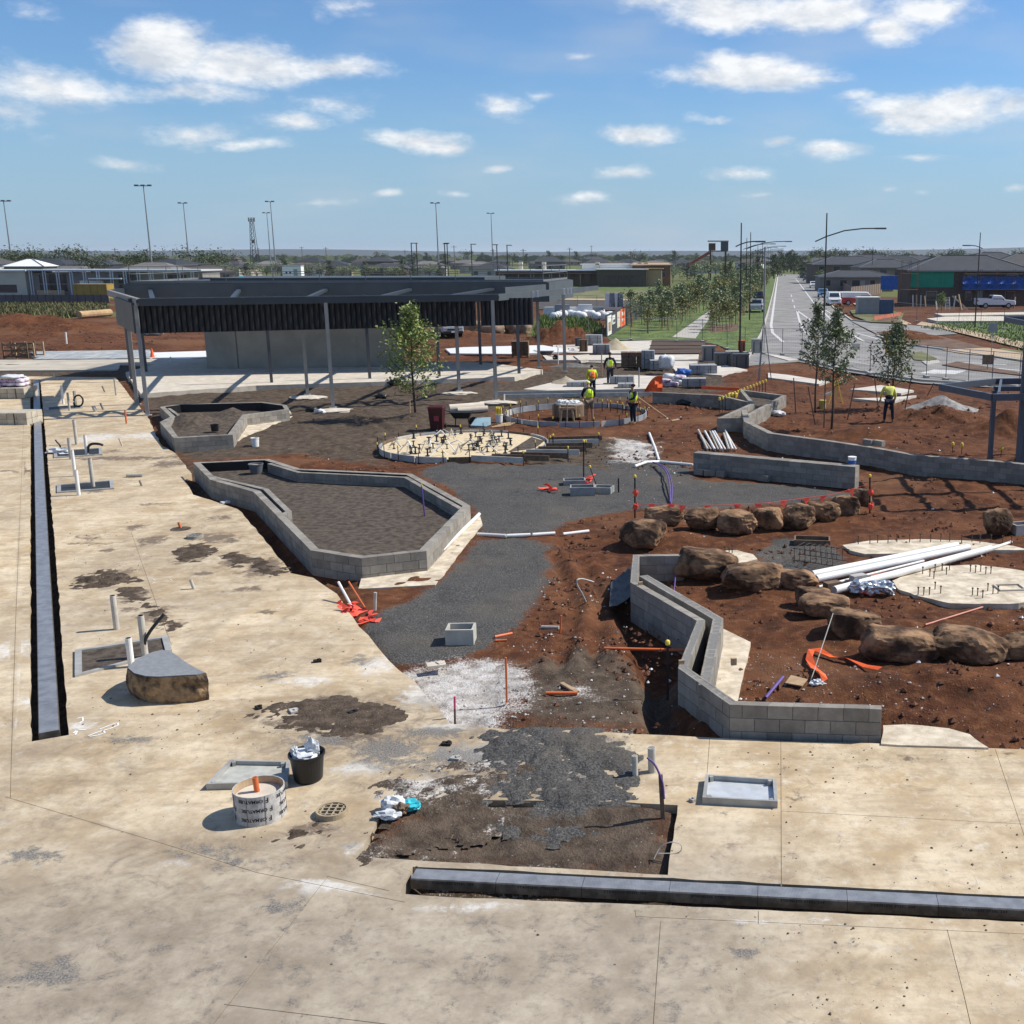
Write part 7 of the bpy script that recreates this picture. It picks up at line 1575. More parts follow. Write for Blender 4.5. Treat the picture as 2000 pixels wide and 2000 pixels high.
for x0, x1 in ((4, 9), (18.5, 22.5), (27, 31)):
    for i in range(5):
        for z0, z1 in ((.7, 1.9), (2.1, 3.7)): f = bxp('window', x0 + (x1 - x0) * i / 5 + .05, x0 + (x1 - x0) * (i + 1) / 5 - .05, 1.08, 1.22, z0, z1, M_WIN)
for x0, x1 in ((11.5, 13), (13.2, 15.8)): bxp('panel', x0, x1, .9, 1.2, .3, 2.6, M_PVC)
bxp('low_wall', 4, 9, -.1, .1, 0, .9, M_TIMBER); bxp('low_wall', 12, 16.5, -.1, .1, 0, .8, M_TIMBER); bxp('canopy', 14, 20, -.8, 2, 2.9, 3.1, M_PVC)
q = at(185, 578, 190); q.z = 0; T = thing('skip_container', 'mustard yellow skip container in front of the cream building', 'container', q); MB().box((0, 0, 1.2), (5.6, 2.4, 2.3)).build('container_body', mat('mustard_steel', (.34, .21, .04), .6, .12, .8), T, True); MB().box((0, 0, 2.38), (5.7, 2.5, .08)).build('rim', M_TIMBER, T, True)
for k in range(5): MB().box((-2.4 + 1.2 * k, -1.23, 1.2), (.1, .08, 2.2)).build('rib', mat('mustard_rib_%d' % k, (.30, .18, .035), .6, .1), T, True)
q = at(350, 560, 215); q.z = 0; house('low cream pavilion with a flat awning beside the tall floodlight', q, 12, 5, 0, 3.4, .5, M_WALLS[3], M_PORCH, 4, 5.5, 1, 'park buildings', 'building')
# site sheds and trucks seen over the pavilion roof
for k, (px, Y, w, h_, m, lab) in enumerate(((498,190,4.5,2.6,M_PVC,'white site shed seen over the pavilion roof'),(470,192,3,2.4,mat('grey_shed', (.25, .27, .28), .6, .1),'grey site shed left of the white shed'),(441,185,3,1.3,M_BAG,'white covered trailer left of the sheds'),(425,230,3,2.2,mat('grey_shed_b', (.3, .31, .32), .6, .1),'small grey cabin far left of the sheds'),(575,300,5,4.5,M_PVC,'white cube frame kiosk far behind the pavilion'),(1010,270,8,2.6,mat('shed_brown', (.16, .09, .06), .8, .1),'brown shed at the oval edge'))):
    q = at(px, 560, Y); q.z = 0; T = thing('site_shed', lab, 'shed', q); MB().box((0, 0, h_ / 2), (w, 2.4, h_)).build('wall', m, T, True); MB().box((0, 0, h_ + .06), (w + .2, 2.6, .12)).build('roof', M_PORCH, T, True); MB().box((w * .2, -1.22, h_ * .5), (w * .2, .06, h_ * .6)).build('door', M_WFR, T, True)
    for j in (-1, 1): MB().box((-w * .18 + j * .5, -1.22, h_ * .6), (.5, .06, .5)).build('window', M_WIN, T, True)
q = at(395, 548, 200); T = thing('excavator', 'small yellow excavator with raised arm at the oval', 'excavator', (q.x, q.y, 0)); MB().box((0, 0, 1.1), (1.6, 1.4, 1.2)).build('cab', mat('machine_yellow', (.55, .42, .03), .5, .1), T, True); MB().bar((.3, 0, 1.2), (1.5, 0, 2.8), .3).build('boom', mat('machine_yellow_b', (.6, .48, .05), .5, .1), T, True)
for s in (-1, 1): MB().box((0, s * .7, .35), (2, .4, .6)).build('track', M_TYRE, T, True)
T = thing('shade_tent', 'teal dome tent on the oval', 'tent', at(472, 545, 260)); T.location.z = 0; MB().add([(2.4 * math.cos(a) * math.cos(b), 2 * math.sin(a) * math.cos(b), 2.6 * math.sin(b)) for b in (0, .5, 1.0, 1.45) for a in [i * 2 * math.pi / 12 for i in range(12)]], [(r * 12 + i, r * 12 + (i + 1) % 12, (r + 1) * 12 + (i + 1) % 12, (r + 1) * 12 + i) for r in range(3) for i in range(12)] + [tuple(range(36, 48))]).build('canopy', M_TEAL, T, True, smooth=True)
# school: long low buildings behind the oval
M_BRK = mat('school_brick', (.16, .10, .075), .9, .12, 1); SQ = at(1150, 556, 262); SQ.z = 0
SB = thing('school_building', 'long low brown school building with white roofs behind the oval', 'building', SQ)
for x0, x1, y0, h_, m in ((-22, 2, 2, 3.6, M_BRK), (2, 13.5, -2, 3.8, mat('dark_brick_wall', (.11, .085, .07), .9, .1)), (13.5, 17, 0, 3.9, M_TIMBER), (-2, 14, 6, 4.9, M_PVC)):
    bxp('wall', x0, x1, y0, y0 + 8, 0, h_, m, SB); bxp('roof', x0 - .4, x1 + .4, y0 - .5, y0 + 8.4, h_ + .003 * x0 + .08, h_ + .28 + .003 * x0, M_PVC if m is not M_TIMBER else M_TIMBER, SB)
for k in range(10): bxp('window', -21 + k * 2.2, -19.6 + k * 2.2, 1.9, 2.02, .9, 2.6, M_WIN, SB)
for k in range(6): bxp('window', 4 + k * 1.5, 5 + k * 1.5, -2.1, -1.98, .6, 2.6, M_WIN, SB); bxp('awning_post', -20 + k * 3.6, -19.85 + k * 3.6, -.2, -.05, 0, 2.9, M_TIMBER, SB)
bxp('awning', -21, 1.8, -.4, 1.9, 2.9, 3.05, M_COLD, SB)
for x in (-17, -11.5, 1.2, 11.3, 12.8): bxp('flue', x, x + .9, 5.5, 6.4, 3.9, 5.6, M_CONCL, SB)
q = at(1330, 505, 270); q.z = 0; house('brown school hall with a parapet at the end of the school', at(1272, 556, 262) * 1.0 if False else Vector((q.x - 7, q.y, 0)), 9, 7, 0, 5.0, .5, M_BRK, M_TIMBER, 3, 4.2, 1, 'school buildings', 'building')
T = thing('play_tower', 'red brown playground tower standing above the avenue trees', 'tower', at(1402, 545, 330)); T.location.z = 0
for i in range(4): MB().box(((-1, 1)[i % 2] * 2.2, (-1, 1)[i // 2] * 2, 4.5), (.4, .4, 9)).build('post', M_RUST, T, True)
MB().box((0, 0, 8.4), (5.4, 4.8, .3)).build('deck', M_RUST, T, True); MB().box((0, 0, 11.2), (6, 5, .3)).build('roof', M_TIMBER, T, True); MB().box((1.8, -2.3, 9.8), (2.2, .2, 2.6)).build('screen', M_COLD, T, True); MB().box((-1.8, -2.3, 9.6), (2, .2, 2.0)).build('screen', M_RUST, T, True); MB().bar((-2.5, 0, 8), (-9, 0, 4.2), 1.6, .8).build('slide', mat('red_slide', (.38, .08, .05), .5, .1), T, True)
# ------------------------------------------------------------------ lamps, poles, masts
M_POLE = mat('black_pole', (.016, .017, .019), .5, .1); M_MAST = mat('grey_mast', (.24, .25, .26), .5, .08); M_LUM = mat('lamp_head', (.10, .105, .11), .4, .1)
ORD = ('first', 'second', 'third', 'fourth', 'fifth', 'sixth', 'seventh', 'eighth', 'ninth', 'tenth', 'eleventh', 'twelfth', 'thirteenth', 'fourteenth', 'fifteenth', 'sixteenth', 'seventeenth', 'eighteenth', 'nineteenth', 'twentieth', 'twenty-first', 'twenty-second', 'twenty-third', 'twenty-fourth', 'twenty-fifth', 'twenty-sixth')
def lamp(label, loc, h, arm, side, ha, tail=.6, group='street lamps', r=.07):
    T = thing('street_lamp', label, 'street lamp', loc, 0, group)
    MB().tube([(0, 0, 0), (0, 0, h * .5), (0, 0, h)], [r, r * .85, r * .6], 8).build('pole', M_POLE, T, True)
    pts = [(-side * tail, 0, ha - .45 * tail), (0, 0, ha), (side * arm * .35, 0, ha + .22 * arm * .5), (side * arm * .7, 0, ha + .30 * arm * .5), (side * arm, 0, ha + .31 * arm * .5)]
    MB().tube(pts, r * .6, 7).build('arm', M_POLE, T, True); e = pts[-1]; MB().box((e[0] + side * .2, 0, e[2] - .01), (.75, .26, .11)).build('lamp_head', M_LUM, T, True)
    MB().lathe((0, 0, 0), [(r * 2, 0), (r * 2, .04)], 8).build('base_plate', M_POLE, T, True); return T
def gbase(px, py): q = G(px, py); q.z = -.05; return q
lamp('tall street lamp with a long curved arm beside the tree pair', gbase(1607, 700), 9.9, 3.5, 1, 8.35, .75)
lamp('street lamp with a short arm at the avenue end nearest the site', gbase(1445, 688), 9.4, 1.2, 1, 7.9, .4); lamp('street lamp left of the silver wagon', gbase(1464, 625), 9.6, 4.0, 1, 8.0, .5)
for k, (x, y) in enumerate(((1457,596),(1488,578),(1479,566),(1497,556),(1500,548),(1504,544),(1507,540))): lamp('street lamp along the left kerb, %s beyond the silver wagon' % ORD[k], gbase(x, y), 9.6, 3.6, 1, 8.2, .5)
lamp('street lamp with a short arm in front of the green wrapped house', gbase(1904, 640), 9.3, 1.1, -1, 7.9, .3)
for k, (x, y, h) in enumerate(((1702,564,9.0),(1640,545,9),(1600,534,9),(1590,530,9))): lamp('thin street lamp among the houses right of the road, %s from the right' % ORD[k], gbase(x, y), h, 1.1, -1, 7.8, .2)
for k, (xt, yt, Y, two) in enumerate(((7,393,330,1),(280,363,300,1),(358,397,390,0),(528,394,400,0),(521,416,480,0),(851,397,380,0),(959,417,480,0))):
    t = at(xt, yt, Y); T = thing('floodlight_mast', 'tall sports floodlight mast, %s from the left' % ORD[(0, 1, 2, 4, 3, 5, 6)[k]], 'floodlight', (t.x, t.y, 0), 0, 'sports floodlights')
    MB().tube([(0, 0, 0), (0, 0, t.z)], .28, 8, r1=.12).build('mast', M_MAST, T, True); MB().box((0, 0, t.z), (3.6 if two else 2.6, .2, .16)).build('crossbar', M_POLE, T, True)
    for x in ((-1.7, 0, 1.7) if two else (-1.2, .9)): MB().box((x, -.25, t.z + .1), (1.0, .6, .4)).build('floodlight', M_LUM, T, True)
for k, (x, yt) in enumerate(((803,475),(813,475),(868,475),(873,476),(920,477),(970,478),(990,479))):
    t = at(x, yt, 250); T = thing('court_light', 'short dark sports court light behind the pavilion roof, %s from the left' % ORD[k], 'light', (t.x, t.y, 0), 0, 'court lights'); MB().tube([(0, 0, 0), (0, 0, t.z)], .11, 6).build('pole', M_POLE, T, True); MB().box(((.5, -.3)[k % 2], 0, t.z), (1.2, .35, .16)).build('lamp_head', M_POLE, T, True)
t = at(491, 427, 620); T = thing('lattice_tower', 'lattice phone tower on the skyline', 'tower', (t.x, t.y, 0))
for i in range(4):
    a, b = ((-1, -1), (1, -1), (1, 1), (-1, 1))[i]; MB().tube([(a * 1.9, b * 1.9, 0), (a * .7, b * .7, t.z)], .16, 5).build('leg', M_POLE, T, True)
for k in range(12):
    z0, z1 = t.z * k / 12, t.z * (k + 1) / 12; w0, w1 = 1.9 - 1.2 * k / 12, 1.9 - 1.2 * (k + 1) / 12; MB().tube([(-w0, -w0, z0), (w1, -w1, z1)], .1, 4).build('brace', M_POLE, T, True); MB().tube([(w0, -w0, z0), (-w1, -w1, z1)], .1, 4).build('brace', M_POLE, T, True)
for k in range(6): a = k * 1.05; MB().box((1.6 * math.cos(a), 1.6 * math.sin(a), t.z - .5), (.5, .4, 2.2), a).build('antenna', M_MAST, T, True)
MB().box((0, 0, t.z * .55), (1.5, 1.5, 2)).build('antenna', M_MAST, T, True)
rp = random.Random(9)
for k in range(26):
    x = 60 + k * 74 + rp.uniform(-20, 20); Y = rp.uniform(420, 900); t = at(x, 500 - rp.uniform(8, 22) , Y); z = min(t.z, 16)
    if abs(x - 1540) < 30: continue
    T = thing('power_pole', 'thin power pole on the skyline, %s from the left' % ORD[min(k, 25)], 'power pole', (t.x, t.y, 0), 0, 'power poles'); MB().tube([(0, 0, 0), (0, 0, z)], .16, 5).build('pole', M_TIMBERD, T, True); MB().box((0, 0, z - .6), (2.4, .14, .14), .3).build('crossarm', M_TIMBERD, T, True)

# ------------------------------------------------------------------ avenue of staked gum trees
def proto_tree(seed, h, w, z0, nb, nl, size, leaf, tr, rad, staked):
    T = young_tree('street_tree', 'x', (0, 0, -100), h, w, z0, nb, nl, size, leaf, seed, 'avenue gum trees', tr, rad); 
    if staked:
        for s in (-1, 1): MB().bar((s * .38, 0, -.1), (s * .38, 0, 1.45), .06).build('stake', M_TIMBER, T, True)
    return T
protos = [proto_tree(31 + i, h, w, .33, 14, 420, .17, lf, .04, .55, True) for i, (h, w, lf) in enumerate(((3.3, 1.7, M_LEAF4), (3.7, 1.6, M_LEAF2), (3.0, 1.8, M_LEAF4), (4.0, 1.9, M_LEAF2)))]
rt = random.Random(77); side = Vector((RD.y, -RD.x, 0)).normalized(); fwd = Vector((RD.x, RD.y, 0)).normalized(); n_t = 0
for ri, (x, y, lab) in enumerate(((1268,652,'outer row left of the footpath'), (1303,646,'inner row left of the footpath'), (1388,650,'inner row right of the footpath'), (1425,645,'outer row by the kerb'), (1240,640,'row along the dark hoarding'))):
    p0 = G(x, y); n = (24, 26, 26, 24, 14)[ri]
    for k in range(n):
        p = p0 + fwd * (k * (4.6 + k * .16) + rt.uniform(-.7, .7)) + side * rt.uniform(-.5, .5); s = rt.uniform(.66, .98) * (1 + .006 * k); p.z = 0
        copy_tree(protos[rt.randrange(4)], p, rt.uniform(0, 6.28), 'staked gum tree, %s, %s from the site' % (lab, ORD[min(k, 25)]), s)
def kill(T):
    for c in list(T.children):
        for g in list(c.children): bpy.data.objects.remove(g)
        bpy.data.objects.remove(c)
    bpy.data.objects.remove(T)
for k, (x, y, s) in enumerate(((1585,541,1.3),(1592,548,1.2),(1602,556,1.1),(1580,537,1.5),(1838,610,.7))): copy_tree(protos[k % 4], G(x, y), k, 'bright young street tree at the right verge of the road, %s' % ('second nearest', 'third nearest', 'nearest to the crossing', 'farthest', 'beside the tan footpath')[k], s, {'olive_leaf': M_LEAF1, 'grey_green_leaf': M_LEAF1})
# bigger trees far off
def big_tree(seed, h, w, leaf, kind):
    r = random.Random(seed); T = thing('gum_tree', 'x', 'tree', (0, 0, -100), 0, 'far trees')
    o = MB().tube([(0, 0, 0), (.1, 0, h * .3), (.2 * w * .1, .1, h * .62)], [.028 * h, .022 * h, .012 * h], 7).build('trunk', M_BARK, T, True); br = MB(); pts = []
    n = 9 if kind == 'gum' else 14
    for k in range(n):
        a = k * 2.4; t = r.uniform(.3, .6) if kind == 'gum' else .12 + .8 * k / n; L = w / 2 * r.uniform(.55, 1.0) * (1 if kind == 'gum' else (1.05 - .8 * k / n)); b0 = Vector((.1, 0, h * t)); e = Vector((math.cos(a) * L, math.sin(a) * L, h * (r.uniform(.68, .95) if kind == 'gum' else t + .06)))
        br.tube([b0, b0.lerp(e, .5) + Vector((0, 0, .05 * h)), e], [.012 * h, .008 * h, .003 * h], 5, False)
        for _ in range(3): pts.append((e + Vector((r.gauss(0, .1) * w, r.gauss(0, .1) * w, r.gauss(0, .05) * h)), r.uniform(.6, 1.1)))
        if kind != 'gum': pts.append((b0.lerp(e, .5), 1.0))
    br.build('limb', M_BARK, o, True); mb = MB(); leaves(mb, pts, w * .24, 620, h * .045, r); mb.build('crown', leaf, T, True); return T
big = [big_tree(51, 10, 10, M_LEAF3, 'gum'), big_tree(52, 12, 11, M_LEAF3, 'gum'), big_tree(53, 9, 7, M_LEAF3, 'cone'), big_tree(54, 8, 8, M_LEAF2, 'gum'), big_tree(55, 11, 6, M_LEAF3, 'cone')]
k = 0; rb = random.Random(5)
TR = [(x + rb.uniform(-8, 8), Y * rb.uniform(.93, 1.07), rb.choice((0, 1, 0, 3)), rb.uniform(.5, .92), 'dark gum tree behind the cream building') for x, Y in ((12,330),(40,340),(62,350),(85,330),(110,345),(128,350),(150,360),(172,300),(190,335),(215,350),(240,340),(262,360),(290,350),(372,380),(385,385),(405,380),(420,390),(432,380),(300,420),(330,430),(350,410))]
TR += [(x + rb.uniform(-6, 6), Y, rb.choice((2, 3, 4)), rb.uniform(.4, .62), 'mid green tree in the belt beyond the oval') for x, Y in [(245 + i * 21, rb.uniform(300, 360)) for i in range(30)]]
TR += [(x, Y, rb.choice((0, 1, 2, 4)), rb.uniform(.55, 1.0), 'small dark tree far off on the skyline') for x, Y in [(520 + i * 32 + rb.uniform(-10, 10), rb.uniform(620, 1100)) for i in range(46)]]
TR += [(x, Y, rb.choice((0, 1)), rb.uniform(.7, 1.0), 'round gum tree rising behind the houses right of the road') for x, Y in ((1583,520),(1600,560),(1612,540),(1690,520),(1705,530),(1735,540),(1830,560),(1850,540),(1862,560),(1990,520),(1640,600),(1770,620),(1930,640))]
TR += [(x, Y, rb.choice((2, 4)), rb.uniform(.6, .9), 'upright dark tree closing the end of the road') for x, Y in [(1512 + i * 6.5, rb.uniform(330, 400) if i > 8 or i < 2 else rb.uniform(440, 520)) for i in range(10)]]
TR += [(x, Y, rb.choice((2, 3, 4)), rb.uniform(.4, .65), 'dense tree between the school and the avenue') for x, Y in [(1300 + i * 14, rb.uniform(290, 380)) for i in range(14)]]
cnt = {}
for x, Y, kd, s, lab in TR:
    q = at(x, 520, Y); q.z = 0; cnt[lab] = cnt.get(lab, 0) + 1; copy_tree(big[kd], q, rb.uniform(0, 6.28), lab, s)
for T in protos + big: kill(T)
# a far belt of woods that reads as one mass
mb = MB(); rw = random.Random(3)
for i in range(2600):
    px = rw.uniform(-250, 2250); Y = rw.uniform(1100, 2600); q = at(px, 505, Y); h = rw.uniform(1.5, 7); w = rw.uniform(8, 26); a = rw.uniform(0, 3.14)
    z = h * rw.uniform(.3, 1); c, s_ = math.cos(a) * w / 2, math.sin(a) * w / 2
    mb.add([(q.x - c, q.y - s_, z - h * .5), (q.x + c, q.y + s_, z - h * .5), (q.x + c * .8, q.y + s_ * .8, z + h * .3), (q.x, q.y, z + h * .55), (q.x - c * .8, q.y - s_ * .8, z + h * .25)], [(0, 1, 2, 3, 4)])
o = mb.build('distant_woodland', M_LEAF3, None); tag(o, 'dark strip of distant trees along the whole horizon', 'woodland', kind='stuff')
mb = MB(); xs = np.linspace(-6000, 9000, 120); vs = []
for x in xs: vs += [(x, 7000, -5), (x, 7000, 38 + 22 * mnz.noise(Vector((x * .0006, 2, 1))) + 30 * math.exp(-((x - 2600) / 900) ** 2))]
vs += [(x, 7600, -5) for x in xs]
n = len(xs); mb.add(vs, [(2 * i, 2 * i + 2, 2 * i + 3, 2 * i + 1) for i in range(n - 1)] + [(2 * i + 1, 2 * i + 3, 2 * n + i + 1, 2 * n + i) for i in range(n - 1)]); o = mb.build('hills', mat('far_hills', (.10, .13, .10), .95, .1, .001), None); tag(o, kind='structure')

# ------------------------------------------------------------------ fences and hoarding
M_WIRE = mat('fence_wire', (.30, .30, .30), .5, .05, metal=.4)
def fence_panel(label, a, b, h=1.9, wires=9, name='fence_panel', foot=True, group='temporary fence panels'):
    T = thing(name, label, 'fence', (a.x, a.y, 0), 0, group); z0 = .1
    for p in (a, b): MB().tube([(p.x, p.y, 0), (p.x, p.y, h)], .024, 6).build('post', M_MAST, T)
    for z in (z0, h - .03): MB().tube([(a.x, a.y, z), (b.x, b.y, z)], .018, 5).build('rail', M_MAST, T)
    L = (b - a).length
    for k in range(1, wires): p = a.lerp(b, k / wires); MB().tube([(p.x, p.y, z0), (p.x, p.y, h)], .0032, 3).build('wire', M_WIRE, T)
    for k in range(1, 7): z = z0 + (h - z0) * k / 7; MB().tube([(a.x, a.y, z), (b.x, b.y, z)], .0032, 3).build('wire', M_WIRE, T)
    if foot: MB().box((a.x, a.y, .06), (.22, .6, .13), .1).build('foot_block', M_CONC, T)
    return T
pts = [G(x, y) for x, y in ((1420,682),(1455,690),(1492,691),(1528,693),(1566,693),(1608,702),(1653,715),(1699,731),(1755,733),(1809,737),(1847,742),(1891,748),(1937,753),(1990,759),(2050,766))]
for k in range(len(pts) - 1): fence_panel('wire fence panel along the street side, %s from the left' % ORD[k], pts[k], pts[k + 1])
pts = [G(x, y) for x, y in ((1150,664),(1232,664),(1322,667),(1372,668),(1420,682))]
for k in range(len(pts) - 1): fence_panel('wire fence panel at the end of the avenue lawn, %s from the left' % ORD[k], pts[k], pts[k + 1])
pts = [G(x, y) for x, y in ((1745,622),(1790,628),(1830,632),(1872,637),(1915,640),(1960,643),(2010,646))]
for k in range(len(pts) - 1): fence_panel('wire fence panel in front of the house slab, %s from the left' % ORD[k], pts[k], pts[k + 1])
pts = [G(x, y) for x, y in ((1052,601),(1090,602),(1128,603),(1166,604),(1204,605))]
for k in range(len(pts) - 1): fence_panel('black oval fence panel behind the bulk bags, %s from the left' % ORD[k], pts[k], pts[k + 1], 1.8, 6, foot=False, group='oval fence')
M_HOARD = mat('charcoal_hoarding', (.05, .055, .06), .6, .1, 1); M_FCLOTH = mat('grey_fence_cloth', (.09, .095, .11), .85, .1, .6)
h0, h1 = G(1184, 661), G(1288, 593); n = 16
HO = thing('hoarding', 'charcoal hoarding fence with printed banners along the lawn', 'fence', (h0.x, h0.y, 0)); d = (h1 - h0); d.normalize(); rz = math.atan2(d.y, d.x)
for k in range(n):
    c = h0.lerp(h1, (k + .5) / n); L = (h1 - h0).length / n; MB().box((c.x, c.y, 1.0), (L - .03, .06, 2.0), rz).build('hoarding_panel', M_HOARD, HO)
nn = Vector((-d.y, d.x, 0)) * (-.045)
for t0, t1, z0, z1, m, nm in ((.01, .055, .15, 1.85, M_PVC, 'banner'), (.065, .10, .9, 1.7, M_PVC, 'banner'), (.125, .165, .3, 1.8, M_CONCL, 'banner'), (.17, .235, .2, 1.9, mat('orange_banner', (.82, .16, .06), .6, .1), 'banner'), (.185, .22, 1.25, 1.6, M_PVC, 'banner_print'), (.185, .215, .7, .95, M_PVC, 'banner_print'), (.02, .045, .5, 1.3, mat('brown_print', (.35, .22, .13), .7, .3, 2), 'banner_print'), (.075, .095, 1.05, 1.3, M_COLD, 'banner_print')):
    a, b = h0.lerp(h1, t0), h0.lerp(h1, t1); kk = 1.6 if 'print' in nm else 1.0; MB().prism([tuple((a + nn * kk)[:2]), tuple((b + nn * kk)[:2]), tuple((b + nn * (kk + .25))[:2]), tuple((a + nn * (kk + .25))[:2])], z0, z1).build(nm, m, HO)
a, b = G(-160, 592), G(214, 591); FC = thing('site_fence', 'low grey cloth covered fence across the far left of the site', 'fence', (a.x, a.y, 0))
for k in range(24): p, q = a.lerp(b, k / 24), a.lerp(b, (k + 1) / 24); MB().bar(p + Vector((.05, 0, .62)), q + Vector((-.05, 0, .62)), .03, 1.15).build('cloth_panel', M_FCLOTH, FC); MB().tube([p, p + Vector((0, 0, 1.3))], .04, 6).build('post', M_POLE, FC)
for k, (px, Y0, Y1) in enumerate(((1618, 230, 330),)):
    a, b = G(1638, 571), G(1665, 580); PF = thing('paling_fence', 'grey timber paling fence round the bare lot right of the road', 'fence', (a.x, a.y, 0)); pp = [G(1632,558), G(1662,580), G(1722,571)]
    for u, v in zip(pp[:-1], pp[1:]):
        n = int((v - u).length / .5)
        for i in range(n): c = u.lerp(v, (i + .5) / n); MB().box((c.x, c.y, .85), (.46, .04, 1.7 + .05 * (i % 3)), math.atan2((v - u).y, (v - u).x)).build('paling', M_TIMBERD if i % 4 else M_MAST, PF)
# warning sign
b0 = GG(1728, 748); t = at(1738, 660, b0.y); T = thing('warning_sign', 'yellow diamond speed hump sign on a post by the fence', 'sign', b0); MB().tube([(t.x, t.y, b0.z), (t.x, t.y, t.z + .3)], .03, 6).build('post', M_MAST, T); M_SIGNY = mat('sign_yellow', (.75, .42, .02), .5, .05)
s_ = .42; m3 = Matrix.Rotation(math.pi / 4, 3, 'Y'); MB().box((t.x, t.y - .05, t.z), (s_ * 1.42, .03, s_ * 1.42), M=m3).build('sign_plate', M_SIGNY, T); MB().box((t.x, t.y - .06, t.z - .75), (.5, .03, .42)).build('advisory_plate', M_SIGNY, T)
mb = MB(); mb.prism([(-.24, -.02), (.24, -.02), (.2, .06), (.1, .14), (0, .16), (-.1, .14), (-.2, .06)], 0, .01); mb.v = [(t.x + p[0], t.y - .07 - p[2], t.z + p[1] - .05) for p in mb.v]; mb.build('hump_symbol', M_LETTER, T)
for s in (-1, 1): mb = MB(); mb.prism([(-.30, -.012), (.30, -.012), (.30, .012), (-.30, .012)], 0, .01); c, sn = math.cos(math.pi / 4), math.sin(math.pi / 4); 
b0 = GG(1935, 706); T = thing('road_sign', 'small grey sign post by the tan footpath', 'sign', b0); MB().tube([b0, b0 + Vector((0, 0, 2.6))], .03, 6).build('post', M_MAST, T); MB().box((b0.x, b0.y - .04, b0.z + 2.3), (.6, .03, .6)).build('plate', M_MAST, T)
b0 = GG(1928, 727); T = thing('road_sign', 'low dark square sign on the traffic island', 'sign', b0); MB().tube([b0, b0 + Vector((0, 0, .7))], .03, 6).build('post', M_TIMBERD, T); MB().box((b0.x, b0.y - .04, b0.z + .8), (.75, .03, .6), .1).build('plate', M_TIMBERD, T)
b0 = GG(1670, 713); one('notice', 'small white notice tied to the street fence', 'notice', MB().box((b0.x, b0.y, 1.15), (.55, .02, .4)), M_CONCL)

# ------------------------------------------------------------------ pergola frame at the right edge
M_PERG = mat('blue_grey_steel', (.10, .115, .14), .45, .08, 2); PG = thing('pergola', 'open blue grey steel pergola frame at the right edge', 'pergola', G(1935, 900)); ZP = 2.55
L_, F_, K_ = G(1836, 756, ZP), G(1938, 776, ZP), G(1944, 745, ZP); u = (F_ - L_); u.z = 0; v = (K_ - L_); v.z = 0
u_ = u.normalized(); v_ = v.normalized(); xd = Vector((1, .10, 0)).normalized()
def pb_(a, b, name='beam', w=.12, h=.22): MB().bar(a, b, w, h).build(name, M_PERG, PG)
R1, R2 = F_ + xd * 7, K_ + xd * 7.5
pb_(L_, F_); pb_(L_, K_); pb_(F_, R1); pb_(K_, R2)
for k in range(7): t = (k + .2) / 7; pb_(F_.lerp(R1, t) + Vector((0, 0, .0)), K_.lerp(R2, t), 'rafter', .08, .18)
pb_(F_.lerp(K_, .5), R1.lerp(R2, .5), 'rafter', .08, .16)
X0, Y0_, ZH = 10.45, 31.6, 5.0                                  # taller bay that goes on outside the picture
for yy in (Y0_, Y0_ + 2.3, Y0_ + 4.6): pb_(Vector((X0, yy, ZH)), Vector((X0 + 7, yy + 1.2, ZH)), 'high_beam', .12, .2)
for k in range(6): pb_(Vector((X0 + .02 + k * 1.35, Y0_ + k * .23, ZH)), Vector((X0 + .02 + k * 1.35, Y0_ + 4.6 + k * .23, ZH)), 'high_rafter', .08, .16)
for yy in (Y0_, Y0_ + 4.6):
    for xx in (0.8, 6.5): MB().box((X0 + xx, yy + xx * .17, ZH / 2 - .1), (.14, .14, ZH), .1).build('post', M_PERG, PG)
for q in (G(1933, 903), G(1997, 900), K_ + xd * 6 - Vector((0, 0, ZP))): MB().box((q.x, q.y, ZP / 2 - .1), (.14, .14, ZP + .1), .1).build('post', M_PERG, PG)
for k, x in enumerate((1860, 1878, 1955, 1990)): b0 = GG(x, 885 + (x - 1860) * .08); T = thing('marker_peg', 'yellow capped peg near the pergola post, %s from the left' % ORD[k], 'peg', b0, 0, 'pegs by the pergola'); MB().tube([b0, b0 + Vector((0, 0, .3))], .015, 5).build('peg', M_PICKET, T); MB().lathe(b0 + Vector((0, 0, .26)), [(.05, 0), (.06, .06), (.05, .14), (.02, .16)], 8).build('cap', M_YCAP, T)

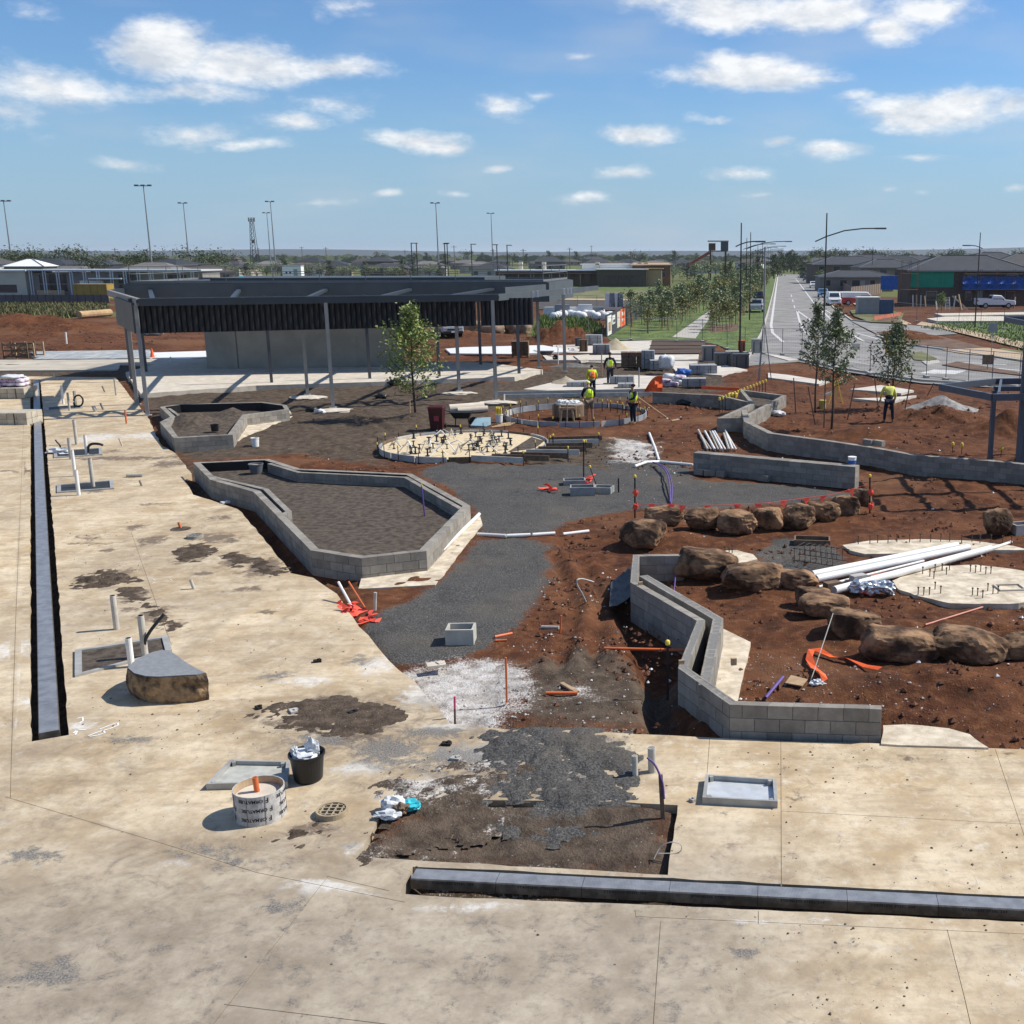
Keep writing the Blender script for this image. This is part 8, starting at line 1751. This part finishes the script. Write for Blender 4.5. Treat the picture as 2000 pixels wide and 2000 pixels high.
# ------------------------------------------------------------------ pallets, bags and other goods
M_PAV = mat('sand_paver', (.46, .41, .32), .9, .15, 4, rnd=.1); M_PAVG = mat('grey_paver', (.30, .31, .32), .9, .12, 4, rnd=.1); M_LILAC = mat('lilac_bag', (.42, .22, .40), .6, .3, 3, c2=(.75, .70, .74)); M_WBAG = mat('woven_bulk_bag', (.72, .72, .70), .8, .08, 2)
def pallet(label, px, py, nx, ny, nz, cs, m, rz=0.0, z=None, name='paver_pallet', cat='pallet'):
    q = GG(px, py) if z is None else G(px, py, z); T = thing(name, label, cat, q, rz, 'pallets of goods')
    W, D = nx * cs[0], ny * cs[1]
    for k in range(5): MB().box((0, -D / 2 + D * (k + .5) / 5, .11), (W, D / 7, .025)).build('slat', M_TIMBER, T, True)
    for x in (-W / 2 + .05, 0, W / 2 - .05): MB().box((x, 0, .05), (.1, D, .095)).build('bearer', M_TIMBERD, T, True)
    for i in range(nx):
        for j in range(ny):
            for k in range(nz): MB().box((-W / 2 + cs[0] * (i + .5) + RND.uniform(-.01, .01), -D / 2 + cs[1] * (j + .5), .125 + cs[2] * (k + .5)), (cs[0] * .96, cs[1] * .96, cs[2] * .95)).build('paver', m, T, True)
    for s in (-.25, .25): MB().box((s * W, -D / 2 - .008, .12 + nz * cs[2] / 2), (.03, .01, nz * cs[2])).build('strap', M_BLKPL, T, True)
    return T
pallet('pallet of sand coloured pavers at the left picture edge, nearer one', 22, 832, 5, 3, 2, (.42, .42, .26), M_PAV, .03); pallet('pallet of sand coloured pavers carrying lilac bags, left of the drain', 30, 780, 4, 3, 2, (.42, .42, .26), M_PAV, .02)
q = GG(33, 778); z0 = q.z + .66
for k in range(6): mb = MB(); mb.blob((q.x - .45 + .45 * (k % 3), q.y - .1, z0 + .1 + .19 * (k // 3)), (.25, .42, .12), 60 + k, 2, .14, 1.5, 3.0); one('cement_bag', 'lilac and white cement bag, %s layer, %s' % (('lower', 'upper')[k // 3], ('left', 'middle', 'right')[k % 3]), 'bag', mb, M_LILAC, 'lilac bags on the pallet', smooth=True)
mb = MB(); mb.blob((q.x, q.y - .1, z0 + .44), (.6, .45, .12), 70, 3, .3, 2); one('plastic_cover', 'clear plastic cover draped on the lilac bags', 'plastic sheet', mb, M_BAG, smooth=True)
def crate(label, px, py, w, d, h, m=M_TIMBERD, rz=.1):
    q = GG(px, py); T = thing('timber_crate', label, 'crate', q, rz)
    for s in (-1, 1):
        for t in (-1, 1): MB().box((s * w / 2, t * d / 2, h / 2), (.09, .09, h)).build('post', m, T, True)
        for k in range(3): MB().box((0, s * (d / 2 + .03), h * (k + .5) / 3), (w, .03, .12)).build('slat', m, T, True)
        MB().bar((s * w / 2 * .9, -d / 2 - .06, .1), (-s * w / 2 * .9, -d / 2 - .06, h - .1), .08, .03, (0, 1, 0)).build('brace', m, T, True)
crate('open timber crate on the far left beside the grey pavers', 40, 700, 1.6, 1.2, 1.2); crate('second open crate of orange timber right of the first', 60, 700, 1.3, 1.2, 1.15, M_TIMBER, .0)
pallet('brown pallet stack behind the green vest worker', 1243, 718, 4, 2, 3, (.5, .5, .3), M_TIMBERD, .05); pallet('grey block stack right of the brown pallet', 1266, 722, 2, 2, 4, (.42, .42, .28), M_PAVG, .0); pallet('low grey block stack wrapped in film', 1282, 724, 2, 2, 2, (.42, .42, .28), M_PAVG, .1)
pallet('grey paver stack by the orange mesh', 1355, 758, 3, 2, 2, (.45, .4, .22), M_PAVG, .0); pallet('grey paver stack near the excavated bay', 1373, 732, 3, 2, 2, (.55, .45, .25), M_PAVG, .1); pallet('green grey stack on the far concrete', 1215, 752, 3, 2, 2, (.45, .4, .2), M_PAVG, .0); pallet('low dark stack right of the kneeling worker', 1130, 758, 3, 2, 1, (.42, .4, .25), M_PAVG, .0); pallet('low grey stack in front of the walking worker', 1222, 760, 2, 2, 1, (.42, .4, .2), M_PAVG, .1)
pallet('crate sized brown stack behind the pavilion posts', 1017, 697, 3, 2, 4, (.4, .4, .25), M_TIMBERD, .05); pallet('grey pallet beside the sand pile', 1175, 693, 3, 2, 3, (.42, .42, .22), M_PAVG, 0); pallet('white capped stack at the corner of the far path', 1160, 675, 3, 2, 3, (.45, .42, .25), M_PAVG, 0)
for k, (px, py, m, w, h, lab) in enumerate(((1411,716,M_COLD,1.0,.85,'dark steel box left of the pair near the fence'),(1447,718,M_COLD,1.0,.85,'dark steel cage right of the pair near the fence'),(1430,714,M_PVCD,.8,.9,'cream tank between the two dark boxes'),(1384,705,M_COLM,.9,1.0,'grey machine at the corner of the excavated bay'),(1130,678,M_COLD,.5,.7,'dark drum on the far path'),(1140,688,M_TIMBERD,.6,.9,'dark narrow crate below the drum'),(1478,690,M_GALV,.8,1.0,'grey site gate box at the road end'),(1448,690,M_ORPIPE,.5,.9,'orange barrier panel at the avenue end'))):
    q = GG(px, py); T = thing('equipment_box', lab, 'box', q); MB().box((0, 0, h / 2), (w, w * .8, h)).build('box_body', m, T, True); MB().box((0, 0, h + .03), (w + .08, w * .8 + .08, .06)).build('lid', m, T, True)
    for s in (-1, 1): MB().box((s * w * .3, -w * .4 - .012, h * .5), (.06, .02, h * .8)).build('rib', M_POLE, T, True)
rg = random.Random(8)
for k in range(13):
    px = 1085 + k * 9 + rg.uniform(-3, 3); py = 622 + rg.uniform(-3, 4); q = GG(px, py); mb = MB(); mb.blob((q.x, q.y, q.z + .42), (.55, .5, .48), 80 + k, 2, .15, 1.4, 3.2); one('bulk_bag', 'white bulk bag in the store by the hoarding, %s from the left' % ORD[k], 'bag', mb, M_WBAG, 'white bulk bags', smooth=True)
for k in range(4): q = G(1188 + k * 8, 612); one('water_barrier', 'tall white plastic barrier standing by the hoarding, %s from the left' % ORD[k], 'barrier', MB().prism([(q.x - .4, q.y - .3), (q.x + .4, q.y - .3), (q.x + .4, q.y + .3), (q.x - .4, q.y + .3)], .8, 2.5, [(q.x - .3, q.y - .25), (q.x + .3, q.y - .25), (q.x + .3, q.y + .25), (q.x - .3, q.y + .25)]), (M_PVC, M_MAST)[k % 2], 'tall white barriers')
for k in range(5): q = G(1078 + k * 22, 618); one('tarp_stack', 'flat white wrapped stack behind the bulk bags, %s from the left' % ORD[k], 'stack', MB().prism([(q.x - 1.0, q.y - .5), (q.x + 1.0, q.y - .5), (q.x + .9, q.y + .6), (q.x - .9, q.y + .6)], 0, 1.1 + .3 * (k % 2), [(q.x - .9, q.y - .4), (q.x + .8, q.y - .4), (q.x + .7, q.y + .4), (q.x - .8, q.y + .4)]), (M_BAG, M_MAST, M_WBAG)[k % 3], 'wrapped stacks')
# sacks, film and mesh behind the low wall
for k in range(7): q = GG(1292 + 7 * k, 752 + 3 * (k % 2)); mb = MB(); mb.blob((q.x, q.y, q.z + .12 + .2 * (k % 3)), (.35, .3, .14), 100 + k, 2, .2, 1.6, 2.8); one('cement_bag', 'purple and white bag in the heap behind the low wall, %s from the left' % ORD[k], 'bag', mb, M_LILAC if k % 2 else M_WBAG, 'bags behind the low wall', smooth=True)
q = GG(1335, 745); mb = MB(); mb.blob((q.x, q.y, q.z + .5), (.4, .35, .25), 120, 3, .4, 1.8); one('tarpaulin', 'small blue sheet lying on the bags behind the low wall', 'tarpaulin', mb, M_BLUE, smooth=True)
q = GG(1302, 730); mb = MB(); mb.blob((q.x, q.y, q.z + .7), (.45, .35, .42), 121, 3, .3, 2.4, 4.0); one('plastic_wrap', 'bulging clear film over a tall stack behind the low wall', 'plastic sheet', mb, M_BAG, smooth=True)
a = GG(1255, 772); mb = MB()
for i in range(9):
    for j in range(6): p = a + Vector((i * .13, .1 * math.sin(i), 0)); mb.v.append((p.x, p.y + .06 * math.sin(j * 2 + i), a.z + (1.0 * math.sin(min(1, i / 6) * 1.57)) * j / 5))
for i in range(8):
    for j in range(5): mb.f.append((i * 6 + j, (i + 1) * 6 + j, (i + 1) * 6 + j + 1, i * 6 + j + 1)); mb.m.append(0)
o = one('barrier_mesh', 'slumped orange barrier mesh at the left end of the low wall', 'barrier mesh', mb, M_CORANGE); o.modifiers.new('t', 'SOLIDIFY').thickness = .012
a, b = GG(1370, 764), GG(1445, 768); o = one('barrier_mesh', 'strip of orange mesh along the back of the stepped planter', 'barrier mesh', MB().bar(a + Vector((0, 0, .2)), b + Vector((0, 0, .2)), .03, .16), M_CORANGE); one('yellow_tub', 'yellow tub on the stepped planter', 'tub', MB().lathe(G(1432, 776, .3), [(.2, 0), (.24, .2), (.2, .21)], 12), M_YCAP)
for k in range(16): b0 = GG(1405 + 6 * k, 806 - k * 2.6); T = thing('marker_peg', 'yellow capped peg lining the stepped planter, %s from the left' % ORD[k], 'peg', b0, 0, 'pegs along the stepped planter'); MB().tube([b0, b0 + Vector((0, 0, .6))], .018, 5).build('peg', M_PICKET, T); MB().lathe(b0 + Vector((0, 0, .56)), [(.04, 0), (.055, .05), (.045, .14), (.015, .16)], 7).build('cap', M_YCAP, T)
for lab, px, py, rx, ry, h, m in (('conical pile of pale sand on the far concrete', 1202, 684, 1.5, 1.2, 1.0, mat('yellow_sand', (.46, .39, .27), .95, .12, 3)), ('small sand heap left of the crouching worker', 1105, 752, 1.3, .8, .55, mat('yellow_sand_b', (.42, .35, .25), .95, .15, 3)), ('grey rubble heap by the trees', 1836, 800, 1.9, 1.1, .75, mat('rubble', (.26, .245, .23), .95, .35, 4, bump=.8)), ('grey concrete rubble heap on the dirt beside the low wall', 1382, 790, 1.1, .7, .35, mat('rubble_b', (.20, .18, .17), .95, .35, 4, bump=.8)), ('dark rubble heap on the pavilion side of the far slab', 1120, 716, 2.0, .8, .3, mat('rubble_c', (.15, .145, .14), .95, .3, 4, bump=.8))):
    q = GG(px, py); mb = MB(); n = 26; vs = []
    for i in range(9):
        t = i / 8
        for j in range(n): a = 2 * math.pi * j / n; e = Vector((math.cos(a) * t * 3 + px, math.sin(a) * t * 3, py)); rr_ = t * (1 + .18 * mnz.noise(e)); vs.append((q.x + rx * rr_ * math.cos(a), q.y + ry * rr_ * math.sin(a), q.z - .05 + h * (1 - t) ** 1.15 + .06 * mnz.noise(e * 2.3)))
    mb.add(vs, [(i * n + j, (i + 1) * n + j, (i + 1) * n + (j + 1) % n, i * n + (j + 1) % n) for i in range(8) for j in range(n)]); one('pile', lab, 'pile', mb, m, smooth=True)
for k, (px, py, w) in enumerate(((925,650,55),(958,652,50),(985,648,40),(1015,650,45),(1000,640,40))): q = G(px, py, -.05); s = ppm(q.y); mb = MB(); mb.blob((q.x, q.y, .35), (w / s / 2, w / s / 2.6, .7), 130 + k, 3, .3, 1.2, 3); one('boulder', 'pale boulder in the heap behind the pavilion posts, %s from the left' % ORD[(0, 1, 3, 4, 2)[k]], 'boulder', mb, mat('tan_rock_%d' % k, (.26, .19, .13), .95, .35, 1.5, bump=.6), 'far boulder heap', smooth=True)
q = GG(1068, 704); T = thing('wheelbarrow', 'small empty wheelbarrow on the far concrete', 'wheelbarrow', q); MB().prism([(-.3, -.25), (.3, -.25), (.3, .25), (-.3, .25)], .4, .65, [(-.55, -.36), (.5, -.36), (.5, .36), (-.55, .36)]).build('tray', M_COLD, T, True); MB().tube([(.6, -.05, .2), (.6, .05, .2)], .2, 12).build('wheel', M_TYRE, T, True); MB().tube([(.6, .2, .2), (-.9, .25, .7)], .02, 5).build('handle', M_GALV, T, True); MB().tube([(.6, -.2, .2), (-.9, -.25, .7)], .02, 5).build('handle', M_GALV, T, True)
T = thing('survey_tripod', 'tall lattice tripod mast standing near the fence opening', 'tripod', GG(1490, 745)); 
for k in range(3): a = k * 2.1; MB().bar((.5 * math.cos(a), .5 * math.sin(a), 0), (0, 0, 3.6), .05).build('leg', M_MAST, T, True)
MB().tube([(0, 0, 3.4), (0, 0, 7.6)], .05, 8).build('mast', M_MAST, T, True)
b0 = GG(1450, 752); rod('long dark prop leaning to the tripod', b0, at(1493, 708, b0.y + 1), .03, M_TIMBERD, 'prop', 'timber')
T = thing('survey_tripod', 'small yellow survey tripod behind the tree pair', 'tripod', GG(1632, 790))
for k in range(3): a = k * 2.1 + .4; MB().bar((.4 * math.cos(a), .4 * math.sin(a), 0), (0, 0, 1.35), .04).build('leg', M_YCAP, T, True)
MB().box((0, 0, 1.45), (.2, .2, .2)).build('instrument', M_CORANGE, T, True)
b0 = GG(298, 700); T = thing('traffic_cone', 'orange traffic cone near the pavilion corner', 'cone', b0); MB().lathe(b0, [(.16, .03), (.03, .72), (.01, .72)], 14).build('cone', M_CORANGE, T); MB().box((b0.x, b0.y, b0.z + .02), (.4, .4, .04)).build('base', M_CORANGE, T)
b0 = GG(131, 682); rod('white marker post standing on the far left dirt', b0, at(128, 649, b0.y), .07, M_PVC, 'marker_post', 'post'); b0 = GG(335, 715); rod('short white pipe post left of the pavilion wall', b0, at(333, 697, b0.y), .05, M_PVC, 'marker_post', 'post')
for k, (x, yb, yt) in enumerate(((1051,708,680),(1090,712,678),(1175,735,690),(1248,760,718),(985,790,770),(800,810,782))): b0 = GG(x, yb); rod('thin upright post on the far concrete, %s listed from the pavilion' % ORD[k], b0, at(x, yt, b0.y), .035, (M_MAST, M_PVC, M_TIMBER)[k % 3], 'marker_post', 'post')
a, b = G(155, 621), G(216, 617); one('log', 'felled pale log lying at the grass edge on the far left', 'log', MB().tube([(a.x, a.y, .35), (b.x, b.y, .4)], .42, 12), mat('pale_log', (.42, .28, .15), .9, .25, 1))
for k, (px, py, r, m) in enumerate(((300,655,.9,M_BAG),(140,612,.6,M_PVC),(745,778,.3,M_BLKPL),(610,805,.3,M_BLKPL),(625,808,.25,M_BAG),(1335,792,.35,M_BLKPL),(1348,788,.35,M_BAG),(770,752,.4,M_BLKPL),(430,718,.5,M_BAG),(735,745,.3,M_BLKPL),(1520,812,.3,M_BAG))):
    q = GG(px, py); mb = MB(); mb.blob((q.x, q.y, q.z + r * .35), (r, r * .6, r * .45), 150 + k, 3, .5, 2.2); one('plastic_heap', '%s plastic heap on the dirt %s' % ('white' if m in (M_BAG, M_PVC) else 'black', ('left of the pavilion', 'at the far grass edge', 'in front of the pavilion middle', 'left of a front pavilion post', 'white one by that post', 'near the grey rubble heap', 'beside the black heap near the low wall', 'at the pavilion floor edge', 'by the pavilion wall corner', 'on the floor edge further left', 'by the stepped planter end')[k]), 'plastic', mb, m, smooth=True)
# house lot slab and props in front of the green house
for lab, pts, z in (('front pale slab of the new house lot', [(1810,622),(1860,617),(2100,619),(2100,626),(1830,627)], .2), ('rear pale slab of the new house lot', [(1825,612),(2100,608),(2100,613),(1840,616)], .35)): o = MB().prism(gpoly(pts, z), -.1, z).build('house_slab', M_CONCL, None); tag(o, lab, 'slab')
for k, (x0, y0, x1, y1) in enumerate(((1862,605,1866,578),(1878,606,1872,575),(1890,605,1860,578),(1980,602,1983,580),(1783,600,1783,576),(1790,600,1790,576),(1798,602,1799,577),(1808,600,1806,578),(1830,606,1828,588))): a = G(x0, y0); one('timber_prop', 'pale timber prop on the new house lot, %s listed from the ladder' % ORD[k], 'timber', MB().bar(a, at(x1, y1, a.y + .5), .16), M_TIMBER if k % 2 else M_CONCL, 'props on the house lot')
a = G(1851, 604); T = thing('ladder', 'white ladder leaning at the unfinished house', 'ladder', a)
for s in (-.3, .3): MB().bar(a + Vector((s, 0, 0)), at(1850, 580, a.y + .6) + Vector((s, 0, 0)), .06).build('stile', M_PVC, T)
for k in range(8): p = a.lerp(at(1850, 580, a.y + .6), (k + .5) / 8); MB().bar(p - Vector((.3, 0, 0)), p + Vector((.3, 0, 0)), .06).build('rung', M_PVC, T)
q = at(1707, 590, 138); q.z = 0; T = thing('site_shed', 'white and blue site shed behind the red van', 'shed', q); MB().box((-.8, 0, 1.0), (2.6, 2.0, 2.0)).build('wall', M_MAST, T, True); MB().box((-.8, 0, 2.06), (2.8, 2.2, .12)).build('roof', M_PVC, T, True); MB().box((1.4, 0, .9), (1.7, 1.9, 1.8)).build('annex', mat('dull_blue', (.05, .09, .15), .6, .1), T, True)
for px, py, lab in ((1735, 622, 'orange barrier mesh round the corner verge'), ): o = one('barrier_mesh', lab, 'barrier mesh', MB().bar(G(px - 28, py + 4) + Vector((0, 0, .25)), G(px + 24, py - 4) + Vector((0, 0, .3)), .04, .4), mat('faded_mesh', (.50, .17, .10), .8, .3, 3))
# long grass
def tufts(label, polys, n, h0, h1, m, seed, w=.05):
    r = np.random.RandomState(seed); mb = MB()
    for reg in polys:
        xs = [p[0] for p in reg]; ys = [p[1] for p in reg]; px = r.uniform(min(xs), max(xs), n * 2); py = r.uniform(min(ys), max(ys), n * 2); ok = sdf(reg, px, py) > 0; px, py = px[ok][:n], py[ok][:n]; pz = gh(px, py)
        for x, y, z in zip(px, py, pz):
            h = r.uniform(h0, h1); a = r.uniform(0, 3.14); c, s_ = math.cos(a) * w, math.sin(a) * w; lx_, ly_ = r.uniform(-.5, .5, 2) * h
            mb.add([(x - c, y - s_, z), (x + c, y + s_, z), (x + lx_, y + ly_, z + h)], [(0, 1, 2)])
    o = mb.build('long_grass', m, None); tag(o, label, 'grass', kind='stuff')
M_GRS = mat('rank_grass', (.075, .085, .03), .95, .35, .4, c2=(.15, .135, .06)); M_GRS2 = mat('green_weeds', (.07, .11, .025), .95, .3, .8, c2=(.13, .17, .05))
tufts('rank yellow green grass strip in front of the cloth fence', [gpoly([(-100,596),(210,596),(214,612),(130,620),(-100,622)])], 9000, .2, .8, M_GRS, 3, .16)
tufts('green weeds round the bulk bag store', [gpoly([(1055,618),(1150,622),(1180,640),(1165,660),(1090,668),(1040,655)])], 3500, .2, .7, M_GRS2, 4, .08)
tufts('thick green grass by the house lot', [gpoly([(1800,640),(1880,622),(2050,630),(2050,700),(1900,655)])], 5000, .1, .4, M_GRS2, 5, .08)
tufts('short uneven grass of the avenue lawn', [gpoly([(1160,664),(1255,606),(1380,606),(1320,660)]), gpoly([(1360,660),(1400,610),(1495,600),(1470,670)])], 6000, .05, .16, M_GRS2, 6, .06)

# ------------------------------------------------------------------ thin blue air between here and the horizon
hb = MB(); hb.box((500, 7400, 48), (28000, 16000, 110)); hz_ = hb.build('haze', None, None); tag(hz_, 'thin blue haze over the distant suburb', 'haze', kind='stuff')
hm = bpy.data.materials.new('haze_air'); hm.use_nodes = True; ht = hm.node_tree; ht.nodes.remove(ht.nodes['Principled BSDF']); pv = ht.nodes.new('ShaderNodeVolumePrincipled')
pv.inputs['Color'].default_value = (.86, .93, 1.0, 1); pv.inputs['Density'].default_value = .00008; pv.inputs['Anisotropy'].default_value = .2
ht.links.new(pv.outputs[0], ht.nodes['Material Output'].inputs['Volume']); hz_.data.materials.clear(); hz_.data.materials.append(hm)
